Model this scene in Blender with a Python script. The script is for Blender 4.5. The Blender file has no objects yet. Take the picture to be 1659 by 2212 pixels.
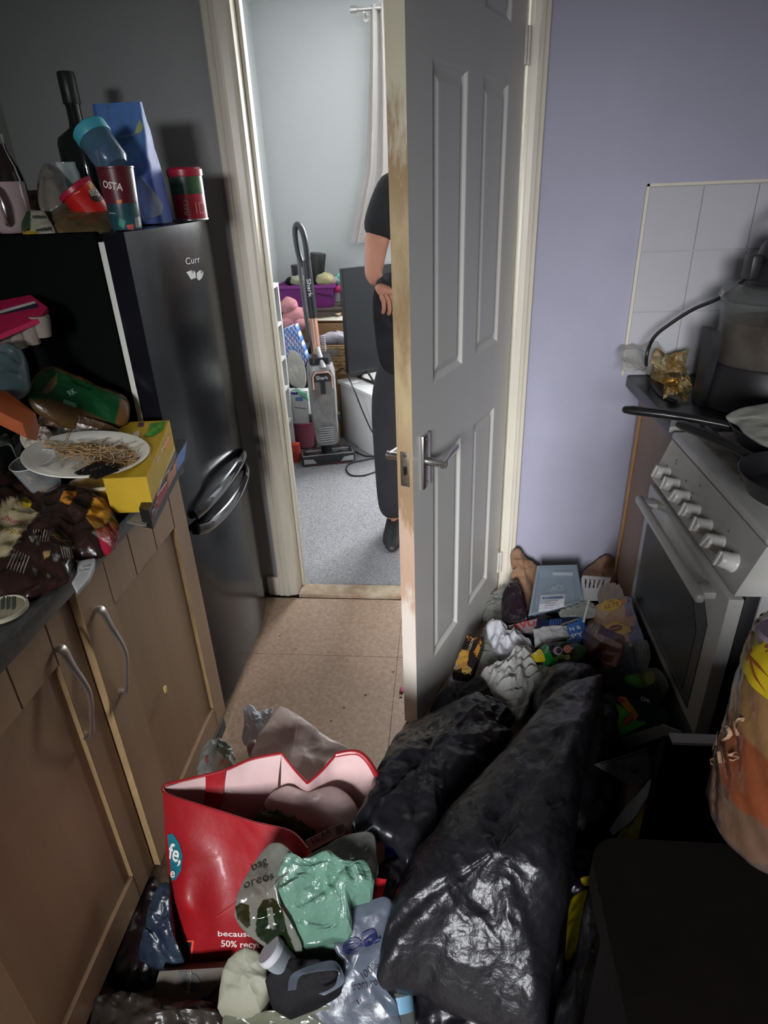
import bpy, bmesh, math, random
from mathutils import Vector, Matrix, noise, Euler
from mathutils.bvhtree import BVHTree
random.seed(7)
SC = bpy.context.scene; COL = SC.collection
PI = math.pi
# ------------------------------------------------------------ camera
FPX, CX, CY = 1365.0, 829.5, 1106.0
CAMP = Vector((0, 0, 1.45))
RW = Matrix(((0.99556448, 0.00683522, -0.09383311), (0.08645345, -0.45986993, 0.88376776), (-0.03711028, -0.88795998, -0.45842109)))  # world = RW @ (right, down, forward)
cd = bpy.data.cameras.new('camera'); cam = bpy.data.objects.new('camera', cd); COL.objects.link(cam)
cd.sensor_fit = 'VERTICAL'; cd.sensor_height = 24.0; cd.lens = FPX / 2212.0 * 24.0
m3 = Matrix([[RW[r][0], -RW[r][1], -RW[r][2]] for r in range(3)])
cam.matrix_world = Matrix.Translation(CAMP) @ m3.to_4x4()
cd.clip_start = 0.02
SC.camera = cam
SC.view_settings.view_transform = 'Standard'; SC.view_settings.look = 'None'; SC.view_settings.gamma = 1
SC.view_settings.use_curve_mapping = False
SC.view_settings.exposure = -0.2
# ------------------------------------------------------------ light
W = bpy.data.worlds.new('world'); SC.world = W; W.use_nodes = True
W.node_tree.nodes['Background'].inputs[0].default_value = (0.90, 0.95, 1.0, 1); W.node_tree.nodes['Background'].inputs[1].default_value = 0.7
def area(name, loc, rot, sx, sy, power, col):
    l = bpy.data.lights.new(name, 'AREA'); l.shape = 'RECTANGLE'; l.size = sx; l.size_y = sy; l.energy = power; l.color = col
    o = bpy.data.objects.new(name, l); COL.objects.link(o); o.location = loc; o.rotation_euler = rot; return o
area('daylight_room_window', (0.42, 4.62, 1.75), (math.radians(-80), 0, 0), 1.25, 0.90, 235, (0.97, 0.985, 1.0))
area('daylight_garden', (-1.05, -6.0, 2.75), (math.radians(75), 0, math.radians(-9)), 2.0, 2.4, 1380, (0.95, 0.955, 1.0))

# ------------------------------------------------------------ measuring helpers
def P(px, py, z=None, x=None, y=None):
    c = Vector(((px - CX) / FPX, (py - CY) / FPX, 1.0)); d = RW @ c
    if z is not None: t = (z - CAMP.z) / d.z
    elif x is not None: t = (x - CAMP.x) / d.x
    else: t = (y - CAMP.y) / d.y
    return CAMP + d * t
def rdir(px, py):
    return (RW @ Vector(((px - CX) / FPX, (py - CY) / FPX, 1.0))).normalized()
def V3(p):
    if len(p) == 3 and p[2] >= .06 and 1250 < p[0] < 1480 and 1250 < p[1] < 1600:      # litter piled against the oven front
        q = P(p[0], p[1], z=p[2]); return q if q.x < .488 else P(p[0], p[1], x=.488)
    if len(p) == 4: return P(p[0], p[1], **{p[2]: p[3]})
    return P(p[0], p[1], z=p[2])
# ------------------------------------------------------------ materials
MATS = {}
def srgb(c):
    return tuple(((v / 12.92) if v <= 0.04045 else ((v + 0.055) / 1.055) ** 2.4) for v in c[:3])
def mat(name, col=(0.5, 0.5, 0.5), rough=0.6, metal=0.0, var=0.0, vs=6.0, bump=0.0, bs=60.0, bkind='noise', spec=0.5, coat=0.0,
        alpha=1.0, trans=0.0, vc=False, col2=None, stretch=None, film=None, sheen=0.0, ior=1.45, fr=0.55):
    if name in MATS: return MATS[name]
    m = bpy.data.materials.new(name); m.use_nodes = True; MATS[name] = m
    nt = m.node_tree; N = nt.nodes; L = nt.links
    b = N['Principled BSDF']; out = N['Material Output']
    b.inputs['Base Color'].default_value = (*col, 1); b.inputs['Roughness'].default_value = rough; b.inputs['Metallic'].default_value = metal
    b.inputs['Specular IOR Level'].default_value = spec; b.inputs['Coat Weight'].default_value = coat; b.inputs['Coat Roughness'].default_value = 0.08
    b.inputs['Transmission Weight'].default_value = trans; b.inputs['IOR'].default_value = ior; b.inputs['Alpha'].default_value = alpha
    tc = N.new('ShaderNodeTexCoord'); mp = N.new('ShaderNodeMapping'); L.new(tc.outputs['Object'], mp.inputs[0])
    if stretch: mp.inputs['Scale'].default_value = stretch
    csock = None
    if vc:
        a = N.new('ShaderNodeVertexColor'); a.layer_name = 'Col'; csock = a.outputs['Color']
    if var > 0 or col2 is not None:
        n = N.new('ShaderNodeTexNoise'); n.inputs['Scale'].default_value = vs; n.inputs['Detail'].default_value = 6; n.inputs['Roughness'].default_value = 0.65
        L.new(mp.outputs[0], n.inputs['Vector'])
        mx = N.new('ShaderNodeMix'); mx.data_type = 'RGBA'
        r = N.new('ShaderNodeValToRGB'); r.color_ramp.elements[0].position = 0.35; r.color_ramp.elements[1].position = 0.65
        L.new(n.outputs['Fac'], r.inputs[0]); L.new(r.outputs[0], mx.inputs['Factor'])
        if vc:
            mx.blend_type = 'MULTIPLY'; L.new(csock, mx.inputs['A']); k = 1 - var; mx.inputs['B'].default_value = (k, k, k, 1)
        else:
            c2 = col2 if col2 is not None else tuple(v * (1 - var) for v in col)
            mx.inputs['A'].default_value = (*col, 1); mx.inputs['B'].default_value = (*c2, 1)
        csock = mx.outputs['Result']
    if csock is not None: L.new(csock, b.inputs['Base Color'])
    if bump > 0:
        if bkind == 'voronoi':
            n2 = N.new('ShaderNodeTexVoronoi'); n2.inputs['Scale'].default_value = bs; so = n2.outputs['Distance']
        elif bkind == 'wave':
            n2 = N.new('ShaderNodeTexWave'); n2.inputs['Scale'].default_value = bs; n2.inputs['Distortion'].default_value = 1.5; so = n2.outputs['Fac']
        else:
            n2 = N.new('ShaderNodeTexNoise'); n2.inputs['Scale'].default_value = bs; n2.inputs['Detail'].default_value = 5; so = n2.outputs['Fac']
        L.new(mp.outputs[0], n2.inputs['Vector'])
        bp = N.new('ShaderNodeBump'); bp.inputs['Strength'].default_value = bump; bp.inputs['Distance'].default_value = 0.01
        L.new(so, bp.inputs['Height']); L.new(bp.outputs[0], b.inputs['Normal'])
        if coat > 0: L.new(bp.outputs[0], b.inputs['Coat Normal'])
    if film is not None:      # thin see-through plastic: base opacity + more at glancing angles
        tr = N.new('ShaderNodeBsdfTransparent'); tr.inputs[0].default_value = (0.93, 0.95, 0.95, 1)
        lw = N.new('ShaderNodeLayerWeight'); lw.inputs['Blend'].default_value = 0.45
        mr = N.new('ShaderNodeMapRange'); mr.inputs['To Min'].default_value = film; mr.inputs['To Max'].default_value = min(1.0, film + fr)
        L.new(lw.outputs['Facing'], mr.inputs['Value'])
        ms = N.new('ShaderNodeMixShader'); L.new(mr.outputs[0], ms.inputs[0]); L.new(tr.outputs[0], ms.inputs[1]); L.new(b.outputs[0], ms.inputs[2]); L.new(ms.outputs[0], out.inputs['Surface'])
    return m
def ink(col, name=None, rough=0.5):
    k = name or 'print_%02x%02x%02x' % tuple(int(255 * min(1, max(0, v))) for v in col)
    return mat(k, srgb(col), rough=rough, var=0.12, vs=30)
# ------------------------------------------------------------ object helpers
ORG = {}
def tag(o, label=None, cat=None, group=None, kind=None):
    if label: o['label'] = label
    if cat: o['category'] = cat
    if group: o['group'] = group
    if kind: o['kind'] = kind
    return o
def thing(name, label, cat, loc=(0, 0, 0), group=None):
    o = bpy.data.objects.new(name, None); COL.objects.link(o); o.empty_display_size = 0.05
    o.location = loc; ORG[o.name] = Vector(loc); return tag(o, label, cat, group)
def finish(bm, name, m, parent=None, smooth=True, angle=40, cols=None):
    """verts are in world space; re-origin to the parent (or to the base centre)"""
    me = bpy.data.meshes.new(name)
    bmesh.ops.recalc_face_normals(bm, faces=bm.faces)
    if parent is not None: org = ORG[parent.name]
    else:
        xs = [v.co for v in bm.verts]
        org = Vector(((min(v.x for v in xs) + max(v.x for v in xs)) / 2, (min(v.y for v in xs) + max(v.y for v in xs)) / 2, min(v.z for v in xs)))
    for v in bm.verts: v.co -= org
    for f in bm.faces: f.smooth = smooth
    if smooth:
        ca = math.cos(math.radians(angle))
        for e in bm.edges:
            if len(e.link_faces) == 2 and e.link_faces[0].normal.dot(e.link_faces[1].normal) < ca: e.smooth = False
    bm.to_mesh(me); bm.free()
    ms = m if isinstance(m, (list, tuple)) else [m]
    for x in ms: me.materials.append(x)
    o = bpy.data.objects.new(name, me); COL.objects.link(o)
    if parent is not None: o.parent = parent; ORG[o.name] = org.copy()
    else: o.location = org; ORG[o.name] = org.copy()
    return o
class B:
    """collects shapes; M is applied to everything added"""
    def __init__(s, M=None): s.bm = bmesh.new(); s.M = M or Matrix(); s.mi = 0
    def _add(s, vs, fs):
        bv = [s.bm.verts.new(s.M @ Vector(v)) for v in vs]
        for f in fs:
            try:
                fc = s.bm.faces.new([bv[i] for i in f]); fc.material_index = s.mi
            except ValueError: pass
        return bv
    def box(s, lo, hi, bev=0.0, R=None, seg=2):
        t = bmesh.new(); bmesh.ops.create_cube(t, size=1)
        c = (Vector(lo) + Vector(hi)) / 2; d = Vector(hi) - Vector(lo)
        for v in t.verts: v.co = Vector((v.co.x * d.x, v.co.y * d.y, v.co.z * d.z))
        if bev > 0: bmesh.ops.bevel(t, geom=list(t.edges), offset=min(bev, min(abs(d.x), abs(d.y), abs(d.z)) * 0.45), segments=seg, affect='EDGES', profile=0.5)
        for v in t.verts: v.co = (R @ v.co if R else v.co) + c
        t.verts.index_update(); s._add([v.co.copy() for v in t.verts], [[v.index for v in f.verts] for f in t.faces]); t.free(); return s
    def rings(s, rings, cap0=True, cap1=True, closed=False):
        n = len(rings[0]); vs = [p for r in rings for p in r]; fs = []
        R = len(rings)
        for i in range(R if closed else R - 1):
            for j in range(n):
                a = i * n + j; b = i * n + (j + 1) % n; c = ((i + 1) % R) * n + (j + 1) % n; d = ((i + 1) % R) * n + j
                fs.append((a, b, c, d))
        if not closed:
            if cap0: fs.append(tuple(reversed(range(n))))
            if cap1: fs.append(tuple(range((R - 1) * n, R * n)))
        s._add(vs, fs); return s
    def lathe(s, prof, c=(0, 0, 0), seg=32, T=None, cap0=True, cap1=True):
        """prof = [(r, z)...]; T optional 4x4 (orientation about c)"""
        T = T or Matrix.Translation(Vector(c)); rs = []
        for r, z in prof:
            rs.append([T @ Vector((max(r, 1e-4) * math.cos(2 * PI * k / seg), max(r, 1e-4) * math.sin(2 * PI * k / seg), z)) for k in range(seg)])
        return s.rings(rs, cap0, cap1)
    def cyl(s, a, b, r0, r1=None, seg=16):
        a = Vector(a); b = Vector(b); r1 = r0 if r1 is None else r1
        return s.lathe([(r0, 0), (r1, (b - a).length)], seg=seg, T=frame(a, b - a))
    def tube(s, pts, r, seg=8, closed=False, flat=1.0):
        pts = [Vector(p) for p in pts]; n = len(pts); rs = []
        up = Vector((0.13, 0.21, 0.97)).normalized()
        prev = None
        for i, p in enumerate(pts):
            if closed: d = pts[(i + 1) % n] - pts[i - 1]
            else: d = pts[min(i + 1, n - 1)] - pts[max(i - 1, 0)]
            if d.length < 1e-9: d = Vector((0, 0, 1))
            d.normalize()
            if prev is None: a = d.cross(up); a = a if a.length > 0.05 else d.cross(Vector((1, 0, 0)))
            else: a = prev - d * prev.dot(d)
            a.normalize(); prev = a; b = d.cross(a)
            rr = r[i] if isinstance(r, (list, tuple)) else r
            rs.append([p + a * rr * math.cos(2 * PI * k / seg) + b * rr * flat * math.sin(2 * PI * k / seg) for k in range(seg)])
        return s.rings(rs, closed=closed)
    def prism(s, poly, off):
        """poly: world points, extruded by vector off"""
        poly = [Vector(p) for p in poly]; off = Vector(off); n = len(poly)
        vs = poly + [p + off for p in poly]
        fs = [tuple(reversed(range(n))), tuple(range(n, 2 * n))] + [(i, (i + 1) % n, (i + 1) % n + n, i + n) for i in range(n)]
        s._add(vs, fs); return s
    def bevel(s, w, seg=2):
        bmesh.ops.bevel(s.bm, geom=[e for e in s.bm.edges if len(e.link_faces) == 2 and e.calc_face_angle(0) > 0.5], offset=w, segments=seg, affect='EDGES', profile=0.5); return s
    def out(s, name, m, parent=None, smooth=True, angle=40): return finish(s.bm, name, m, parent, smooth, angle)
def frame(o, d, up=None):
    z = Vector(d).normalized(); x = (up or Vector((0, 0, 1))).cross(z)
    if x.length < 0.02: x = Vector((1, 0, 0))
    x.normalize(); y = z.cross(x)
    return Matrix.Translation(Vector(o)) @ Matrix((x, y, z)).transposed().to_4x4()
def struct(o): o['kind'] = 'structure'; return o
def smoothpts(pts, k=6, closed=False):
    """Catmull-Rom through points (tuples or vectors)"""
    pts = [Vector(p) for p in pts]; n = len(pts); out = []
    rng = n if closed else n - 1
    for i in range(rng):
        if closed: a, b, c, d = pts[i - 1], pts[i], pts[(i + 1) % n], pts[(i + 2) % n]
        else: a, b, c, d = pts[max(i - 1, 0)], pts[i], pts[i + 1], pts[min(i + 2, n - 1)]
        for j in range(k):
            t = j / k
            out.append(0.5 * ((2 * b) + (c - a) * t + (2 * a - 5 * b + 4 * c - d) * t * t + (3 * b - a - 3 * c + d) * t ** 3))
    if not closed: out.append(pts[-1])
    return out
def ridge(p, f, seed):
    q = p * f + Vector((seed * 3.1, seed * 1.7, seed * 5.3)); v = 0; a = 1.0
    w = noise.noise_vector(q * 0.7) * 0.8
    for k in range(3):
        v += a * (0.35 - abs(noise.noise(q + w))) * 2; q = q * 2.1 + Vector((4.1, 2.2, 9.7)); a *= 0.5
    return v / 1.75
def crease(p, f, seed):      # straight folds meeting at sharp edges, as in crushed film and paper
    v = 0; q = p * f
    for k in range(4):
        h = math.sin(seed * 7.7 + k * 2.4); d = Vector((math.cos(seed + k * 1.9), math.sin(seed * 1.3 + k * 2.3), h)).normalized()
        t = q.dot(d) + 1.2 * noise.noise(q * .6 + Vector((k * 3.3, seed, 0))); t = t - math.floor(t); v += abs(2 * t - 1) - .5
    return v * .6
def inpoly(x, y, poly):
    c = False; n = len(poly); j = n - 1
    for i in range(n):
        xi, yi = poly[i][0], poly[i][1]; xj, yj = poly[j][0], poly[j][1]
        if (yi > y) != (yj > y) and x < (xj - xi) * (y - yi) / (yj - yi) + xi: c = not c
        j = i
    return c
def toloc(p):     # measured position of a point seen from the photographer's place
    c = RW.transposed() @ (p - CAMP); return (CX + FPX * c.x / c.z, CY + FPX * c.y / c.z)
def paint(o, base, regions):
    """printed colour areas of a wrapper, stored on its vertices. regions: [(polygon, colour)], measured outlines"""
    me = o.data; a = me.color_attributes.new('Col', 'FLOAT_COLOR', 'POINT'); org = ORG[o.name]; base = srgb(base)
    rg = [(pl, srgb(c)) for pl, c in regions]
    bb = [(min(q[0] for q in pl), max(q[0] for q in pl), min(q[1] for q in pl), max(q[1] for q in pl)) for pl, c in rg]
    for i, v in enumerate(me.vertices):
        px, py = toloc(v.co + org); c = base
        for (pl, cc), (x0, x1, y0, y1) in zip(rg, bb):
            if x0 <= px <= x1 and y0 <= py <= y1 and inpoly(px, py, pl): c = cc
        a.data[i].color = (*c, 1)
    return o
def blob(name, outline, h, m, parent=None, amp=0.006, f=14, seed=1, nang=72, nr=14, prof=0.5, flat=False, low=0.012, center=None, sm=True, edgeamp=0.55, fine=0.5, smooth_outline=True, pinch=0.0):
    """crumpled soft heap: star-shaped outline of measured points with their heights, domed by h; closed underneath"""
    if nang > 50: nang = int(nang * 1.6); nr = int(nr * 1.6)
    pts = [V3(p) for p in outline]
    out = smoothpts(pts, max(2, nang // len(pts)), True) if smooth_outline else None
    if not smooth_outline:
        out = []; k = max(2, nang // len(pts))
        for i in range(len(pts)):
            for j in range(k): out.append(pts[i].lerp(pts[(i + 1) % len(pts)], j / k))
    n = len(out); c = V3(center) if center else sum(out, Vector()) / n
    bm = bmesh.new(); top = []; bot = []
    for i in range(nr + 1):
        s = i / nr; rt = []; rb = []
        for j in range(n):
            if i == 0 and j > 0: rt.append(rt[0]); rb.append(rb[0]); continue
            p = c.lerp(out[j], s)
            d = max(0.0, 1 - s ** 2.2) ** prof
            e = edgeamp + (1 - edgeamp) * d
            q = p + Vector((0, 0, h * d))
            q += Vector((0, 0, 1)) * amp * e * (ridge(q, f, seed) + fine * crease(q, f * 1.7, seed + 3)) + noise.noise_vector(q * f * 0.8 + Vector((seed, 0, 0))) * amp * 0.5 * e
            rt.append(bm.verts.new(q))
            if i == nr: rb.append(rt[-1])
            else: rb.append(bm.verts.new(p - Vector((0, 0, low * d))))
        top.append(rt); bot.append(rb)
    for i in range(nr):
        for j in range(n):
            k = (j + 1) % n
            for g, rev in ((top, False), (bot, True)):
                fv = [g[i][j], g[i + 1][j], g[i + 1][k], g[i][k]]
                if i == 0: fv = [g[0][0], g[1][j], g[1][k]]
                if rev: fv.reverse()
                try: bm.faces.new(fv)
                except ValueError: pass
    return finish(bm, name, m, parent, sm, 70)
def patch(name, grid, m, parent=None, sub=8, amp=0.003, f=20, seed=1, thick=0.0012, noff=None, sm=True):
    """sheet through a grid of measured points (rows of (px,py,z)); given a real thickness"""
    rows = [smoothpts([V3(p) for p in r], sub) for r in grid]
    cols = list(zip(*rows)); cols = [smoothpts(c, sub) for c in cols]     # cols[u][v]
    nu = len(cols); nv = len(cols[0]); bm = bmesh.new(); A = []
    for u in range(nu):
        A.append([cols[u][v] for v in range(nv)])
    nr = lambda u, v: ((A[min(u + 1, nu - 1)][v] - A[max(u - 1, 0)][v]).cross(A[u][min(v + 1, nv - 1)] - A[u][max(v - 1, 0)])).normalized()
    T = []; U = []
    for u in range(nu):
        t = []; w = []
        for v in range(nv):
            n_ = nr(u, v); q = A[u][v]; d = ridge(q, f, seed) * amp
            q = q + n_ * d; t.append(bm.verts.new(q + n_ * thick / 2)); w.append(bm.verts.new(q - n_ * thick / 2))
        T.append(t); U.append(w)
    for u in range(nu - 1):
        for v in range(nv - 1):
            bm.faces.new((T[u][v], T[u + 1][v], T[u + 1][v + 1], T[u][v + 1])); bm.faces.new((U[u][v], U[u][v + 1], U[u + 1][v + 1], U[u + 1][v]))
    for u in range(nu - 1):
        for v in (0, nv - 1): bm.faces.new((T[u][v], T[u + 1][v], U[u + 1][v], U[u][v]))
    for v in range(nv - 1):
        for u in (0, nu - 1): bm.faces.new((T[u][v], T[u][v + 1], U[u][v + 1], U[u][v]))
    return finish(bm, name, m, parent, sm, 80)
def slab(name, corners, th, m, parent=None, bev=0.002, sub=0, amp=0.0, seed=1):
    """flat carton: four measured top corners, thickness th downwards along its normal"""
    c = [V3(p) for p in corners]; n = (c[1] - c[0]).cross(c[3] - c[0]).normalized()
    if n.z < 0: n = -n
    b = B(); b.prism(c, -n * th)
    if bev: b.bevel(bev, 2)
    if sub:
        bmesh.ops.subdivide_edges(b.bm, edges=[e for e in b.bm.edges if e.calc_length() > 0.02], cuts=sub, use_grid_fill=True)
        if amp:
            for v in b.bm.verts: v.co += n * ridge(v.co, 18, seed) * amp
    return b.out(name, m, parent)
def foil(name, px0, px1, py0, py1, y0, y1, zfloor, m, seed, nu=5, nv=4, jit=.55, lift=.03, sub=2):
    """crushed sheet: coarse grid with sharp random folds, resting on zfloor"""
    rg = random.Random(seed); grid = []
    for r in range(nv):
        row = []
        for c in range(nu):
            u, v = c / (nu - 1), r / (nv - 1); px = px0 + (px1 - px0) * u + rg.uniform(-jit, jit) * (px1 - px0) / nu; py = py0 + (py1 - py0) * v + rg.uniform(-jit, jit) * (py1 - py0) / nv
            q = P(px, py, y=y0 + (y1 - y0) * v + rg.uniform(-lift, lift)); q.z = max(q.z, zfloor + .003); row.append(q)
        grid.append(row)
    rows = [smoothpts(r, sub) for r in grid]; cols = [smoothpts(c, sub) for c in zip(*rows)]; bm = bmesh.new(); T = []; U = []
    for cl in cols:
        t = []; w = []
        for q in cl:
            q = q + Vector((rg.uniform(-1, 1), rg.uniform(-1, 1), rg.uniform(0, 1))) * .003; t.append(bm.verts.new(q)); w.append(bm.verts.new(q - Vector((0, .0004, .0008))))
        T.append(t); U.append(w)
    A, Bn = len(T), len(T[0])
    for i in range(A - 1):
        for j in range(Bn - 1):
            for f in ((T[i][j], T[i + 1][j], T[i + 1][j + 1]), (T[i][j], T[i + 1][j + 1], T[i][j + 1]), (U[i][j], U[i + 1][j + 1], U[i + 1][j]), (U[i][j], U[i][j + 1], U[i + 1][j + 1])): bm.faces.new(f)
    for i in range(A - 1):
        for j in (0, Bn - 1): bm.faces.new((T[i][j], T[i + 1][j], U[i + 1][j], U[i][j]))
    for j in range(Bn - 1):
        for i in (0, A - 1): bm.faces.new((T[i][j], T[i][j + 1], U[i][j + 1], U[i][j]))
    return finish(bm, name, m, None, False)
# prints: flat lettering and shapes laid on the surface of an object, a fraction of a millimetre proud
BV = {}
def bvh(o):
    if o.name not in BV:
        org = ORG[o.name]; me = o.data
        BV[o.name] = BVHTree.FromPolygons([v.co + org for v in me.vertices], [tuple(p.vertices) for p in me.polygons])
    return BV[o.name]
def hit(o, px, py, far=None):
    d = rdir(px, py); h = bvh(o).ray_cast(CAMP, d, 20)
    if h[0] is None: 
        h = bvh(o).find_nearest(CAMP + d * (far or 1.2)); return h[0], h[1]
    n = h[1]; n = -n if n.dot(d) > 0 else n
    return h[0], n
def textmesh(s, bold=0.0, spacing=1.0):
    cu = bpy.data.curves.new('lettering', 'FONT'); cu.body = s; cu.size = 1; cu.offset = bold; cu.space_character = spacing; cu.resolution_u = 3
    o = bpy.data.objects.new('t', cu); COL.objects.link(o); dg = bpy.context.evaluated_depsgraph_get(); dg.update()
    me = bpy.data.meshes.new_from_object(o.evaluated_get(dg)); bpy.data.objects.remove(o); bpy.data.curves.remove(cu)
    bm = bmesh.new(); bm.from_mesh(me); bpy.data.meshes.remove(me); return bm
def letter(o, s, a, b, m, hgt=None, bold=0.0, off=0.0009, parent=None, flip=False, name='lettering', up=None):
    """write s on object o from measured point a to measured point b"""
    bm = textmesh(s, bold)
    if not bm.verts: bm.free(); return None
    x0 = min(v.co.x for v in bm.verts); x1 = max(v.co.x for v in bm.verts)
    A, na = hit(o, *a); far = (A - CAMP).length; Bq, nb = hit(o, *b, far=far); n = (na + nb).normalized()
    U = Bq - A; wlen = U.length; U.normalize(); n = (n - U * n.dot(U)).normalized(); Vv = n.cross(U)
    if flip: Vv = -Vv
    k = wlen / (x1 - x0); kh = k if hgt is None else hgt / 0.7
    bmesh.ops.triangulate(bm, faces=bm.faces)
    if wlen > 0.03:
        for it in range(2):
            es = [e for e in bm.edges if e.calc_length() > 0.22]
            if es: bmesh.ops.subdivide_edges(bm, edges=es, cuts=1); bmesh.ops.triangulate(bm, faces=bm.faces)
    tree = bvh(o)
    for v in bm.verts:
        p = A + U * (v.co.x - x0) * k + Vv * v.co.y * kh
        h = tree.ray_cast(p + n * 0.12, -n, 0.3)
        if h[0] is not None and (h[0] - p).length < 0.1:
            hn = h[1] if h[1].dot(n) > 0 else -h[1]; v.co = h[0] + (hn + n).normalized() * off
        else: v.co = p + n * off
    return finish(bm, name, m, parent or o, False)
def printed(o, poly, m, off=0.0006, name='print_patch', parent=None, step=0.012):
    """flat printed shape (measured outline) on the surface of o"""
    bm = bmesh.new(); hits = []
    vs = [bm.verts.new((p[0], p[1], 0)) for p in poly]; bm.faces.new(vs)
    bmesh.ops.triangulate(bm, faces=bm.faces)
    L_ = max(8.0, max((Vector(poly[i]) - Vector(poly[0])).length for i in range(len(poly))) / 7)
    for it in range(3):
        es = [e for e in bm.edges if e.calc_length() > L_]
        if es: bmesh.ops.subdivide_edges(bm, edges=es, cuts=1); bmesh.ops.triangulate(bm, faces=bm.faces)
    far = None
    for v in bm.verts:
        q, n = hit(o, v.co.x, v.co.y, far); far = (q - CAMP).length; v.co = q + n * off
    return finish(bm, name, m, parent or o, False)
def ell(cx, cy, a, b, rot=0, n=20):
    r = math.radians(rot)
    return [(cx + a * math.cos(t) * math.cos(r) - b * math.sin(t) * math.sin(r), cy + a * math.cos(t) * math.sin(r) + b * math.sin(t) * math.cos(r)) for t in [2 * PI * k / n for k in range(n)]]
# ============================================================ SETTING
M_violet = mat('violet_wall_paint', (0.37, 0.365, 0.455), 0.75, var=0.08, vs=3, bump=0.06, bs=180)
M_dimwall = mat('wall_paint_dimmed', (0.28, 0.285, 0.28), 0.75, var=0.08, vs=3, bump=0.06, bs=180)  # same wall paint, greyed and darkened to stand in for dimmer light
M_room = mat('pale_grey_wall_paint', (0.50, 0.52, 0.525), 0.8, var=0.05, vs=2, bump=0.05, bs=150)
M_white = mat('ceiling_white', (0.7, 0.7, 0.68), 0.8)
M_gloss = mat('cream_gloss_paint', (0.64, 0.60, 0.50), 0.35, var=0.12, vs=9, bump=0.05, bs=30, stretch=(1, 1, 0.25))
M_raw = mat('bare_worn_wood', (0.42, 0.28, 0.16), 0.6, col2=(0.66, 0.63, 0.55), vs=7, bump=0.1, bs=40, stretch=(1, 1, 0.35))
WY = 2.075; WT = 0.12; CE = 2.42
XL, XR, YR = -1.29, 1.22, -1.75       # kitchen walls
DX0, DX1, DH = -0.575, 0.215, 2.02    # door opening
def wallbox(name, lo, hi, m):
    return struct(B().box(lo, hi).out(name, m, smooth=False))
struct(B().box((XL - .1, YR - .1, -0.06), (XR + .1, WY + 0.06, -0.012)).out('floor', mat('floor_grout', (0.14, 0.09, 0.06), 0.9), smooth=False))
fl = bpy.data.objects['floor']
M_tile = mat('speckled_brown_vinyl', (0.42, 0.30, 0.215), 0.42, col2=(0.30, 0.19, 0.13), vs=70, bump=0.03, bs=200)
x = -0.155 - 0.61 * 2
while x < XR:
    y = 1.705 - 0.61 * 6
    while y < WY:
        x0, x1, y0, y1 = max(x, XL) + .0004, min(x + 0.61, XR) - .0004, max(y, YR) + .0004, min(y + 0.61, WY - 0.03) - .0004
        if x1 - x0 > 0.02 and y1 - y0 > 0.02: B().box((x0, y0, -0.0121), (x1, y1, random.uniform(-0.0004, 0.0)), bev=0.0008, seg=1).out('floor_tile', M_tile, fl, smooth=False)
        y += 0.61
    x += 0.61
wb = struct(B().box((XL, WY, 0), (DX0 - 0.03, WY + WT, CE)).out('wall_back_left', M_dimwall, smooth=False))
wallbox('wall_back_right', (DX1 + 0.03, WY, 0), (XR, WY + WT, CE), M_violet)
wallbox('wall_back_top', (DX0 - 0.03, WY, DH + 0.03), (DX1 + 0.03, WY + WT, CE), M_dimwall)
wallbox('wall_left', (XL - .1, YR - 0.1, 0), (XL, WY + WT, CE), M_dimwall)
wallbox('wall_right', (XR, YR - 0.1, 0), (XR + .1, WY + WT, CE), M_violet)
# wall behind the photographer with the kitchen window
wallbox('wall_rear_top', (XL, YR - .1, 1.95), (XR, YR, CE), M_violet)
wallbox('wall_rear_left', (XL, YR - .1, 0), (-0.98, YR, 1.95), M_violet); wallbox('wall_rear_right', (0.28, YR - .1, 0), (XR, YR, 1.95), M_violet); wallbox('wall_rear_low', (-0.98, YR - .1, 0), (0.28, YR, 0.86), M_violet)
M_upvc = mat('white_window_frame', (0.75, 0.75, 0.73), 0.35)
b = B()
for lo, hi in (((-0.98, YR - .08, 0.86), (0.28, YR - .02, 0.92)), ((-0.98, YR - .08, 1.89), (0.28, YR - .02, 1.95)), ((-0.98, YR - .08, .92), (-0.92, YR - .02, 1.89)), ((0.22, YR - .08, .92), (0.28, YR - .02, 1.89)), ((-0.37, YR - .08, .92), (-0.33, YR - .02, 1.89))): b.box(lo, hi, 0.004)
struct(b.out('window_1', M_upvc))
wallbox('ceiling', (XL - .1, YR - .1, CE), (XR + .1, WY + WT, CE + .08), M_white)
# the room beyond
RX0, RX1, RY1 = -1.135, 1.75, 4.50
carp = struct(B().box((RX0 - .1, WY + 0.055, -0.06), (RX1 + .1, RY1 + .1, 0.004)).out('floor_carpet', mat('grey_carpet', (0.36, 0.36, 0.375), 0.95, col2=(0.18, 0.18, 0.19), vs=120, bump=0.9, bs=150), smooth=False))
wallbox('wall_room_left', (RX0 - .1, WY + WT, 0), (RX0, RY1 + .1, CE), M_room)
wallbox('wall_room_right', (RX1, WY + WT, 0), (RX1 + .1, RY1 + .1, CE), M_room)
wx0, wx1, wz0, wz1 = -0.25, 1.1, 1.3, 2.25
wallbox('wall_room_back_low', (RX0, RY1, 0), (RX1, RY1 + .1, wz0), M_room); wallbox('wall_room_back_high', (RX0, RY1, wz1), (RX1, RY1 + .1, CE), M_room)
wallbox('wall_room_back_left', (RX0, RY1, wz0), (wx0, RY1 + .1, wz1), M_room); wallbox('wall_room_back_right', (wx1, RY1, wz0), (RX1, RY1 + .1, wz1), M_room)
b = B()
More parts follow.
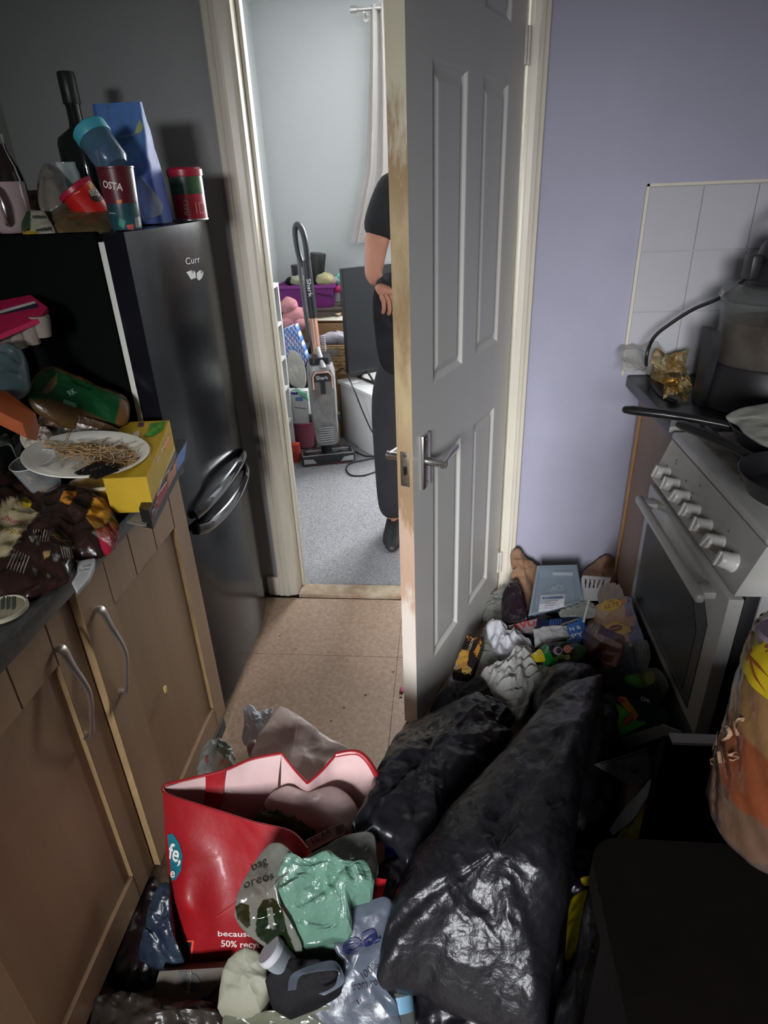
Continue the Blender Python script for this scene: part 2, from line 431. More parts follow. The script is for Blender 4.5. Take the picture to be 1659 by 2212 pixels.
for lo, hi in (((wx0, RY1 + .03, wz0), (wx1, RY1 + .09, wz0 + .06)), ((wx0, RY1 + .03, wz1 - .06), (wx1, RY1 + .09, wz1)), ((wx0, RY1 + .03, wz0 + .06), (wx0 + .06, RY1 + .09, wz1 - .06)), ((wx1 - .06, RY1 + .03, wz0 + .06), (wx1, RY1 + .09, wz1 - .06)), ((0.40, RY1 + .03, wz0 + .06), (0.46, RY1 + .09, wz1 - .06))): b.box(lo, hi, 0.004)
struct(b.out('window_2', M_upvc))
wallbox('wall_room_front_left', (RX0 - .1, WY + WT + .002, 0), (DX0 - 0.05, WY + WT + 0.03, CE), M_room)
wallbox('wall_room_front_right', (DX1 + 0.05, WY + WT + .002, 0), (RX1, WY + WT + 0.03, CE), M_room)
wallbox('ceiling_room', (RX0 - .1, WY + WT, CE), (RX1 + .1, RY1 + .1, CE + .08), M_white)
struct(B().box((RX0, RY1 - .016, 0.004), (RX1, RY1, 0.1), 0.004).out('baseboard_back', M_gloss))
struct(B().box((RX0, WY + .2, 0.004), (RX0 + .016, RY1 - .016, 0.1), 0.004).out('baseboard_left', M_gloss))
# short skirting between fridge and casing
struct(B().box((-0.70, WY - .016, 0), (DX0 - 0.075, WY, 0.085), 0.004).out('baseboard_kitchen', M_gloss))
# door frame: moulded casings, lining with stop, threshold
def casing(name, x0, x1):
    w = x1 - x0; s = 1 if x0 > 0 else -1
    prof = [(0, 0), (0, 0.010), (0.08, 0.017), (0.25, 0.018), (0.30, 0.014), (0.36, 0.018), (0.55, 0.019), (0.62, 0.013), (0.90, 0.010), (1, 0.006), (1, 0)]
    pl = []
    for u, d in prof:
        xx = (x1 - u * w) if s > 0 else (x0 + u * w); pl.append((xx, WY - d, 0))
    struct(B().prism(pl, (0, 0, DH + 0.07)).out(name, M_gloss, angle=20))
casing('trim_1', DX0 - 0.082, DX0 - 0.008); casing('trim_2', DX1 + 0.008, DX1 + 0.055)
struct(B().box((DX0 - 0.08, WY - .018, DH + .008), (DX1 + 0.055, WY - .001, DH + 0.07), 0.004).out('trim_3', M_gloss))
struct(B().box((DX0 - 0.03, WY - .006, 0), (DX0, WY + WT, DH), 0.002).out('trim_4', mat('cream_lining', (0.66, 0.60, 0.48), 0.35, var=0.25, vs=5)))
struct(B().box((DX1, WY - .006, 0), (DX1 + 0.03, WY + WT, DH), 0.002).out('trim_5', M_gloss))
struct(B().box((DX0 + .0005, WY + .045, 0), (DX0 + 0.012, WY + .08, DH), 0.002).out('trim_6', M_gloss))
struct(B().box((DX1 - .012, WY + .045, 0), (DX1 - .0005, WY + .08, DH), 0.002).out('trim_7', M_gloss))
struct(B().box((DX0, WY - .02, -0.012), (DX1, WY + .055, 0.012), 0.004).out('trim_8', mat('worn_threshold', (0.50, 0.42, 0.31), 0.6, col2=(0.30, 0.20, 0.12), vs=14, bump=0.2, bs=60)))
# ------------------------------------------------------------ open six-panel door
HG = Vector((0.207, 2.06, 0)); FE = Vector((-0.074, 1.392, 0))
dd = (FE - HG); DW = dd.length; dd.normalize(); dn = Vector((dd.y, -dd.x, 0)); dn = dn if dn.x < 0 else -dn  # dn: towards the far (-x) face
Dz0, Dz1, TH = 0.008, 1.985, 0.042
door = thing('door_1', None, None, (HG.x, HG.y, 0)); struct(door)
MD = Matrix.Translation(HG) @ Matrix((dd, dn, Vector((0, 0, 1)))).transposed().to_4x4()   # local x = along door from hinge, y = thickness to far face, z up
M_door = mat('grey_white_door_paint', (0.56, 0.555, 0.52), 0.38, var=0.10, vs=2.5, bump=0.04, bs=35, stretch=(1, 1, 0.1))
# panel rectangles (local x, z)
def loc(px, py):   # point on the visible face
    # plane through HG with normal dn
    d = rdir(px, py); t = (HG - CAMP).dot(dn) / d.dot(dn); p = CAMP + d * t - HG; return (p.dot(dd), p.z)
pan = []
cA = (0.090, 0.345); cB = (0.425, 0.665)
xs = [0, 0.125, 0.315, 0.41, 0.605, DW]; zs = [Dz0, 0.17, 0.82, 1.02, 1.67, 1.79, 1.92, Dz1]
b = B(MD)
for side, yy in ((0, 0.0), (1, TH)):
    for i in range(5):
        for k in range(7):
            if i in (1, 3) and k in (1, 3, 5): continue
            q = [(xs[i], yy, zs[k]), (xs[i + 1], yy, zs[k]), (xs[i + 1], yy, zs[k + 1]), (xs[i], yy, zs[k + 1])]
            b._add(q, [(0, 1, 2, 3)])
b._add([(0, 0, Dz0), (0, TH, Dz0), (0, TH, Dz1), (0, 0, Dz1)], [(0, 1, 2, 3)])
b._add([(0, 0, Dz0), (DW, 0, Dz0), (DW, TH, Dz0), (0, TH, Dz0)], [(0, 1, 2, 3)]); b._add([(0, 0, Dz1), (DW, 0, Dz1), (DW, TH, Dz1), (0, TH, Dz1)], [(0, 1, 2, 3)])
b.mi = 1
b._add([(DW, 0, Dz0), (DW, TH, Dz0), (DW, TH, Dz1), (DW, 0, Dz1)], [(0, 1, 2, 3)])
bmesh.ops.remove_doubles(b.bm, verts=b.bm.verts, dist=0.0002)
M_edge = mat('stripped_edge_wood', (0.64, 0.60, 0.50), 0.55, col2=(0.38, 0.24, 0.13), vs=5, bump=0.15, bs=30, stretch=(1.5, 1.5, 0.35))
def worn_edge(m):     # bare brown wood where hands and the latch wore the paint off, paint left above and below
    nt = m.node_tree; N = nt.nodes; L = nt.links
    tc = N.new('ShaderNodeTexCoord'); sp = N.new('ShaderNodeSeparateXYZ'); L.new(tc.outputs['Object'], sp.inputs[0])
    nz = N.new('ShaderNodeTexNoise'); nz.inputs['Scale'].default_value = 9; nz.inputs['Detail'].default_value = 8; nz.inputs['Roughness'].default_value = .7
    mp = N.new('ShaderNodeMapping'); mp.inputs['Scale'].default_value = (2.5, 2.5, .6); L.new(tc.outputs['Object'], mp.inputs[0]); L.new(mp.outputs[0], nz.inputs['Vector'])
    ad = N.new('ShaderNodeMath'); ad.operation = 'MULTIPLY_ADD'; ad.inputs[1].default_value = .55; L.new(nz.outputs['Fac'], ad.inputs[0]); L.new(sp.outputs['Z'], ad.inputs[2])
    mr = N.new('ShaderNodeMapRange'); mr.inputs['From Min'].default_value = 0; mr.inputs['From Max'].default_value = 2.3; L.new(ad.outputs[0], mr.inputs['Value'])
    r = N.new('ShaderNodeValToRGB'); e = r.color_ramp.elements; e[0].position = 0; e[0].color = (.66, .62, .56, 1); e[1].position = 1; e[1].color = (.60, .57, .44, 1)
    for p_, c_ in ((.30, (.60, .54, .46, 1)), (.33, (.45, .30, .21, 1)), (.42, (.50, .36, .27, 1)), (.45, (.30, .20, .11, 1)), (.58, (.46, .36, .20, 1)), (.64, (.27, .18, .09, 1)), (.72, (.42, .33, .19, 1)), (.78, (.30, .20, .10, 1)), (.82, (.56, .52, .38, 1))):
        q = e.new(p_); q.color = c_
    L.new(mr.outputs[0], r.inputs[0]); L.new(r.outputs[0], N['Principled BSDF'].inputs['Base Color'])
worn_edge(M_edge)
leaf = b.out('door_leaf', [M_door, M_edge], door, smooth=False)
for i in (1, 3):
    for k in (1, 3, 5):
        for side in (0, 1):
            b = B(MD); rs = []
            for ins, dep in ((0, 0), (0.004, 0.001), (0.010, 0.007), (0.016, 0.010), (0.020, 0.0095), (0.036, 0.0035), (0.040, 0.003)):
                yy = dep if side == 0 else TH - dep
                rs.append([(xs[i] + ins, yy, zs[k] + ins), (xs[i + 1] - ins, yy, zs[k] + ins), (xs[i + 1] - ins, yy, zs[k + 1] - ins), (xs[i] + ins, yy, zs[k + 1] - ins)])
            b.rings(rs, cap0=False); b.out('panel', M_door, door, smooth=False)
M_chrome = mat('satin_chrome', (0.62, 0.61, 0.59), 0.28, metal=1.0, var=0.1, vs=20)
def lever(side):
    # plate on the face, neck, lever pointing to the hinge
    s = -1 if side == 0 else 1; y0 = 0 if side == 0 else TH
    b = B(MD); b.box((0.640, min(y0, y0 + s * 0.009), 0.770), (0.682, max(y0, y0 + s * 0.009), 0.912), 0.003)
    pl = b.out('handle_plate', M_chrome, door)
    b = B(MD); b.lathe([(0.011, 0), (0.0105, 0.012), (0.009, 0.045), (0.010, 0.052)], T=frame(Vector((0.661, y0 + s * 0.008, 0.842)), Vector((0, s, 0))), seg=20)
    rs = []
    for t, w, h in ((0, 0.009, 0.011), (0.25, 0.008, 0.010), (0.6, 0.0065, 0.010), (0.9, 0.005, 0.011), (1, 0.003, 0.009)):
        xx = 0.668 - 0.115 * t; yy = y0 + s * (0.052 - 0.006 * math.sin(t * 2.2)); zz = 0.842 + 0.004 * t
        rs.append([(xx, yy + w * math.cos(a), zz + h * math.sin(a)) for a in [2 * PI * j / 12 for j in range(12)]])
    b.rings(rs); b.out('handle_lever', M_chrome, door)
    for zz in (0.785, 0.898):
        B(MD).lathe([(0.004, 0), (0.0035, 0.0015), (0.001, 0.002)], T=frame(Vector((0.661, y0 + s * 0.009, zz)), Vector((0, s, 0))), seg=10).out('screw', mat('dark_screw', (0.12, 0.12, 0.12), 0.4, metal=0.8), pl)
lever(0); lever(1)
b = B(MD); b.box((DW - 0.0005, 0.009, 0.795), (DW + 0.0012, TH - 0.009, 0.885), 0.0005); lp = b.out('latch_plate', mat('tarnished_brass', (0.33, 0.29, 0.22), 0.45, metal=0.9, var=0.4, vs=30), door)
b = B(MD); b.prism([(DW + 0.001, 0.014, 0.828), (DW + 0.001, TH - 0.014, 0.828), (DW + 0.011, 0.020, 0.828)], (0, 0, 0.022)); b.out('latch_bolt', M_chrome, lp)
for zz in (0.803, 0.876): B(MD).lathe([(0.005, 0), (0.004, 0.0015), (0.001, 0.002)], T=frame(Vector((DW + 0.0012, TH / 2, zz)), Vector((1, 0, 0))), seg=12).out('screw', M_chrome, lp)
for zz in (0.13, 1.72):
    b = B(MD); b.box((-0.006, -0.006, zz), (0.010, 0.001, zz + 0.085), 0.001); b.cyl((-0.004, -0.007, zz), (-0.004, -0.007, zz + 0.085), 0.006); b.out('hinge', mat('painted_hinge', (0.62, 0.58, 0.50), 0.4, var=0.3, vs=30), door)

# ============================================================ FRIDGE-FREEZER
XF = -0.661; FY0, FY1 = 1.392, 1.935; FT = 1.386
M_black = mat('black_gloss_enamel', (0.006, 0.006, 0.009), 0.20, spec=.22, var=0.3, vs=5, bump=0.05, bs=14)
M_blackside = mat('black_painted_steel', (0.003, 0.004, 0.0035), 0.8, spec=.04, bump=0.05, bs=120)
fr = thing('fridge_freezer', 'black two-door fridge freezer with worn stickers, standing against the end wall beside the doorway', 'fridge', (XF - 0.28, (FY0 + FY1) / 2, 0))
b = B(); b.box((-1.255, FY0, 0.03), (XF - 0.075, FY1, FT), 0.008); 
for yy in (FY0 + .05, FY1 - .05):
    for xx in (-1.2, -0.78): b.cyl((xx, yy, 0), (xx, yy, 0.032), 0.018)
body = b.out('cabinet_body', M_blackside, fr)
def fdoor(z0, z1, nm):
    b = B(); n = 8
    pl = []
    for i in range(n + 1):      # gently bowed front, rounded sides
        t = i / n; yy = FY0 + 0.004 + (FY1 - FY0 - 0.008) * t; e = (2 * t - 1); xx = XF - 0.012 * abs(e) ** 6 + 0.004 * (1 - e * e)
        pl.append((xx, yy, z0))
    pl = [(XF - 0.060, FY0 + 0.004, z0)] + pl + [(XF - 0.060, FY1 - 0.004, z0)]
    b.prism(pl, (0, 0, z1 - z0)); b.bevel(0.003)
    return b.out(nm, M_black, fr, angle=50)
up = fdoor(0.672, FT - 0.002, 'upper_door'); lo = fdoor(0.045, 0.655, 'lower_door')
M_seal = mat('pale_door_seal', (0.52, 0.52, 0.47), 0.6)
for z0, z1, p in ((0.69, FT - 0.02, up), (0.06, 0.64, lo)):
    B().box((XF - 0.075, FY0 + 0.006, z0), (XF - 0.060, FY1 - 0.006, z1), 0.002).out('door_seal', M_seal, p)
def grip(z, sgn, p):
    b = B(); y0, y1 = FY0 + 0.05, FY1 - 0.05; pts = []; n = 16
    for i in range(n + 1):
        t = i / n; yy = y0 + (y1 - y0) * t; s = math.sin(PI * t) ** 0.5
        pts.append((XF + 0.002 + 0.034 * s, yy, z - sgn * 0.016 * (1 - s)))
    b.tube(pts, 0.010, 10, flat=1.6); return b.out('door_handle', mat('black_gloss_handle', (0.02, 0.02, 0.025), 0.07, coat=1.0), p)
grip(0.705, 1, up); grip(0.628, -1, lo)
M_decal = mat('worn_silver_sticker', (0.45, 0.45, 0.45), 0.4, metal=0.3)
letter(up, 'Curr', (401, 572), (432, 566), M_decal, hgt=0.016, parent=up)
for q in ([(402, 588), (412, 584), (414, 594), (421, 586), (423, 600), (412, 604), (408, 597)], [(424, 590), (432, 583), (433, 592), (440, 588), (436, 600), (430, 606), (425, 602)]): printed(up, q, M_decal, parent=up, name='torn_sticker')

# ============================================================ LEFT BASE CABINETS + WORKTOP
M_beech = mat('beech_effect_door', (0.31, 0.20, 0.12), 0.42, col2=(0.26, 0.165, 0.095), vs=16, bump=0.04, bs=60, stretch=(1, 1, 0.07))
M_beechp = mat('beech_effect_panel', (0.27, 0.17, 0.10), 0.45, col2=(0.23, 0.145, 0.08), vs=16, bump=0.04, bs=60, stretch=(1, 1, 0.07))
M_lip = mat('pale_edge_lipping', (0.56, 0.38, 0.19), 0.45, var=0.25, vs=12)
M_handle = mat('brushed_nickel_handle', (0.42, 0.37, 0.33), 0.38, metal=0.85, var=0.2, vs=25)
M_carc = mat('cabinet_carcass', (0.30, 0.24, 0.18), 0.7)
def cupboard(y0, y1, xf, lab, hy, far):
    t = thing('base_cabinet', lab, 'cabinet', (-0.95, (y0 + y1) / 2, 0), 'kitchen base units along the left wall')
    B().box((-1.27, y0 + .001, 0.05), (xf - 0.021, y1 - .001, 0.835), 0.001).out('carcass', M_carc, t, smooth=False)
    B().box((-1.2, y0 + .001, 0), (xf - 0.05, y1 - .001, 0.05)).out('plinth', M_carc, t, smooth=False)
    z0, z1 = 0.052, 0.826; ry0, ry1, rz0, rz1 = y0 + 0.105, y1 - 0.075, 0.130, 0.722; d = 0.009
    xb = xf - 0.019
    dr = B().box((xb, y0 + .002, z0), (xf - d, y1 - .002, z1)).out('door', M_beechp, t, smooth=False)
    for lo_, hi_ in (((xf - d - .001, y0 + .002, z0), (xf, ry0, z1)), ((xf - d - .001, ry1, z0), (xf, y1 - .002, z1)), ((xf - d - .001, ry0, z0), (xf, ry1, rz0)), ):
        B().box(lo_, hi_, 0.0015, seg=1).out('door_frame', M_beech, dr, smooth=False)
    g = [ry0 + (ry1 - ry0) * k / 3 for k in range(4)]
    for k in range(3): B().box((xf - d - .001, g[k] + .0006, rz1), (xf - .0006, g[k + 1] - .0006, z1), 0.0015, seg=1).out('rail_board', M_beech, dr, smooth=False)
    B().box((xb + .002, y0 - .0002, z0), (xf + .0004, y0 + .0022, z1)).out('edge_lipping', M_lip, dr, smooth=False)
    B().box((xf - d, ry1 - .0018, rz0), (xf + .0002, ry1 + .0002, rz1)).out('edge_lipping', M_lip, dr, smooth=False)
    zt = 0.755; pts = smoothpts([(xf - .001, hy, zt), (xf + .012, hy, zt - .004), (xf + .02, hy, zt - .04), (xf + .034, hy, zt - .10), (xf + .022, hy, zt - .165), (xf + .012, hy, zt - .205), (xf - .001, hy, zt - .21)], 5)
    b = B(); rs = []
    for i, p in enumerate(pts):
        dv = (pts[min(i + 1, len(pts) - 1)] - pts[max(i - 1, 0)]).normalized(); n_ = dv.cross(Vector((0, 1, 0))).normalized()
        w = 0.0075 + 0.002 * math.cos(i / len(pts) * 2 * PI)
        rs.append([p + Vector((0, w * a, 0)) + n_ * 0.0035 * c for a, c in ((-1, -.6), (-.6, -1), (.6, -1), (1, -.6), (1, .6), (.6, 1), (-.6, 1), (-1, .6))])
    b.rings(rs); b.out('handle', M_handle, t)
    return t
cupboard(0.886, 1.386, XF + 0.004, 'beech-effect cupboard with bow handle, the one next to the black fridge', 0.930, True)
cupboard(0.384, 0.884, XF - 0.010, 'beech-effect cupboard nearest the camera, second from the black fridge', 0.815, False)
cupboard(-0.118, 0.382, XF - 0.010, 'beech-effect cupboard at the left edge of the photo, mostly outside the frame', 0.30, False)
M_top = mat('black_speckled_worktop', (0.020, 0.021, 0.022), 0.35, col2=(0.05, 0.05, 0.045), vs=90, bump=0.02, bs=100)
b = B(); b.box((-1.285, -0.12, 0.838), (-0.638, 1.388, 0.876), 0.007); tag(b.out('worktop', M_top), 'long black speckled worktop over the beech cupboards on the left', 'worktop')
WTOP = 0.876
# crumbs stuck on the doors
tag(B().box((XF + .004, 1.082, 0.400), (XF + .009, 1.092, 0.417), 0.002).out('food_scrap', mat('pale_food', (0.65, 0.5, 0.2), 0.6)), 'small yellow food scrap stuck to the cupboard door by the fridge', 'scrap')

# ============================================================ RIGHT SIDE: END CABINET, WORKTOP, TILES, COOKER
t = thing('base_cabinet', 'brown base cabinet between the cooker and the violet wall', 'cabinet', (0.9, 1.8, 0))
M_brown = mat('brown_cabinet_board', (0.26, 0.17, 0.12), 0.45, col2=(0.22, 0.145, 0.10), vs=14, bump=0.03, bs=60, stretch=(1, 1, 0.08))
B().box((0.645, 1.515, 0.0), (1.20, WY - .003, 0.838), 0.001).out('carcass', M_brown, t, smooth=False)
dr = B().box((0.622, 1.52, 0.06), (0.640, WY - .05, 0.832), 0.0015, seg=1).out('door', M_brown, t, smooth=False)
B().box((0.617, WY - .095, 0.10), (0.6225, WY - .078, 0.80), 0.001, seg=1).out('edge_lipping', mat('orange_edge_lipping', (0.50, 0.27, 0.10), 0.4, var=0.3, vs=10), dr, smooth=False)
b = B(); b.box((0.585, 1.505, 0.840), (1.215, WY - .003, 0.880), 0.007); tag(b.out('worktop', mat('dark_worktop_right', (0.022, 0.022, 0.026), 0.3, var=0.3, vs=60)), 'small dark worktop in the corner, holding the glass oven and gold wrappers', 'worktop')
RT = 0.880
# splashback tiles
sp = struct(B().box((0.573, WY - .004, RT), (XR, WY - .0005, 1.420)).out('wall_splashback', mat('tile_grout', (0.55, 0.55, 0.53), 0.8), smooth=False))
M_til = mat('white_wall_tile', (0.47, 0.47, 0.49), 0.16, var=0.05, vs=3, bump=0.015, bs=8)
x = 0.575; kx = 0
while x < XR - .01:
    z = 1.4185
    while z > RT + .01:
        x1 = min(x + 0.1475, XR - .001); z1 = max(z - 0.1700, RT + .001)
        B().box((x, WY - .0095, z1), (x1, WY - .0035, z), 0.0015, seg=1).out('wall_tile', M_til, sp, smooth=False)
        z -= 0.1715
    x += 0.149
tag(B().box((0.565, WY - .012, RT + .0), (0.574, WY - .0005, 1.428), 0.001).out('trim_9', M_gloss, smooth=False), kind='structure')
tag(B().box((0.565, WY - .012, 1.4195), (XR, WY - .0005, 1.428), 0.001).out('trim_10', M_gloss, smooth=False), kind='structure')

# ---- cooker
M_enam = mat('white_cooker_enamel', (0.36, 0.36, 0.34), 0.3, col2=(0.31, 0.305, 0.28), vs=7, coat=0.2)
M_side = mat('cooker_side_grey', (0.26, 0.26, 0.25), 0.4, var=0.15, vs=6)
M_glass = mat('dark_oven_glass', (0.008, 0.008, 0.009), 0.3, spec=.12, col2=(0.018, 0.0175, 0.017), vs=7)
M_dark = mat('matt_black_plastic', (0.012, 0.012, 0.013), 0.45)
CY0, CY1 = 0.968, 1.478
ck = thing('cooker', 'grimy white freestanding gas cooker with seven knobs and a dark glass oven door', 'cooker', (0.82, (CY0 + CY1) / 2, 0))
B().box((0.560, CY0 + .006, 0.0), (1.12, CY1 - .006, 0.885), 0.003).out('body', M_side, ck)
b = B(); b.box((0.541, CY0, 0.886), (1.13, CY1, 0.905), 0.007, seg=3); hob = b.out('hob', M_enam, ck)
b = B(); b.box((0.585, CY0 + .035, 0.9052), (1.09, CY1 - .035, 0.9066), 0.0005); b.out('hob_tray', mat('greasy_hob', (0.36, 0.34, 0.29), 0.3, col2=(0.10, 0.07, 0.04), vs=26, bump=0.2, bs=50), hob)
for bx, by, r in ((0.72, 1.10, 0.045), (0.72, 1.35, 0.038), (0.96, 1.10, 0.038), (0.96, 1.35, 0.045)):
    b = B(); b.lathe([(r + .02, 0.0), (r + .015, 0.006), (r, 0.008), (r, 0.018), (r * .8, 0.021), (0.001, 0.021)], c=(bx, by, 0.9064), seg=28); bn = b.out('burner', M_dark, hob)
for by in (1.10, 1.35):      # cast pan supports
    b = B()
    for dy in (-.095, .095): b.box((0.60, by + dy - .004, 0.925), (1.08, by + dy + .004, 0.933), 0.001)
    for dx in (0.60, 0.84, 1.072): b.box((dx, by - .095, 0.925), (dx + .008, by + .095, 0.933), 0.001)
    for bx in (0.72, 0.96):
        for a in range(4):
            c_, s_ = math.cos(PI / 4 + a * PI / 2), math.sin(PI / 4 + a * PI / 2); b.box((bx + c_ * .035 - .004, by + s_ * .035 - .004, 0.926), (bx + c_ * .035 + .004, by + s_ * .035 + .004, 0.936)); 
        b.box((bx - .085, by - .003, 0.928), (bx - .028, by + .003, 0.936)); b.box((bx + .028, by - .003, 0.928), (bx + .085, by + .003, 0.936))
    for dx in (0.602, 1.072):
        for dy in (-.093, .093): b.box((dx, by + dy - .004, 0.9066), (dx + .006, by + dy + .004, 0.926))
    b.out('pan_support', M_dark, hob)
# sloping control panel
pl = [(0.543, CY0 + .002, 0.885), (0.512, CY0 + .002, 0.789), (0.512, CY0 + .002, 0.784), (0.575, CY0 + .002, 0.784), (0.575, CY0 + .002, 0.885)]
b = B(); b.prism(pl, (0, CY1 - CY0 - .004, 0)); b.bevel(0.003, 2); cp = b.out('control_panel', M_enam, ck)
pn = Vector((-0.096, 0, 0.031)).normalized()
kn = [(1429, 1016), (1446, 1040), (1463, 1063), (1481, 1092), (1500, 1120), (1521, 1150), (1540, 1186)]
for i in range(7):
    yy = 1.412 - i * (1.412 - 1.022) / 6; zc = 0.822; xc = 0.5233 - 0.001
    T = frame(Vector((xc, yy, zc)), pn)
    b = B(); b.lathe([(0.019, 0.0), (0.0185, 0.004), (0.0165, 0.006), (0.016, 0.018), (0.0145, 0.028), (0.013, 0.0295), (0.001, 0.030)], T=T, seg=24)
    kb = b.out('knob', mat('white_knob_plastic', (0.56, 0.55, 0.52), 0.35, var=0.15, vs=40), ck)
    b = B(T @ Matrix.Rotation(0.3 * math.sin(i * 2.1), 4, 'Z')); b.box((-0.0035, -0.015, 0.0295), (0.0035, 0.015, 0.0335), 0.001); b.out('knob_grip', mat('white_knob_plastic'), kb)
for i in range(16):       # food splashes
    yy = random.uniform(CY0 + .02, CY1 - .02); zz = random.uniform(0.80, 0.875); xx = 0.543 - (0.885 - zz) / 0.096 * 0.031
    B(frame(Vector((xx, yy, zz)), pn)).box((-random.uniform(.001, .004), -.0015, -.0005), (random.uniform(.001, .003), .0015, .0008), 0.0004, seg=1).out('food_splash', mat('brown_splash', (0.07, 0.045, 0.03), 0.6), cp, smooth=False)
# dark gap, oven door (frame, glass, handle), drawer
B().box((0.535, CY0 + .008, 0.05), (0.5595, CY1 - .008, 0.783), 0.001).out('door_gap', M_dark, ck)
XO = 0.503; OZ0, OZ1 = 0.445, 0.778
pl = [(CY0, OZ0), (CY1 - .02, OZ0), (CY1 - .02, OZ1), (CY0, OZ1)]
od = B().box((XO, CY0, OZ0), (XO + 0.028, CY1 - .02, OZ1), 0.004).out('oven_door', M_enam, ck)
gy0, gy1, gz0, gz1 = CY0 + 0.052, CY1 - .052, OZ0 + 0.024, 0.722
def oct_(y0, y1, z0, z1, cn, x): return [(x, y0, z0), (x, y1, z0), (x, y1, z1 - cn), (x, y1 - cn, z1), (x, y0 + cn, z1), (x, y0, z1 - cn)]
b = B(); b.prism(oct_(gy0, gy1, gz0, gz1, 0.04, XO - .0015), (0.004, 0, 0)); gl = b.out('oven_glass', M_dark, od, smooth=False)
b = B(); b.prism(oct_(gy0 + .035, gy1 - .03, gz0 + .02, gz1 - .03, 0.05, XO - .0022), (0.003, 0, 0)); b.out('window_pane', M_glass, od, smooth=False)
b = B(); yA, yB = CY0 + 0.035, CY1 - 0.05
b.box((XO - .040, yA, 0.742), (XO - .022, yB, 0.762), 0.007, seg=3)
for yy in (yA + .03, yB - .03): b.box((XO - .03, yy - .018, 0.744), (XO + .002, yy + .018, 0.760), 0.004)
b.out('oven_handle', M_enam, od)
B().box((XO + .012, CY0 + .004, 0.05), (XO + .032, CY1 - .02, 0.438), 0.004).out('lower_drawer', mat('dark_drawer_front', (0.05, 0.05, 0.05), 0.4), ck)
B().box((1.13, CY0, 0.905), (1.145, CY1, 1.25), 0.003).out('hob_lid', M_glass, ck)
# ============================================================ THINGS ON THE FRIDGE
FZ = FT + 0.0015
def ft(px, py): return P(px, py, z=FZ)
M_lid = mat('red_plastic_lid', srgb((0.62, 0.10, 0.20)), 0.35)
# herb/gravy canister at the far right
def upright(px, py, y): p = P(px, py, y=y); return Vector((p.x, y, FZ))
c0 = upright(414, 471, 1.80)
t = thing('canister', 'red and green canister with dark red lid, rightmost on the fridge top', 'canister', c0)
R = 0.042
b = B(); b.lathe([(R, 0), (R, 0.104), (R * .98, 0.106)], c=c0, seg=40); cb = b.out('tin_body', mat('red_printed_label', srgb((0.72, 0.16, 0.24)), 0.35, var=.15, vs=20), t)
b = B(); b.lathe([(R + .0004, 0.062), (R + .0004, 0.102)], c=c0, seg=40, cap0=False, cap1=False); b.out('green_band', mat('dark_green_band', srgb((0.16, 0.24, 0.20)), 0.35, col2=srgb((0.28, 0.45, 0.25)), vs=14), t)
b = B(); b.lathe([(R + .003, 0.104), (R + .003, 0.118), (R - .002, 0.123), (R - .006, 0.120), (0.001, 0.120)], c=c0, seg=40); b.out('lid', M_lid, t)
b = B(); b.lathe([(R + .001, 0), (R + .0015, 0.003), (R + .001, 0.004)], c=c0, seg=40, cap0=False, cap1=False); b.out('rim', M_chrome, t)
letter(cb, 'ID', (424, 462), (444, 461), ink((0.85, 0.5, 0.5)), hgt=0.028, parent=t)
letter(cb, 'RED', (407, 465), (405, 432), ink((0.9, 0.75, 0.45)), hgt=0.010, parent=t)
# paper cup: maroon top, dark teal printed bottom
c1 = upright(276, 499, 1.430)
t = thing('paper_cup', 'maroon and teal printed paper cup standing at the front edge of the fridge top', 'cup', c1)
b = B(); b.lathe([(0.029, 0.0), (0.0305, 0.003), (0.0325, 0.050)], c=c1, seg=40, cap1=False)
lowr = b.out('cup_base', mat('teal_print', srgb((0.10, 0.20, 0.22)), 0.35, col2=srgb((0.16, 0.33, 0.36)), vs=26), t)
b = B(); b.lathe([(0.0325, 0.050), (0.0360, 0.114), (0.0372, 0.115), (0.0372, 0.118), (0.0355, 0.118), (0.0348, 0.114), (0.029, 0.01), (0.001, 0.008)], c=c1, seg=40, cap0=False, cap1=False)
upr = b.out('cup_wall', mat('maroon_print', srgb((0.33, 0.10, 0.14)), 0.35, var=.15, vs=12), t)
letter(upr, 'OSTA', (224, 404), (266, 412), ink((0.85, 0.82, 0.78)), hgt=0.013, parent=t, bold=.02)
for q, c in (([(252, 432), (263, 431), (262, 446), (255, 446)], (0.85, 0.5, 0.25)), ([(262, 436), (284, 450), (280, 462), (263, 452)], (0.45, 0.65, 0.70)), ([(258, 470), (272, 478), (268, 494), (256, 486)], (0.10, 0.50, 0.40)), ([(274, 486), (288, 484), (289, 498), (276, 498)], (0.80, 0.35, 0.32)), ([(290, 470), (306, 468), (308, 490), (293, 492)], (0.55, 0.55, 0.53)), ([(236, 459), (250, 460), (250, 462), (236, 461)], (0.6, 0.6, 0.6)), ([(288, 436), (300, 432), (303, 462), (291, 460)], (0.4, 0.4, 0.42))): printed(lowr if q[0][1] > 440 else upr, q, ink(c), parent=t)
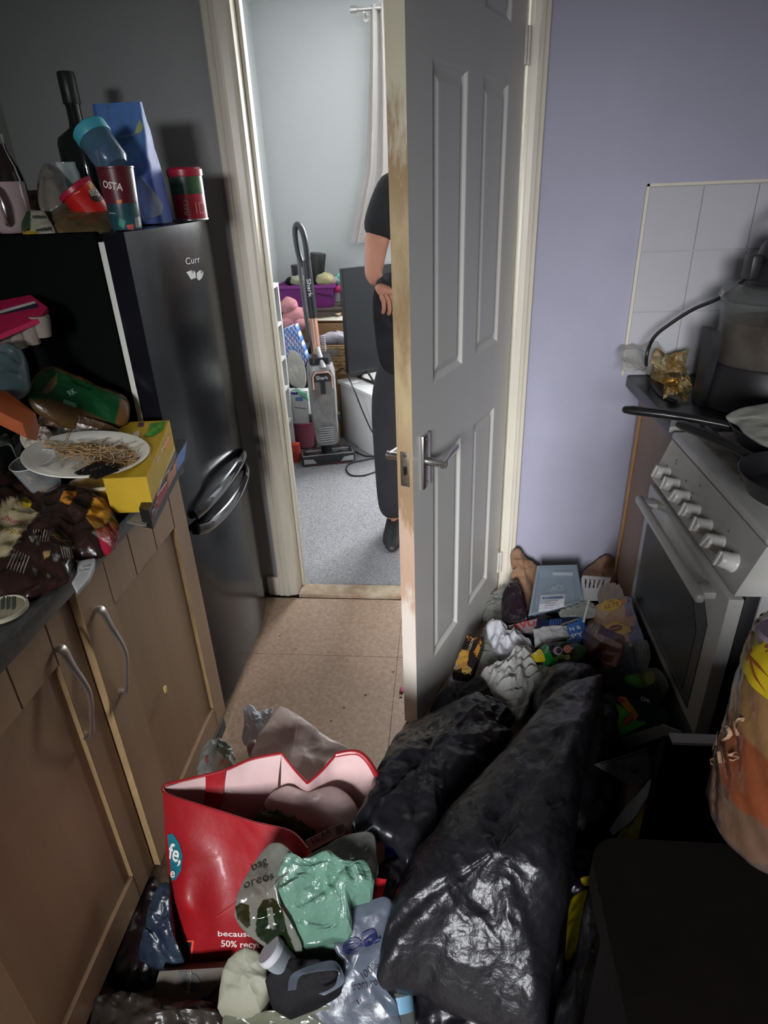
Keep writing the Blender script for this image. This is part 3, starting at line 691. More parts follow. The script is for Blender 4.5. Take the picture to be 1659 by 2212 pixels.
# tall dark square-shouldered bottle
c2 = upright(204, 440, 1.80)
t = thing('bottle', 'tall black square-shouldered bottle, the highest thing on the fridge', 'bottle', c2)
b = B(); prof = [(0.048, 0), (0.050, 0.004), (0.050, 0.185), (0.046, 0.200), (0.020, 0.222), (0.0175, 0.235), (0.0175, 0.290)]
rs = []
for r, z in prof:
    sq = 1.0 if z < 0.205 else 0.0
    ring = []
    for k in range(40):
        a = 2 * PI * k / 40; s = r * (1 + 0.16 * sq * (abs(math.sin(2 * a))) ** 1.5); ring.append(c2 + Vector((s * math.cos(a), s * math.sin(a), z)))
    rs.append(ring)
b.rings(rs); b.out('bottle_glass', mat('black_bottle_glass', (0.008, 0.010, 0.010), 0.08, coat=.5), t)
b = B(); b.lathe([(0.020, 0.272), (0.021, 0.274), (0.021, 0.336), (0.019, 0.340), (0.001, 0.340)], c=c2, seg=28); b.out('bottle_cap', mat('black_cap', (0.015, 0.015, 0.015), 0.4), t)
# blue flour / rice bag, tall, folded top
M_vcp = mat('printed_paper_wrap', (0.5, 0.5, 0.5), 0.55, vc=True, var=.12, vs=30, bump=.1, bs=60)
M_vcg = mat('printed_glossy_wrap', (0.5, 0.5, 0.5), 0.28, vc=True, var=.12, vs=30, bump=.15, bs=70)
c3 = upright(312, 478, 1.70)
t = thing('flour_bag', 'tall blue paper bag with wheat pattern and folded top on the fridge', 'bag', c3)
b = B(); rs = []
for i in range(15):
    s = i / 14; z = 0.258 * s; w = 0.064 * (1 - 0.12 * s); d = 0.042 * (1 - 0.80 * max(0, s - .55) / .45); lean = -0.012 * s
    ring = []
    for k in range(44):
        a = 2 * PI * k / 44; ca, sa = math.cos(a), math.sin(a); e = 0.35
        p = Vector((w * abs(ca) ** e * (1 if ca > 0 else -1) + lean, d * abs(sa) ** e * (1 if sa > 0 else -1), z))
        q = c3 + p; q += Vector((ca, sa, 0)) * 0.006 * ridge(q, 12, 3) * min(1, s * 4); ring.append(q)
    rs.append(ring)
b.rings(rs); fb = b.out('bag_body', M_vcp, t)
paint(fb, (0.25, 0.36, 0.66), [([(205, 205), (300, 205), (330, 300), (300, 340), (215, 330)], (0.30, 0.46, 0.70)), ([(314, 300), (350, 298), (362, 478), (330, 478)], (0.26, 0.34, 0.66)), ([(335, 302), (350, 300), (358, 360), (346, 362)], (0.55, 0.62, 0.82))])
printed(fb, [(290, 290), (301, 258), (309, 272), (305, 286)], ink((0.62, 0.66, 0.45)), parent=t); printed(fb, [(255, 296), (290, 288), (292, 293), (258, 299)], ink((0.5, 0.58, 0.72)), parent=t)
for k in range(7):
    for s in (0, 1, 2):
        x_ = 228 + s * 24 + k * 2; y_ = 232 + k * 13
        printed(fb, [(x_, y_), (x_ + 6, y_ - 6), (x_ + 8, y_ - 2), (x_ + 3, y_ + 4)], ink((0.33, 0.47, 0.62)), parent=t, name='wheat_print')
# plastic tub with turquoise lid, tipped over backwards
c4 = P(250, 362, y=1.52); c4b = P(204, 296, y=1.535)
t = thing('drinks_bottle', 'translucent bluish tub with a turquoise lid, tipped among the packets on the fridge', 'bottle', c4)
ax = (c4b - c4).normalized()
b = B(); b.lathe([(0.028, 0), (0.036, 0.012), (0.036, 0.072), (0.034, 0.077)], T=frame(c4, ax), seg=32); b.out('tub_wall', mat('bluish_film', srgb((0.30, 0.40, 0.48)), 0.2, film=.55), t)
b = B(); b.lathe([(0.038, 0.070), (0.039, 0.072), (0.039, 0.092), (0.036, 0.095), (0.001, 0.095)], T=frame(c4, ax), seg=32); b.out('lid', mat('turquoise_lid', srgb((0.25, 0.60, 0.66)), 0.4), t)
# red gravy drum, tilted
c5 = P(190, 418, y=1.50); ax = Vector((-0.50, -0.15, 0.85)).normalized(); c5 = Vector((c5.x + .008, 1.50, FZ + .03))
t = thing('gravy_drum', 'red drum tilted over, its oval badge cut off by the paper cup', 'drum', c5)
b = B(); b.lathe([(0.031, -0.02), (0.033, -0.018), (0.038, 0.055), (0.039, 0.057)], T=frame(c5, ax), seg=36); db = b.out('drum_body', mat('red_drum_print', srgb((0.72, 0.12, 0.10)), 0.35, var=.2, vs=20), t)
b = B(); b.lathe([(0.041, 0.054), (0.041, 0.063), (0.038, 0.065), (0.001, 0.065)], T=frame(c5, ax), seg=36); b.out('lid', M_lid, t)
printed(db, [(190, 400), (203, 380), (207, 400), (196, 412)], ink((0.85, 0.60, 0.25)), parent=t)
printed(db, ell(208, 418, 16, 19, -20), ink((0.16, 0.08, 0.06)), parent=t, name='oval_badge'); letter(db, 'BIS', (196, 424), (218, 416), ink((0.80, 0.78, 0.65)), hgt=.012, parent=t, off=.0016)
for k in range(3): printed(db, [(150 + k * 5, 402 + k * 8), (166 + k * 3, 396 + k * 8), (167 + k * 3, 398 + k * 8), (151 + k * 5, 404 + k * 8)], ink((0.85, 0.55, 0.45)), parent=t)
# clear triangular tray leaning behind the cup
M_clear = mat('clear_plastic_film', srgb((0.50, 0.53, 0.50)), 0.12, film=.22, bump=.25, bs=25)
M_clearp = mat('clear_rigid_plastic', srgb((0.62, 0.66, 0.68)), 0.10, film=.28)
tag(blob('plastic_tray', [(290, 392, 'y', 1.54), (305, 388, 'y', 1.54), (354, 444, 'y', 1.50), (350, 462, 'y', 1.50), (312, 478, 'y', 1.48), (296, 440, 'y', 1.5)], 0.02, M_clear, amp=.003, seed=4, nang=40, nr=6, smooth_outline=False), 'crushed clear plastic food tray wedged behind the printed cup on the fridge', 'tray')
# pinkish mug
c6 = upright(36, 505, 1.46)
t = thing('mug', 'pale pink mug with a handle at the left end of the fridge top', 'mug', c6)
b = B(); b.lathe([(0.030, 0), (0.037, 0.006), (0.042, 0.03), (0.043, 0.098), (0.0415, 0.100), (0.040, 0.097), (0.038, 0.02), (0.001, 0.012)], c=c6, seg=40, cap1=False)
Mk = mat('pale_pink_ceramic', srgb((0.66, 0.58, 0.58)), 0.2, coat=.3); b.out('mug_body', Mk, t)
b = B(); b.tube(smoothpts([c6 + Vector((.012, -.040, .085)), c6 + Vector((.020, -.062, .080)), c6 + Vector((.024, -.070, .055)), c6 + Vector((.020, -.060, .028)), c6 + Vector((.012, -.041, .022))], 6), 0.006, 8, flat=1.5); b.out('handle', Mk, t)
# seasoning packet hanging over the front
def wrap(name, lab, cat, outline, h, base, regions, m=None, group=None, **k):
    o = blob(name, outline, h, m or M_vcg, **k); paint(o, base, regions); return tag(o, lab, cat, group)
wrap('seasoning_packet', 'small white, green and yellow seasoning packet beside the pink mug', 'packet', [(50, 462, 'y', 1.46), (92, 458, 'y', 1.47), (108, 478, 'y', 1.44), (122, 508, 'y', 1.41), (100, 516, 'y', 1.40), (60, 517, 'y', 1.40), (46, 495, 'y', 1.43)], .012, (0.60, 0.59, 0.52), [([(40, 455), (66, 455), (66, 500), (40, 500)], (0.10, 0.22, 0.12)), ([(46, 500), (82, 498), (80, 520), (46, 520)], (0.60, 0.50, 0.14)), ([(70, 465), (100, 466), (101, 472), (70, 471)], (0.25, 0.27, 0.25)), ([(78, 494), (112, 490), (113, 498), (78, 500)], (0.22, 0.24, 0.22))], seed=5, nang=64, nr=12)
tag(blob('bread_pack', [(112, 452, 'y', 1.55), (170, 446, 'y', 1.56), (228, 452, 'y', 1.52), (246, 480, 'y', 1.46), (226, 503, 'y', 1.42), (150, 509, 'y', 1.42), (116, 500, 'y', 1.43)], .022, mat('brown_film_pack', srgb((0.36, 0.30, 0.20)), 0.25, var=.5, vs=16, bump=.3, bs=40), seed=6, nang=64), 'flat brown film-wrapped bread pack lying in front of the red drum', 'pack')
tag(blob('plastic_bag', [(84, 395, 'y', 1.6), (104, 362, 'y', 1.62), (132, 385, 'y', 1.6), (138, 440, 'y', 1.52), (110, 462, 'y', 1.5), (86, 450, 'y', 1.5)], .03, mat('pale_crumpled_film', srgb((0.50, 0.48, 0.44)), 0.3, film=.65, bump=.3, bs=30), amp=.008, seed=8), 'crumpled pale plastic bag between the mug and the red drum', 'bag')
c7 = upright(24, 400, 1.66)
t = thing('bottle', 'dark bottle with a silver-edged cap leaning at the far left of the fridge top', 'bottle', c7)
T = frame(c7, Vector((-0.02, 0, 1)))
b = B(); b.lathe([(0.034, 0), (0.036, 0.004), (0.036, 0.10), (0.030, 0.135), (0.016, 0.170), (0.014, 0.192)], T=T, seg=28); b.out('bottle_glass', mat('brown_black_glass', (0.02, 0.012, 0.012), 0.12, coat=.4), t)
b = B(); b.lathe([(0.0165, 0.185), (0.017, 0.187), (0.017, 0.205), (0.001, 0.207)], T=T, seg=24); b.out('bottle_cap', mat('tarnished_cap', (0.2, 0.19, 0.18), 0.4, metal=.6), t)
c8 = upright(146, 372, 1.64)
t = thing('glass_jar', 'small clear glass jar behind the red drum, left of the turquoise lid', 'jar', c8)
b = B(); b.lathe([(0.022, 0), (0.026, 0.004), (0.026, 0.118), (0.022, 0.128), (0.022, 0.140), (0.020, 0.140), (0.020, 0.128), (0.023, 0.116), (0.023, 0.006), (0.001, 0.005)], c=c8, seg=30); b.out('jar_glass', mat('clear_glass', (0.75, 0.85, 0.82), 0.06, film=.15), t)
c9 = upright(74, 398, 1.60)
t = thing('picture_card', 'small framed card standing behind the pink mug', 'card', c9)
Mx = Matrix.Translation(c9) @ Matrix.Rotation(math.radians(-8), 4, 'X')
b = B(Mx); b.box((-.028, -.004, 0), (.028, .004, 0.085), .002); fc = b.out('card_frame', mat('pinkish_frame', srgb((0.45, 0.34, 0.32)), .5), t)
b = B(Mx); b.box((-.020, -.0052, 0.01), (.020, -.004, 0.075), .0003); b.out('card_print', mat('dark_card', srgb((0.20, 0.16, 0.14)), .5, col2=srgb((0.5, 0.45, 0.4)), vs=40), t)
# ============================================================ THINGS ON THE LEFT WORKTOP
WZ = WTOP + 0.0015
# dark appliance in shadow, with egg carton on it
t = thing('toaster', 'black appliance in deep shadow under the egg carton', 'toaster', (-1.06, 1.24, WZ))
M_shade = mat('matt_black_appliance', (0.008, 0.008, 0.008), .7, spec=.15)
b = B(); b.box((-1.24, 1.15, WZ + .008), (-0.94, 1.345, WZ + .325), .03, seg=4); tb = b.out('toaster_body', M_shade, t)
b = B()
for yy in (1.19, 1.26): b.box((-1.20, yy, WZ + .324), (-0.98, yy + .022, WZ + .327), .0005)
b.out('toast_slot', M_dark, tb); b = B(); b.box((-0.942, 1.225, WZ + .20), (-0.925, 1.255, WZ + .215), .004); b.out('lever', M_dark, t)
b = B()
for xx in (-1.21, -.97):
    for yy in (1.17, 1.31): b.cyl((xx, yy, WZ), (xx, yy, WZ + .01), .01)
b.out('foot', M_dark, t)
ez = 1.258
t = thing('egg_carton', 'pink and white egg carton with moulded grey base at the left edge', 'egg carton', P(30, 690, z=ez - .06))
q = [(-30, 655, 'y', 1.36), (66, 637, 'y', 1.36), (103, 664, 'y', 1.31), (86, 686, 'y', 1.27), (-30, 735, 'y', 1.20)]
b = B(); b.prism([V3(p) for p in q], (0, 0, -.010)); b.bevel(.003); sl = b.out('carton_sleeve', mat('carton_pink', srgb((0.66, 0.10, 0.28)), .5, var=.15, vs=20), t)
printed(sl, [(-10, 674), (74, 651), (79, 655), (-10, 681)], ink((0.75, 0.73, 0.70)), parent=t); printed(sl, [(-10, 681), (79, 655), (84, 664), (-10, 683)], ink((0.15, 0.14, 0.22)), parent=t)
Mpulp = mat('grey_moulded_pulp', srgb((0.50, 0.46, 0.42)), .9, bump=.3, bs=90)
for k, (px_, py_) in enumerate([(4, 706), (32, 700), (60, 692), (84, 676)]):
    p = P(px_, py_ + 6, y=1.255 + .01 * k); b = B(); b.lathe([(0.008, -.045), (0.014, -.043), (0.019, -.012), (0.020, 0.0)], c=p, seg=14); b.out('egg_cup', Mpulp, t)
tag(blob('plastic_bag', [(-20, 780, 'y', 1.20), (20, 752, 'y', 1.22), (52, 768, 'y', 1.22), (64, 810, 'y', 1.20), (60, 838, 'y', 1.17), (20, 860, 'y', 1.13), (-20, 870, 'y', 1.12)], .035, mat('blue_grey_film', srgb((0.30, 0.37, 0.38)), .2, film=.45, bump=.3, bs=25), seed=11, amp=.01, low=.03), 'bluish clear plastic bag at the left edge above the green bread bag', 'bag')
o = wrap('bread_bag', 'green and clear bag of sliced bread leaning on the fridge behind the plate', 'bread', [(62, 868, 'y', 1.22), (72, 822, 'y', 1.26), (110, 800, 'y', 1.30), (170, 820, 'y', 1.33), (236, 852, 'y', 1.35), (272, 862, 'y', 1.36), (281, 884, 'y', 1.34), (268, 912, 'y', 1.31), (222, 926, 'y', 1.28), (150, 912, 'y', 1.24), (96, 890, 'y', 1.22)], .030, (0.30, 0.22, 0.12), [([(60, 862), (75, 815), (110, 795), (240, 848), (268, 860), (250, 918), (180, 885), (110, 862)], (0.03, 0.24, 0.11)), ([(112, 818), (124, 806), (122, 830), (102, 852), (90, 846)], (0.42, 0.36, 0.24)), ([(262, 856), (290, 868), (284, 900), (262, 922), (248, 918)], (0.38, 0.26, 0.14))], amp=.006, seed=12, nang=110, nr=22, low=.05)
printed(o, [(138, 862), (165, 872), (163, 881), (136, 870)], ink((0.30, 0.52, 0.40))); letter(o, 'RK', (152, 856), (166, 848), ink((0.55, 0.70, 0.60)), hgt=.012)
tag(blob('pasta_pack', [(84, 900, 'y', 1.22), (120, 885, 'y', 1.24), (180, 898, 'y', 1.26), (250, 925, 'y', 1.28), (252, 940, 'y', 1.27), (150, 935, 'y', 1.24), (92, 922, 'y', 1.22)], .004, mat('brown_pasta_pack', srgb((0.36, 0.26, 0.16)), .3, col2=srgb((0.14, 0.10, 0.06)), vs=22, bump=.4, bs=40, coat=.3), seed=13, amp=.008, low=.09), 'clear pack of brown dried food under the green bread bag', 'pack')
q = [(-20, 842, 'y', 1.12), (14, 845, 'y', 1.12), (76, 892, 'y', 1.10), (70, 920, 'y', 1.07), (48, 914, 'y', 1.05), (-20, 880, 'y', 1.05)]
b = B(); b.prism([V3(p) for p in q], (0, 0, -.03)); b.bevel(.004); tag(b.out('cheese_block', mat('orange_block', srgb((0.58, 0.28, 0.11)), .5, var=.2, vs=20)), 'orange block-shaped pack at the left edge below the bread bag', 'pack')
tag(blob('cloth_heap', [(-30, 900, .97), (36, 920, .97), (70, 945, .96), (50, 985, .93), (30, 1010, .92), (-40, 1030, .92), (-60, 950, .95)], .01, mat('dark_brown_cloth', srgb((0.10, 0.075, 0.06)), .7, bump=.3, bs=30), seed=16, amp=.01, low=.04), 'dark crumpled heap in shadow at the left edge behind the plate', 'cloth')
tag(blob('plastic_film', [(-20, 900, 1.02), (14, 895, 1.02), (46, 948, .98), (38, 990, .955), (20, 960, .99), (-20, 960, 1.0)], .012, M_clear, seed=14, amp=.008), 'crumpled clear film at the left edge beside the plate', 'film')
# yellow box, flat black box
t = thing('taco_box', 'yellow food carton with green and purple print beside the plate', 'box', P(310, 1000, z=WZ))
c = [V3(p) for p in ((262, 912, 'y', 1.335), (366, 908, 'y', 1.335), (316, 1030, 'y', 1.06), (222, 1034, 'y', 1.06))]
b = B(); b.prism(c, (0, 0, -.075)); b.bevel(.002); yb = b.out('carton', mat('yellow_carton', srgb((0.66, 0.54, 0.10)), .45, var=.12, vs=20), t)
for q, cc in (([(300, 913), (312, 912), (310, 922), (298, 922)], (0.25, 0.12, 0.25)), ([(325, 915), (358, 910), (352, 930), (330, 944), (318, 942)], (0.20, 0.45, 0.12)), ([(288, 935), (302, 930), (300, 946), (284, 950)], (0.75, 0.70, 0.6)), ([(352, 960), (366, 935), (368, 952), (356, 975)], (0.75, 0.45, 0.15))): printed(yb, q, ink(cc), parent=t)
for k in range(3): printed(yb, ell(346 - 12 * k, 921 + 8 * k, 8, 5, -30), ink((0.30, 0.55, 0.15)), parent=t, off=.0012)
letter(yb, 'EL PASO', (338, 1000), (364, 950), ink((0.85, 0.80, 0.7)), hgt=.010, parent=t)
t = thing('pizza_box', 'flat black carton with red, peach and blue side, on the front edge of the worktop', 'box', P(360, 1040, z=WZ))
c = [V3(p) for p in ((356, 952, .918), (403, 947, .918), (322, 1103, .918), (300, 1098, .918))]
b = B(); b.prism(c, (0, 0, -(.918 - WZ))); b.bevel(.0015); pb = b.out('carton', mat('black_carton', srgb((0.09, 0.085, 0.08)), .45, var=.2, vs=20), t)
for q, cc in (([(403, 954), (398, 992), (381, 1020), (383, 985)], (0.28, 0.42, 0.66)), ([(383, 988), (380, 1022), (362, 1056), (360, 1034), (368, 1010)], (0.62, 0.42, 0.30)), ([(366, 1014), (350, 1036), (327, 1108), (329, 1122), (362, 1058)], (0.55, 0.12, 0.16)), ([(327, 1105), (340, 1080), (342, 1098), (329, 1122)], (0.6, 0.55, 0.55))): printed(pb, q, ink(cc), parent=t)
tag(slab('carton_flap', [(296, 1108, WZ + .012), (330, 1104, WZ + .014), (316, 1136, WZ + .010), (272, 1128, WZ + .010)], .0015, mat('grey_board_inside', srgb((0.46, 0.44, 0.40)), .8)), 'torn grey and white cardboard flap at the edge of the worktop', 'cardboard')
# butter tub
c = P(238, 1085, z=WZ)
t = thing('butter_tub', 'yellow oval butter tub with a white rim under the plate edge', 'tub', c)
T = Matrix.Translation(c) @ Matrix.Rotation(math.radians(25), 4, 'Z') @ Matrix.Diagonal((1.25, .85, 1, 1))
b = B(); b.lathe([(0.042, 0), (0.045, 0.003), (0.052, 0.048)], T=T, seg=40); b.out('tub_wall', mat('yellow_tub', srgb((0.66, 0.53, 0.16)), .4), t)
b = B(); b.lathe([(0.052, 0.046), (0.056, 0.048), (0.056, 0.054), (0.052, 0.055), (0.050, 0.050), (0.047, 0.03), (0.001, 0.03)], T=T, seg=40, cap0=False); b.out('tub_rim', mat('cream_tub_rim', srgb((0.66, 0.62, 0.52)), .4), t)
# plate of noodles
pc = P(190, 988, z=.985)
t = thing('plate', 'white dinner plate of leftover noodles on the left worktop', 'plate', pc - Vector((0, 0, .012)))
PT = Matrix.Translation(pc) @ Matrix.Rotation(math.radians(7), 4, 'Y')
pr = 0.1175
b = B(); b.lathe([(0.050, -.010), (0.056, -.011), (0.064, -.006), (0.095, 0.001), (pr, 0.009), (pr + .001, 0.012), (pr - .003, 0.0125), (0.094, 0.005), (0.078, -.001), (0.001, -.003)], T=PT, seg=72, cap1=False)
b.out('plate', mat('white_china', srgb((0.84, 0.83, 0.78)), .25, coat=.2, var=.04, vs=10), t)
b = B()
for k in range(230):
    a0 = random.uniform(0, 2 * PI); cx_ = random.gauss(-.012, .034); cy_ = random.gauss(.028, .016)
    if k > 98: cx_ = random.gauss(.066, .011); cy_ = random.gauss(-.018, .008)
    z_ = random.uniform(0.001, .009); pts = []
    d_ = a0; x_, y_ = cx_, cy_
    for i in range(7):
        pts.append(PT @ Vector((x_, y_, z_ + .006 * max(0, (math.hypot(x_, y_) - .085) * 25) + .002 * math.sin(i + k)))); d_ += random.uniform(-.7, .7); x_ += .009 * math.cos(d_); y_ += .009 * math.sin(d_)
        if math.hypot(x_, y_) > .108: d_ += PI
    b.tube(smoothpts(pts, 2), .00095, 4)
o = b.out('noodles', mat('brown_noodles', srgb((0.70, 0.58, 0.40)), .6, col2=srgb((0.52, 0.40, 0.25)), vs=20)); tag(o, 'tangle of thin brown noodles left on the plate', 'noodles', kind='stuff')
tag(blob('paper_tissue', [(48, 936, 1.0), (80, 924, 1.005), (112, 938, 1.005), (104, 962, 1.0), (66, 972, .998), (46, 958, .998)], .016, mat('white_tissue', srgb((0.66, 0.62, 0.56)), .85, bump=.2, bs=50), amp=.01, f=30, seed=15), 'crumpled white tissue on the far left rim of the plate', 'tissue')
sx = pc.z + .005
b = B(); b.prism([V3(p) for p in ((160, 1020, sx), (208, 997, sx + .004), (257, 1014, sx + .002), (207, 1033, sx))], (0, 0, -.003)); sc_ = b.out('sauce_sachet', mat('black_foil_sachet', (0.012, 0.010, 0.010), .18, bump=.3, bs=60, coat=.4)); tag(sc_, 'black sauce sachet on the front rim of the plate', 'sachet')
letter(sc_, 'soy', (196, 1018), (222, 1010), ink((0.35, 0.32, 0.30)), hgt=.01)
# tumbler lying/standing at plate rim
g0 = P(100, 1052, z=.935); gax = Vector((-0.10, -.12, 1)).normalized()
t = thing('tumbler', 'clear glass tumbler standing by the left of the noodle plate', 'glass', g0 - Vector((0, 0, .0)))
b = B(); b.lathe([(0.028, 0), (0.030, 0.002), (0.043, 0.062), (0.0425, 0.063), (0.0415, 0.062), (0.0285, 0.006), (0.001, 0.005)], T=frame(g0, gax), seg=44, cap1=False); b.out('glass_wall', mat('clear_glass_b', (0.80, 0.82, 0.80), .04, film=.02, fr=.22), t)
b = B(); b.tube([frame(g0, gax) @ Vector((0.043 * math.cos(2 * PI * k / 44), 0.043 * math.sin(2 * PI * k / 44), .0625)) for k in range(44)], .0009, 6, closed=True); b.out('glass_rim', mat('glass_rim', (0.45, 0.47, 0.46), .1), t)
# big brown snack bag
o = wrap('frozen_food_bag', 'large crumpled brown, yellow and pink food bag spread over the near worktop', 'bag', [(-60, 1028, WZ + .05), (20, 1020, WZ + .05), (70, 1022, WZ + .05), (118, 1048, WZ + .04), (165, 1062, WZ + .04), (206, 1064, WZ + .04), (240, 1098, WZ + .02), (257, 1150, WZ), (246, 1186, WZ), (214, 1206, WZ), (170, 1212, WZ), (150, 1255, WZ), (110, 1276, WZ), (60, 1300, WZ), (0, 1296, WZ), (-60, 1280, WZ)], .028, (0.15, 0.09, 0.075), [
    ([(-60, 1100), (0, 1090), (28, 1072), (82, 1108), (40, 1160), (18, 1200), (-60, 1215)], (0.62, 0.57, 0.44)), ([(48, 1022), (66, 1020), (110, 1050), (96, 1066), (80, 1058)], (0.66, 0.48, 0.20)), ([(138, 1060), (168, 1062), (150, 1090), (128, 1082)], (0.68, 0.45, 0.15)), ([(205, 1074), (222, 1074), (242, 1098), (232, 1130), (206, 1145), (186, 1118)], (0.74, 0.52, 0.18)), ([(206, 1144), (250, 1128), (262, 1165), (232, 1208), (222, 1190)], (0.72, 0.14, 0.25)), ([(92, 1192), (108, 1190), (108, 1202), (96, 1204)], (0.6, 0.5, 0.3))], amp=.017, f=12, seed=21, nang=150, nr=34, fine=.5)
for k in range(7): printed(o, [(66 + k * 6, 1170 + (k % 2) * 3), (72 + k * 6, 1144), (74 + k * 6, 1144), (68 + k * 6, 1171)], ink((0.5, 0.46, 0.42)), name='small_print')
for k in range(6): printed(o, [(14 + k * 7, 1228 + k * 2), (32 + k * 6, 1186 + k * 3), (34 + k * 6, 1187 + k * 3), (16 + k * 7, 1230 + k * 2)], ink((0.45, 0.42, 0.38)), name='small_print')
for k in range(5): printed(o, [(130 + k * 5, 1180), (136 + k * 5, 1206), (138 + k * 5, 1205), (132 + k * 5, 1179)], ink((0.5, 0.46, 0.42)), name='small_print')
printed(o, [(62, 1160), (76, 1148), (84, 1156), (70, 1174)], ink((0.5, 0.48, 0.45))); printed(o, ell(56, 1086, 13, 11, 30), ink((0.72, 0.62, 0.10)), name='round_logo')
letter(o, 'delicious', (22, 1102), (66, 1112), ink((0.2, 0.12, 0.1)), hgt=.007); letter(o, 'chunky', (2, 1122), (52, 1132), ink((0.55, 0.2, 0.3)), hgt=.009); letter(o, 'chips', (0, 1150), (42, 1156), ink((0.5, 0.42, 0.1)), hgt=.010); letter(o, 'foil', (108, 1156), (136, 1172), ink((0.68, 0.5, 0.15)), hgt=.007)
wrap('paper_scrap', 'torn white paper scrap with print at the worktop edge below the brown bag', 'paper', [(166, 1214, WZ + .004), (206, 1208, WZ + .004), (204, 1226, WZ + .003), (192, 1252, WZ), (166, 1282, WZ), (155, 1260, WZ), (168, 1240, WZ + .004)], .004, (0.62, 0.62, 0.62), [([(178, 1222), (196, 1219), (196, 1222), (178, 1225)], (0.4, 0.4, 0.4)), ([(178, 1230), (194, 1227), (194, 1230), (178, 1233)], (0.4, 0.4, 0.4))], m=M_vcp, amp=.003, seed=22, nang=48, smooth_outline=False, prof=.3)
c = P(8, 1322, z=WZ)
t = thing('tub_cover', 'pale round tub cover with dark stripes at the left edge of the worktop', 'cover', c)
b = B(); b.lathe([(0.034, 0), (0.037, 0.002), (0.037, 0.008), (0.034, 0.009), (0.032, 0.006), (0.001, 0.006)], c=c, seg=40); pl_ = b.out('lid_disc', mat('cream_lid', srgb((0.52, 0.50, 0.42)), .5), t)
for k in range(3): printed(pl_, [(2 + k * 12, 1288), (9 + k * 12, 1288), (9 + k * 12, 1316), (2 + k * 12, 1318)], ink((0.25, 0.27, 0.22)), parent=t)
# ============================================================ THE ROOM BEYOND
M_wl = mat('white_laminate', (0.62, 0.62, 0.62), .35, var=.04, vs=4)
CZ = 0.0045
# bookcase against the left wall, open towards +x
BX0, BX1, BY0, BY1 = RX0 + .018, -0.893, 2.62, 3.52
bk = thing('bookcase', 'low white open bookcase against the left wall, just past the doorway', 'bookcase', ((BX0 + BX1) / 2, (BY0 + BY1) / 2, CZ))
for yy in (BY0, BY1 - .022): B().box((BX0, yy, CZ), (BX1, yy + .022, 1.010), .001, seg=1).out('side_panel', M_wl, bk, smooth=False)
B().box((BX0 + .002, BY0 + .022, CZ + .06), (BX0 + .008, BY1 - .022, 0.99)).out('back_panel', mat('grey_back_board', (0.30, 0.30, 0.31), .7), bk, smooth=False)
SHZ = [0.062, 0.263, 0.455, 0.625, 0.812, 1.010]
for z in SHZ: B().box((BX0 + .008, BY0 + .022, z - .018), (BX1 - .001, BY1 - .022, z), .001, seg=1).out('shelf', M_wl, bk, smooth=False)
# things on it
c = Vector((BX1 - .06, 3.22, 1.0115))
def spray(name, lab, c, r, h, colb, colc):
    t = thing(name, lab, 'can', c)
    b = B(); b.lathe([(r, 0), (r, h * .8), (r * .9, h * .84), (r * .5, h * .87)], c=c, seg=24); b.out('can_body', mat('can_' + name + str(int(h * 1000)), colb, .3, var=.3, vs=25), t)
    b = B(); b.lathe([(r * .55, h * .86), (r * .55, h * .97), (r * .4, h), (.001, h)], c=c, seg=20); b.out('can_cap', mat('cap_' + str(int(h * 1000)), colc, .4), t); return t
t = thing('spray_bottle', 'tall white and blue bottle on top of the bookcase, half hidden by the door frame', 'bottle', c)
b = B(); b.lathe([(.032, 0), (.034, .004), (.034, .20), (.026, .23), (.014, .245)], c=c, seg=28); bb = b.out('bottle_body', mat('pale_blue_label', srgb((0.70, 0.78, 0.90)), .35, var=.2, vs=20), t)
b = B(); b.lathe([(.0344, .175), (.0344, .19)], c=c, seg=28, cap0=False, cap1=False); b.lathe([(.0344, .02), (.0344, .028)], c=c, seg=28, cap0=False, cap1=False); b.out('label_band', mat('blue_band', srgb((0.25, 0.25, 0.60)), .4), t)
b = B(); b.lathe([(.016, .243), (.016, .285), (.012, .29), (.001, .29)], c=c, seg=20); b.out('bottle_cap', M_wl, t)
def book(x0, y0, z, w, d, h, col, lab):     # spine towards +x
    t = thing('book', lab, 'book', (x0 - d / 2, y0 + w / 2, z), 'books on the white bookcase')
    m = mat('cover_%02x%02x%02x' % tuple(int(v * 255) for v in col), srgb(col), .45, var=.15, vs=15)
    b = B(); b.box((x0 - d, y0, z), (x0, y0 + .0025, z + h)); b.box((x0 - d, y0 + w - .0025, z), (x0, y0 + w, z + h)); b.box((x0 - .003, y0 + .002, z), (x0, y0 + w - .002, z + h)); b.out('cover', m, t, smooth=False)
    B().box((x0 - d + .004, y0 + .0025, z + .003), (x0 - .003, y0 + w - .0025, z + h - .003)).out('pages', mat('book_pages', (0.6, 0.57, 0.48), .8), t, smooth=False)
for i, (w, h, col, nm) in enumerate(((.022, .150, (0.10, 0.12, 0.20), 'dark navy'), (.030, .155, (0.22, 0.28, 0.42), 'slate blue'), (.018, .140, (0.60, 0.60, 0.62), 'pale grey'), (.026, .150, (0.08, 0.08, 0.10), 'black'))):
    book(BX1 - .02, 3.475 - sum((.024, .034, .022, .03)[:i + 1]), 0.8135, w, .13, h, col, nm + ' upright book on the top shelf of the white bookcase')
t = thing('photo_frame', 'small white-edged frame leaning on the second shelf of the bookcase', 'frame', (BX1 - .05, 3.36, .6265))
Mx = Matrix.Translation((BX1 - .03, 3.38, .6265)) @ Matrix.Rotation(math.radians(-8), 4, 'Y')
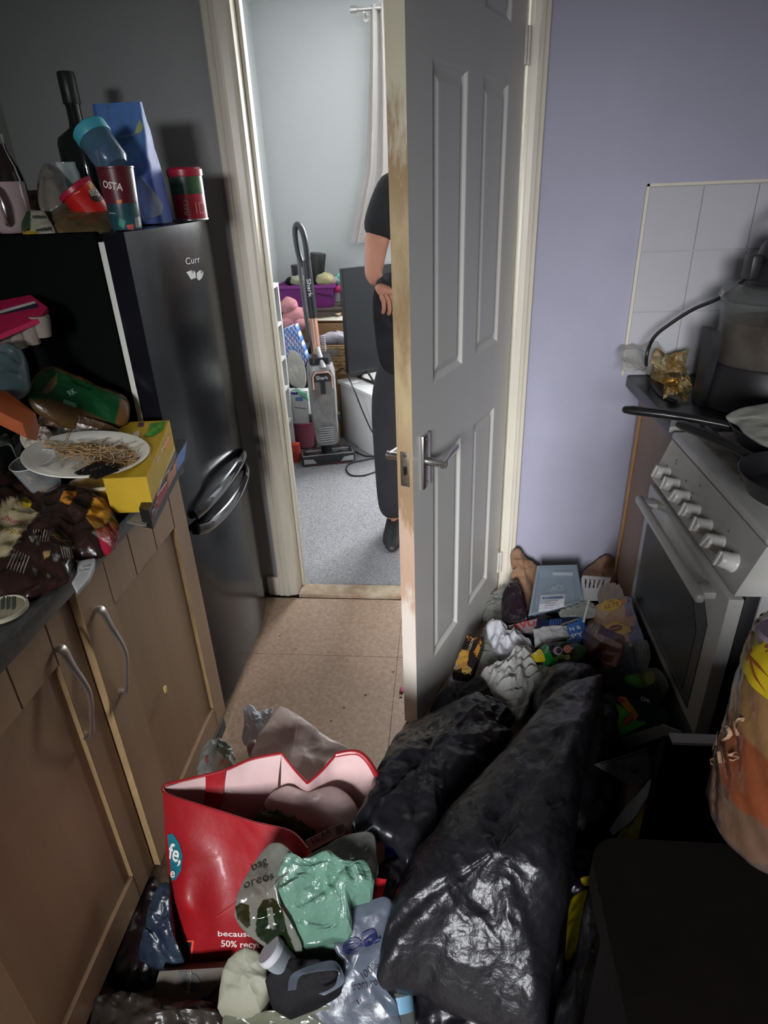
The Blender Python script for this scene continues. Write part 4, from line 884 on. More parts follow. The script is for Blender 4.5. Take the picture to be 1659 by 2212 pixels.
B(Mx).box((-.006, -.06, 0), (.006, .06, .13), .003).out('frame_edge', M_wl, t); B(Mx).box((.005, -.045, .015), (.0068, .045, .115)).out('frame_picture', mat('dark_picture', (0.05, 0.05, 0.07), .2), t)
c = Vector((BX1 - .075, 3.38, .4565))
t = thing('steel_bowl', 'small patterned steel bowl on the middle shelf of the bookcase', 'bowl', c)
b = B(); b.lathe([(.030, 0), (.034, .003), (.052, .025), (.060, .058), (.062, .058), (.0605, .060), (.057, .058), (.048, .025), (.001, .008)], c=c, seg=36, cap1=False); b.out('bowl_body', mat('steel', (0.45, 0.45, 0.46), .25, metal=1, var=.4, vs=50), t)
# vacuum cleaner
M_vb = mat('vacuum_black', (0.02, 0.02, 0.024), .3, coat=.2); M_vg = mat('vacuum_silver', (0.42, 0.42, 0.43), .35, metal=.5); M_rose = mat('rose_gold_tube', (0.75, 0.42, 0.32), .3, metal=.6)
va = thing('vacuum_cleaner', 'upright vacuum cleaner with rose-gold tube and black handle, standing on the grey carpet', 'vacuum cleaner', (-0.69, 3.45, CZ))
vd = Vector((0.26, -0.96, 0)).normalized()      # facing the camera
vr = Vector((-vd.y, vd.x, 0)); vr = vr if vr.x > 0 else -vr
VM = Matrix.Translation((-0.690, 3.455, CZ)) @ Matrix((vr, -vd, Vector((0, 0, 1)))).transposed().to_4x4()   # x right, y away, z up
b = B(VM)   # floor head
b.prism([(-.155, -.075, .012), (.155, -.075, .012), (.160, .03, .012), (.10, .085, .012), (-.10, .085, .012), (-.160, .03, .012)], (0, 0, .045)); b.bevel(.008); hd = b.out('floor_head', M_vb, va)
b = B(VM)
for x0, x1 in ((-.15, -.145), (.145, .15)): b.box((x0, -.05, .05), (x1, .02, .062), .001)
b.box((-.15, -.054, .05), (.15, -.047, .060), .002); b.box((-.13, .02, .055), (.13, .026, .064), .002); hf = b.out('head_trim', M_vg, hd)
b = B(VM); b.box((-.12, -.04, .050), (.12, .015, .0595), .004); b.out('head_window', mat('smoky_window', (0.03, 0.03, 0.035), .1, coat=.5), hd)
for s in (-1, 1): b = B(VM); b.prism([(s * .145, -.078, .02), (s * .07, -.078, .02), (s * .09, -.078, .045), (s * .145, -.078, .05)], (0, -.004, 0)); b.out('head_bumper', M_vg, hd)
b = B(VM); b.cyl((-.13, -.06, .014), (.13, -.06, .014), .013, seg=14)
b.out('brush_roll', mat('red_black_brush', (0.04, 0.03, 0.03), .7, col2=(0.35, 0.05, 0.04), vs=14), hd)
for s in (-1, 1): b = B(VM); b.cyl((s * .085, .06, .032), (s * .115, .06, .032), .032, seg=20); b.out('wheel', M_vb, va)
b = B(VM); b.cyl((0, .03, .03), (0, .02, .16), .03, .04, seg=18); b.out('neck', M_vb, va)
def rrect(w, d, z, rc, yo=0, n=6):
    out = []
    for cx_, cy_, a0 in ((w - rc, d - rc, 0), (-(w - rc), d - rc, 90), (-(w - rc), -(d - rc), 180), (w - rc, -(d - rc), 270)):
        for k in range(n + 1): a = math.radians(a0 + 90 * k / n); out.append(Vector((cx_ + rc * math.cos(a), cy_ + rc * math.sin(a) + yo, z)))
    return out
b = B(VM); b.rings([rrect(w, d, z, min(rc, w * .9, d * .9)) for w, d, z, rc in ((.050, .06, .118, .02), (.060, .07, .13, .03), (.070, .078, .22, .03), (.075, .080, .42, .03), (.075, .080, .555, .035), (.068, .072, .585, .04), (.05, .05, .595, .04))]); cn = b.out('canister', M_vg, va)
b = B(VM); b.rings([[Vector((x_, y_, z_)) for x_, z_ in ((-.055, .14), (.055, .14), (.060, .22), (.062, .525), (.048, .560), (-.048, .560), (-.062, .525), (-.060, .22))] for y_ in (-.076, -.084)]); b.out('dust_window', mat('smoky_dust_cup', (0.10, 0.10, 0.10), .15, col2=(0.30, 0.29, 0.28), vs=6, coat=.5), cn, smooth=False)
b = B(VM); b.tube([Vector((x_, -.086, z_)) for x_, z_ in ((-.052, .46), (-.052, .530), (-.035, .552), (.035, .552), (.052, .530), (.052, .46))], .005, 8); b.out('window_trim', M_rose, cn)
b = B(VM); b.box((-.046, -.087, .50), (.046, -.0835, .546), .003); lbp = b.out('name_plate', M_vb, cn)
b = B(VM); b.box((-.014, -.088, .43), (.014, -.083, .50), .003); b.out('latch_button', M_vb, cn)
b = B(VM)
for k in range(7): b.box((-.042, -.0875, .150 + k * .0135), (.042, -.083, .155 + k * .0135), .001, seg=1)
b.out('filter_grille', M_vg, cn)
for s in (-1, 1): b = B(VM); b.cyl((s * .074, 0, .27), (s * .09, 0, .27), .025, seg=18); b.out('side_knob', M_vb, va)
b = B(VM); b.rings([rrect(w, d, z, r_) for w, d, z, r_ in ((.055, .06, .582, .03), (.065, .068, .60, .03), (.060, .062, .625, .03), (.03, .03, .635, .02))]); b.out('motor_cap', M_vb, va)
b = B(VM); b.cyl((.012, -.075, .57), (-.008, -.01, .67), .018, .014, seg=16); b.out('hose_elbow', M_vg, va)
lean = -.06
def vp(z): t_ = (z - .66) / .60; return Vector((-.010 + lean * t_ * .35, .0, z))
b = B(VM); b.cyl(vp(.60), vp(.835), .021, .021, seg=20); tb = b.out('wand_tube', M_rose, va)
b = B(VM); b.cyl(vp(.83), vp(1.12), .025, .023, seg=20); gr = b.out('grip_body', M_vb, va)
b = B(VM); pts = smoothpts([vp(1.10) + Vector((.006, 0, 0)), vp(1.20) + Vector((.006, -.004, 0)), vp(1.265) + Vector((-.004, 0, 0)), vp(1.288) + Vector((-.024, .01, 0)), vp(1.255) + Vector((-.038, .02, 0)), vp(1.16) + Vector((-.036, .02, 0)), vp(1.09) + Vector((-.022, .012, 0))], 6)
b.tube(pts, .015, 12); b.out('loop_handle', M_vb, va)
b = B(VM); pts = smoothpts([vp(1.22) + Vector((-.035, .03, 0)), vp(1.05) + Vector((-.036, .035, 0)), vp(.85) + Vector((-.035, .04, 0)), vp(.72) + Vector((-.03, .05, 0)), Vector((-.01, .08, .62))], 8); b.tube(pts, .012, 8)
b.out('hose', mat('grey_hose', (0.10, 0.10, 0.11), .4, bump=.5, bs=200), va)
b = B(VM)
for k in range(9): b.tube([Vector((.030 + .012 * math.cos(a), .03 + .012 * math.sin(a), .64 + k * .010 + .001 * a)) for a in [2 * PI * j / 12 for j in range(12)]], .003, 6, closed=True)
b.out('hose_rings', M_vg, va)
def letter3(s, A, Bq, n, m, parent, hgt, bold=.01):
    bm = textmesh(s, bold); x0 = min(v.co.x for v in bm.verts); x1 = max(v.co.x for v in bm.verts); A = Vector(A); U = Vector(Bq) - A; k = U.length / (x1 - x0); U.normalize(); Vv = Vector(n).cross(U).normalized()
    for v in bm.verts: v.co = A + U * (v.co.x - x0) * k + Vv * v.co.y * hgt / .7
    return finish(bm, 'lettering', m, parent, False)
Mwl = ink((0.85, 0.85, 0.85)); nf = VM.to_3x3() @ Vector((0, -1, 0))
letter3('Shark', VM @ Vector((-.033, -.0878, .514)), VM @ Vector((.033, -.0878, .514)), nf, Mwl, va, .020)
letter3('Shark', VM @ (vp(1.03) + Vector((-.012, -.0245, 0))), VM @ (vp(.94) + Vector((-.012, -.0250, 0))), nf, Mwl, va, .022)
# TV unit (set at an angle) and television
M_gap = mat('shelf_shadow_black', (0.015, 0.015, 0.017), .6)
tvc = Vector((-0.410, 3.50, 0)); u_ = Vector((0.80, 0.60, 0)).normalized()      # along the front
w_ = Vector((-0.66, 0.75, 0)).normalized(); w_ = (w_ - u_ * w_.dot(u_) * .98).normalized()
TZ = .395
TM = Matrix.Translation(tvc) @ Matrix((u_, w_, Vector((0, 0, 1)))).transposed().to_4x4()
tu = thing('tv_unit', 'low white television bench standing at an angle on the carpet', 'tv bench', tvc + Vector((.2, .35, CZ)))
B(TM).box((-.015, -.01, TZ - .022), (1.0, .40, TZ), .002).out('top_board', M_wl, tu)
for x0 in (0, .97): B(TM).box((x0, 0, CZ), (x0 + .022, .39, TZ - .022), .001).out('side_panel', M_wl, tu)
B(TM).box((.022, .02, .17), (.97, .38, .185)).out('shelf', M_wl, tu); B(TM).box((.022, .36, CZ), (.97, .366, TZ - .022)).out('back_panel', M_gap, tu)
tag(B(TM).box((.08, .06, .186), (.40, .30, .235), .004).out('media_box', M_dark), 'black media player on the shelf inside the white television bench', 'media player')
tag(B(TM).box((.05, .08, CZ), (.38, .32, .06), .004).out('games_console', M_dark), 'black games console on the carpet inside the white television bench', 'console')
t = thing('television', 'black flat-screen television standing on the white bench, partly behind the person', 'television', TM @ Vector((.35, .2, TZ)))
TV = Matrix.Translation(Vector((-.522, 3.72, TZ + .001))) @ Matrix((u_, w_, Vector((0, 0, 1)))).transposed().to_4x4()
B(TV).box((-.06, 0, .048), (.93, .03, .655), .003).out('housing', M_dark, t)
B(TV).box((-.053, -.0012, .066), (.923, .0005, .648)).out('screen', mat('tv_screen', (0.010, 0.011, 0.013), .12, coat=.3), t, smooth=False)
for x_ in (.06, .75):
    b = B(TV); b.prism([(x_, -.09, .0), (x_ + .02, -.09, .0), (x_ + .02, .11, 0), (x_, .11, 0), ], (0, 0, .008)); b.tube([(x_ + .01, -.085, .004), (x_ + .01, .012, .07), (x_ + .01, .10, .004)], .007, 8); b.out('stand_foot', M_dark, t)
# cables
def cord(name, lab, pts, r, m=None): b = B(); b.tube(smoothpts(pts, 8), r, 8); return tag(b.out(name, m or M_dark), lab, 'cable')
cord('power_cable', 'black cable looping over the white television bench and down its side', [P(726, 806, z=TZ + .05), P(742, 797, z=TZ + .07), P(760, 830, y=3.42), P(782, 885, y=3.40), P(800, 925, y=3.43), P(816, 952, y=3.5)], .0042)
cord('power_cable', 'black vacuum cable curling over the grey carpet towards the person', [P(768, 975, z=CZ + .005), P(790, 985, z=CZ + .005), P(830, 985, z=CZ + .005), P(806, 990, z=CZ + .005), P(760, 1000, z=CZ + .005), P(748, 1012, z=CZ + .005), P(758, 1026, z=CZ + .005), P(785, 1027, z=CZ + .005), P(815, 1018, z=CZ + .005), P(850, 1010, z=CZ + .005)], .0042)
# clutter against the back wall
M_card = mat('cardboard', srgb((0.60, 0.47, 0.33)), .85, var=.15, vs=12, bump=.1, bs=60)
def cbox(name, lab, lo, hi, m=M_card, open_=True, cat='box'):
    t = thing(name, lab, cat, ((lo[0] + hi[0]) / 2, (lo[1] + hi[1]) / 2, lo[2])); th = .005
    b = B(); b.box(lo, (hi[0], hi[1], lo[2] + th)); b.box(lo, (lo[0] + th, hi[1], hi[2])); b.box((hi[0] - th, lo[1], lo[2]), hi); b.box((lo[0] + th, lo[1], lo[2]), (hi[0] - th, lo[1] + th, hi[2])); b.box((lo[0] + th, hi[1] - th, lo[2]), (hi[0] - th, hi[1], hi[2]))
    b.out('box_wall', m, t, smooth=False); return t
BXR = RX0 + .02
# big storage box at the back; its rim at z=.66, carries crate behind
chest = thing('storage_chest', 'dark storage chest behind the clutter, carrying the purple crate', 'chest', (-.75, 4.33, CZ))
B().box((BXR, 4.22, CZ), (-.42, 4.47, .737), .006).out('chest_body', mat('dark_chest', (0.09, 0.07, 0.06), .6), chest); B().box((BXR, 4.215, .737), (-.42, 4.475, .755), .004).out('chest_lid', mat('dark_chest', (0.09, 0.07, 0.06), .6), chest)
t = thing('crate', 'purple plastic crate on the chest, heaped with boots and soft toys', 'crate', (-.86, 4.34, .755)); M_pur = mat('purple_plastic', srgb((0.50, 0.20, 0.52)), .4, var=.1, vs=8)
cx0, cx1, cy0, cy1 = -1.085, -.715, 4.225, 4.44
b = B(); rs = [[(cx0 + i, cy0 + i, z), (cx1 - i, cy0 + i, z), (cx1 - i, cy1 - i, z), (cx0 + i, cy1 - i, z)] for i, z in ((.025, .756), (.0, .88), (-.012, .882), (-.012, .90), (0.004, .90), (.008, .88), (.030, .765))]
b.rings(rs); cr_ = b.out('crate_shell', M_pur, t, smooth=False)
b = B()
for k in range(12): b.box((-.885 + .014 * k, cy0 - .001, .853 - .003 * k), (-.877 + .014 * k, cy0 + .012, .862 - .003 * k))
b.out('crate_slots', M_dark, cr_)
def boot(name, lab, c, yaw, tilt):
    t = thing(name, lab, 'boot', c); Mx = Matrix.Translation(c) @ Matrix.Rotation(yaw, 4, 'Z') @ Matrix.Rotation(tilt, 4, 'Y'); b = B(Mx); rs = []
    for z, w, d, o_ in ((0.0, .030, .045, .0), (.03, .033, .05, .0), (.07, .034, .045, -.005), (.13, .042, .048, -.008), (.21, .048, .052, -.008), (.215, .045, .049, -.008)): rs.append([Vector((o_ + d * math.cos(a), w * math.sin(a), z)) for a in [2 * PI * k / 20 for k in range(20)]])
    b.rings(rs); b.out('boot_shaft', mat('black_leather', (0.02, 0.02, 0.02), .4, bump=.2, bs=40), t)
    b = B(Mx); rs = []
    for x_, w, h in ((-.045, .02, .03), (-.03, .032, .06), (.02, .034, .065), (.07, .034, .045), (.12, .034, .032), (.155, .024, .022), (.165, .01, .01)): rs.append([Vector((x_, w * math.cos(a), .006 + h / 2 + h / 2 * math.sin(a))) for a in [2 * PI * k / 16 for k in range(16)]])
    b.rings(rs); b.out('boot_foot', mat('black_leather', (0.02, 0.02, 0.02), .4), t)
    b = B(Mx); b.prism([(-.05, -.025, -.004), (.0, -.036, -.004), (.12, -.036, -.004), (.168, 0, -.004), (.12, .036, -.004), (0, .036, -.004), (-.05, .025, -.004)], (0, 0, .012)); b.out('boot_sole', M_dark, t)
boot('boot', 'black leather boot standing upright in the purple crate', Vector((-.96, 4.33, .80)), math.radians(160), 0); boot('boot', 'black leather boot lying with its toe to the right above the purple crate', Vector((-.84, 4.345, .865)), math.radians(-10), math.radians(8))
def ball(name, lab, cat, c, r, col, seed=1, sc=(1, 1, 1), amp=.012):
    b = B(); t_ = bmesh.new(); bmesh.ops.create_icosphere(t_, subdivisions=4, radius=r)
    for v in t_.verts: v.co = Vector((v.co.x * sc[0], v.co.y * sc[1], v.co.z * sc[2])) + c; v.co += (v.co - c).normalized() * amp * ridge(v.co, 16, seed)
    b.bm.free(); return tag(finish(t_, name, mat('cloth_%02x%02x%02x' % tuple(int(k * 255) for k in col), srgb(col), .85, var=.2, vs=30, bump=.2, bs=80)), lab, cat)
ball('soft_toy', 'greenish white soft toy at the left of the purple crate', 'toy', P(645, 606, y=4.27), .042, (0.62, 0.64, 0.55), 2, (1.2, 1, .8))
ball('soft_toy', 'pale yellow soft toy at the right of the purple crate', 'toy', P(703, 604, y=4.26), .048, (0.68, 0.66, 0.50), 3, (1.2, 1, .8))
ball('soft_toy', 'turquoise soft toy behind the television edge', 'toy', P(734, 604, y=4.30), .035, (0.40, 0.66, 0.62), 4)
ball('rolled_cloth', 'bright pink cloth beside the purple crate', 'cloth', P(730, 622, y=4.30), .035, (0.80, 0.25, 0.50), 5, (1.3, 1, .7))
ball('glove', 'black glove at the left rim of the purple crate', 'glove', P(630, 608, y=4.30), .030, (0.04, 0.04, 0.05), 6, (1.3, 1, .8))
b = B(); a_, e_ = P(707, 620, y=4.27), P(729, 602, y=4.27); b.cyl(a_, e_, .016, .019, seg=18); tag(b.out('rolled_paper', mat('pinkish_paper', srgb((0.74, 0.68, 0.70)), .6)), 'pale pink rolled tube sticking out of the purple crate', 'tube')
b = B(); b.lathe([(.03, 0), (.032, .003), (.032, .085), (.030, .09), (.001, .09)], c=(-.655, 4.30, .756), seg=24); tag(b.out('storage_jar', mat('murky_jar', srgb((0.42, 0.38, 0.36)), .2, col2=srgb((0.55, 0.55, 0.5)), vs=30)), 'murky jar standing right of the purple crate', 'jar')
# open cardboard box with papers, in front
stand = cbox('cardboard_box', 'open cardboard box full of papers below the purple crate', (-1.0, 3.99, .44), (-.60, 4.20, .70))
tag(B().box((-1.0, 4.01, CZ), (-.62, 4.20, .438), .004).out('wooden_stool', mat('dark_wood_stool', (0.14, 0.10, 0.07), .6)), 'plain dark wooden box seat hidden under the papers box', 'seat')
Mpap = mat('white_paper', srgb((0.78, 0.77, 0.73)), .7, var=.08, vs=10)
tag(slab('sheet_of_paper', [(672, 692, .69), (740, 692, .70), (745, 676, .715), (690, 668, .705)], .004, Mpap), 'white papers lying over the papers box', 'paper')
tag(slab('cardboard_flap', [(624, 658, .71), (662, 672, .705), (662, 688, .70), (640, 682, .70)], .004, M_card), 'cardboard flap sticking out left of the vacuum handle', 'cardboard')
tag(slab('red_folder', [(722, 672, .71), (730, 650, .745), (745, 656, .745), (746, 680, .71)], .004, mat('red_card', srgb((0.75, 0.16, 0.14)), .5)), 'red card folder among the papers beside the television', 'folder')
tag(slab('notebook', [(690, 668, .718), (732, 680, .72), (745, 668, .735), (712, 664, .73)], .006, mat('cream_card', srgb((0.78, 0.70, 0.58)), .6)), 'cream notebook on top of the papers', 'notebook')
# basket
bkx0, bkx1, bky0, bky1, bz0, bz1 = -.81, -.50, 3.84, 3.98, .42, .60
t = thing('basket', 'woven seagrass basket with a cut-out handle, beside the television', 'basket', ((bkx0 + bkx1) / 2, 3.9, bz0)); Mw = mat('woven_seagrass', srgb((0.74, 0.61, 0.44)), .8, col2=srgb((0.52, 0.40, 0.26)), vs=50, bump=.8, bs=60)
b = B()
for k in range(15):
    z = bz0 + .006 + k * .012; i = .003 * math.sin(k * 2.3)
    if 9 <= k <= 12:
        for a0, a1 in ((bkx0, -.72), (-.64, bkx1)): b.tube([(a0, bky0 + i, z), (a1, bky0 + i, z)], .0068, 6)
    else: b.tube([(bkx0, bky0 + i, z), (bkx1, bky0 + i, z)], .0068, 6)
    b.tube([(bkx1, bky0, z), (bkx1 - i, bky1, z)], .0068, 6); b.tube([(bkx0, bky0, z), (bkx0 + i, bky1, z)], .0068, 6); b.tube([(bkx0, bky1, z), (bkx1, bky1, z)], .0068, 6)
b.out('woven_wall', Mw, t)
B().box((bkx0, bky0 + .005, bz0), (bkx1, bky1, bz0 + .01)).out('basket_base', Mw, t, smooth=False)
ball('soft_toy', 'black and white soft toy peeping through the basket handle', 'toy', Vector((-.685, 3.91, .545)), .045, (0.75, 0.74, 0.72), 7, (1.2, .9, .8))
o = ball('patterned_cloth', 'purple, white and black patterned cloth heaped in the basket', 'cloth', Vector((-.655, 3.91, .625)), .052, (0.6, 0.5, 0.7), 8, (2.2, 1, .7), .02)
o.data.materials.clear(); o.data.materials.append(M_vcp); paint(o, (0.62, 0.60, 0.64), [(ell(702, 705, 8, 7), (0.10, 0.08, 0.12)), (ell(722, 710, 8, 7), (0.10, 0.08, 0.12)), ([(690, 690), (745, 698), (745, 706), (690, 697)], (0.50, 0.36, 0.66)), ([(733, 698), (750, 694), (750, 712), (735, 712)], (0.80, 0.35, 0.65)), ([(708, 702), (716, 700), (716, 716), (709, 716)], (0.5, 0.36, 0.66))])
cbox('cardboard_box', 'cardboard box under the woven basket', (-.82, 3.86, CZ), (-.60, 4.00, .417)); B().box((-.818, 3.87, .404), (-.61, 3.995, .4085)).out('box_lid', M_card, bpy.data.objects['cardboard_box.001'], smooth=False)
tag(B().box((-.80, 3.70, CZ), (-.66, 3.78, .36), .02, seg=3).out('storage_tub', mat('cream_plastic', srgb((0.78, 0.73, 0.64)), .4)), 'cream plastic tub beside the television bench, behind the vacuum cleaner', 'tub')
# pink teddy, gift bag, plastic bag, boxes between bookcase and vacuum
t = thing('teddy', 'pale pink soft teddy slumped above the patterned gift bag', 'toy', (-.97, 3.90, .62)); Mp = mat('pink_plush', srgb((0.72, 0.50, 0.52)), .95, var=.2, vs=30, bump=.5, bs=120)
for nm, (px_, py_), r, sc in (('body', (640, 686), .07, (1.2, 1, .9)), ('head', (625, 662), .055, (1, 1, 1)), ('arm', (652, 675), .035, (1.8, 1, .8)), ('leg', (622, 700), .04, (1.4, 1, 1)), ('ear', (619, 650), .022, (1, .6, 1)), ('leg', (650, 700), .035, (1.4, 1, 1))):
    c = P(px_, py_, y=3.93 if nm != 'leg' else 3.88); t_ = bmesh.new(); bmesh.ops.create_icosphere(t_, subdivisions=3, radius=r)
    for v in t_.verts: v.co = Vector((v.co.x * sc[0], v.co.y * sc[1], v.co.z * sc[2])) + c; v.co += (v.co - c).normalized() * .006 * noise.noise(v.co * 30)
    finish(t_, nm, Mp, t)
tag(B().box((-1.10, 3.80, CZ), (-.835, 3.975, .60), .01).out('laundry_box', mat('black_box', (0.02, 0.02, 0.022), .6)), 'black box behind the patterned gift bag, under the pink teddy', 'box')
Mgift = mat('chevron_print', srgb((0.55, 0.62, 0.78)), .45, vc=True)
b = B(); b.prism([P(612, 712, y=3.66), P(638, 702, y=3.66), P(664, 776, y=3.66), P(652, 800, y=3.66), P(612, 775, y=3.66)], (0, .07, 0)); bmesh.ops.triangulate(b.bm, faces=b.bm.faces); bmesh.ops.subdivide_edges(b.bm, edges=b.bm.edges, cuts=24, use_grid_fill=True); gb = tag(b.out('gift_bag', Mgift, smooth=False), 'blue, white and orange geometric gift bag behind the bookcase', 'bag')
a = gb.data.color_attributes.new('Col', 'FLOAT_COLOR', 'POINT')
for i, v in enumerate(gb.data.vertices):
    X, Z = v.co.x / .026, v.co.z / .018; k = int(math.floor(Z)); fx = (X + (0.5 if k % 2 else 0)) % 1; fz = Z % 1
    a.data[i].color = (*srgb((0.85, 0.35, 0.22) if abs(fx - .1) < .1 and fz < .35 else (0.22, 0.36, 0.66) if fx < .5 - .25 * fz else (0.74, 0.78, 0.85) if fx > .7 else (0.36, 0.55, 0.78)), 1)
tag(B().box((-1.07, 3.66, CZ), (-.80, 3.79, .36), .004).out('shoe_box', mat('dark_shoe_box', (0.05, 0.04, 0.05), .6)), 'dark box low in the gap under the gift bag', 'box')
tag(blob('plastic_bag', [(620, 805, 'y', 3.62), (622, 770, 'y', 3.64), (632, 758, 'y', 3.64), (654, 778, 'y', 3.62), (662, 812, 'y', 3.6), (656, 834, 'y', 3.58), (628, 826, 'y', 3.58)], .03, mat('white_carrier_film', srgb((0.72, 0.71, 0.68)), .35, film=.75, bump=.3, bs=20), seed=31, amp=.012, low=.05), 'white plastic carrier bag between bookcase and vacuum cleaner', 'bag')
tag(slab('mint_cloth', [(640, 838, .41), (662, 850, .40), (664, 862, .37), (632, 842, .40)], .02, mat('mint_cloth', srgb((0.45, 0.72, 0.62)), .8)), 'mint green cloth beside the vacuum cleaner', 'cloth')
t = thing('toy_box', 'white box with a blue flap and small picture beside the vacuum cleaner', 'box', (-.88, 3.58, .22))
b = B(); b.box((-.985, 3.555, .20), (-.80, 3.62, .40), .002); tb_ = b.out('carton', mat('white_carton', srgb((0.76, 0.76, 0.76)), .5), t)
for q, c_ in (([(629, 833), (648, 840), (642, 853), (629, 852)], (0.20, 0.22, 0.55)), ([(638, 858), (655, 858), (654, 867), (638, 866)], (0.35, 0.48, 0.70)), ([(636, 879), (662, 882), (662, 884), (636, 881)], (0.45, 0.4, 0.3))): printed(tb_, q, ink(c_), parent=t)
c = P(656, 905, z=.185); t = thing('plastic_tub', 'bright pink plastic lid tub low beside the vacuum cleaner', 'tub', c - Vector((0, 0, .02)))
b = B(); b.lathe([(.085, -.01), (.09, 0), (.088, .012), (.07, .018), (.001, .02)], c=c, seg=36); b.out('lid', mat('pink_plastic', srgb((0.88, 0.38, 0.50)), .35), t)
b = B(); b.lathe([(.06, -.17), (.078, -.01)], c=c, seg=36); b.out('tub_wall', mat('pink_clear', srgb((0.70, 0.40, 0.48)), .3, film=.8), t)
t = thing('toy_carton', 'orange and red small carton on the carpet beside the vacuum head', 'box', P(650, 958, z=CZ)); p = P(650, 972, z=CZ)
b = B(); b.box((-.90, 3.42, CZ), (-.855, 3.47, .115), .002); b.out('carton', mat('orange_red_carton', srgb((0.80, 0.28, 0.18)), .5, col2=srgb((0.45, 0.10, 0.10)), vs=16), t)
# curtain on a pole
t = thing('curtain', 'pale grey curtain hanging at the left of the hidden window, knotted narrow', 'curtain', (-.42, 4.42, 1.0))
b = B(); rs = []; n = 60
NZ = 40
for i in range(NZ + 1):
    s = i / NZ; y0_ = 4.40; L_ = P(799 - 22 * s ** 2 - (24 * max(0, s - .7) / .3 if s > .7 else 0), 10 + 515 * s, y=y0_); z = L_.z; x0 = L_.x + .035 * max(0, (s - .7)) ; w = .20 + .16 * s
    rs.append((x0, w, z))
front = []
for x0, w, z in rs: front.append([Vector((x0 + w * k / n, 4.40 + .018 * math.sin(k * 0.42 + .8 * z) + .006 * math.sin(k * .9 + 3 * z), z)) for k in range(n + 1)])
vs = [p for r in front for p in r] + [p + Vector((0, .002, 0)) for r in front for p in r]; m_ = n + 1; N0 = len(vs) // 2; fs = []
for i in range(NZ):
    for k in range(n): a = i * m_ + k; fs += [(a, a + 1, a + 1 + m_, a + m_), (N0 + a, N0 + a + m_, N0 + a + 1 + m_, N0 + a + 1)]
for i in range(NZ):
    for k in (0, n): a = i * m_ + k; fs.append((a, a + m_, N0 + a + m_, N0 + a))
b._add(vs, fs); b.out('curtain_cloth', mat('pale_curtain', srgb((0.68, 0.66, 0.65)), .9, var=.08, vs=6, bump=.1, bs=100), t)
pz = P(776, 20, y=4.40).z
tp = thing('curtain_pole', 'chrome curtain pole end with finial and bracket near the ceiling of the far room', 'curtain pole', (-.4, 4.42, pz))
b = B(); b.cyl((P(770, 20, y=4.40).x, 4.40, pz), (1.2, 4.40, pz), .011, seg=14); b.out('pole', M_chrome, tp)
b = B(); b.cyl((P(757, 20, y=4.40).x, 4.40, pz), (P(771, 20, y=4.40).x, 4.40, pz), .018, seg=16); b.out('finial', M_chrome, tp)
b = B(); bx_ = P(786, 20, y=4.4).x; b.tube([(bx_, 4.40, pz - .012), (bx_, 4.44, pz - .015), (bx_, 4.499, pz - .02)], .007, 8); b.cyl((bx_, 4.495, pz - .02), (bx_, 4.4995, pz - .02), .022); b.out('bracket', M_chrome, tp)
# ============================================================ RIGHT WORKTOP AND HOB
# halogen oven: black base with side handles, glass bowl, black lidded head
hc = Vector((0.865, 1.765, RT)); HM = Matrix.Translation(hc)
ho = thing('halogen_oven', 'tabletop glass-bowl oven with black base and head in the tiled corner', 'oven', hc)
b = B(HM); b.lathe([(.155, 0), (.160, .006), (.158, .05), (.150, .115), (.146, .120), (.140, .105), (.001, .03)], seg=48); b.out('base_ring', M_dark, ho)
b = B(HM)
for s in (-1,):
    b.rings([[Vector((s * (x0 + dx), w * c_, z)) for dx, c_ in ((0, -1), (.022, -1), (.022, 1), (0, 1))] for x0, w, z in ((.150, .03, .002), (.150, .03, .09), (.148, .034, .150), (.150, .036, .185), (.158, .030, .205))])
    b.bevel(.006)
b.out('side_handle', M_dark, ho)
b = B(HM); b.lathe([(.02, .045), (.090, .05), (.128, .085), (.140, .13), (.143, .262), (.150, .272), (.150, .280), (.140, .280), (.137, .262), (.133, .13), (.120, .09), (.08, .056), (.001, .052)], seg=56, cap1=False); bw = b.out('glass_bowl', mat('greasy_bowl_glass', srgb((0.52, 0.52, 0.49)), .10, film=.10, fr=.35, col2=srgb((0.36, 0.33, 0.30)), vs=9), ho)
b = B(HM); b.lathe([(.001, .055), (.10, .065), (.128, .11), (.131, .205), (.120, .222), (.001, .225)], seg=40); b.out('food_inside', mat('dark_brown_contents', srgb((0.20, 0.14, 0.12)), .6, col2=srgb((0.34, 0.26, 0.22)), vs=12, bump=.4, bs=20), bw)
b = B(HM); b.lathe([(.151, .276), (.155, .283), (.150, .298), (.120, .310), (.075, .315), (.001, .315)], seg=56); b.out('glass_lid', mat('smoky_lid_glass', srgb((0.48, 0.48, 0.45)), .10, film=.12), ho)
b = B(HM); b.lathe([(.095, .305), (.097, .315), (.095, .355), (.088, .365), (.080, .40), (.060, .43), (.03, .44), (.001, .44)], seg=40); b.box((-.112, -.028, .325), (-.085, .028, .385), .006); b.out('lid_head', M_dark, ho)
b = B(HM); b.tube(smoothpts([(-.06, -.05, .40), (-.075, -.055, .45), (-.03, -.06, .50), (.04, -.06, .50), (.08, -.05, .44)], 6), .012, 10); b.out('lid_handle', M_dark, ho)
cord('power_cable', 'thick black cable arching over the white tiles down to the corner worktop', [hc + Vector((-.082, 0, .355)), P(1560, 640, y=1.86), P(1500, 667, y=1.90), P(1450, 698, y=1.92), P(1412, 730, y=1.92), P(1396, 775, y=1.90), P(1402, 812, z=RT + .012), P(1425, 850, z=RT + .006), P(1460, 868, z=RT + .006)], .0052)
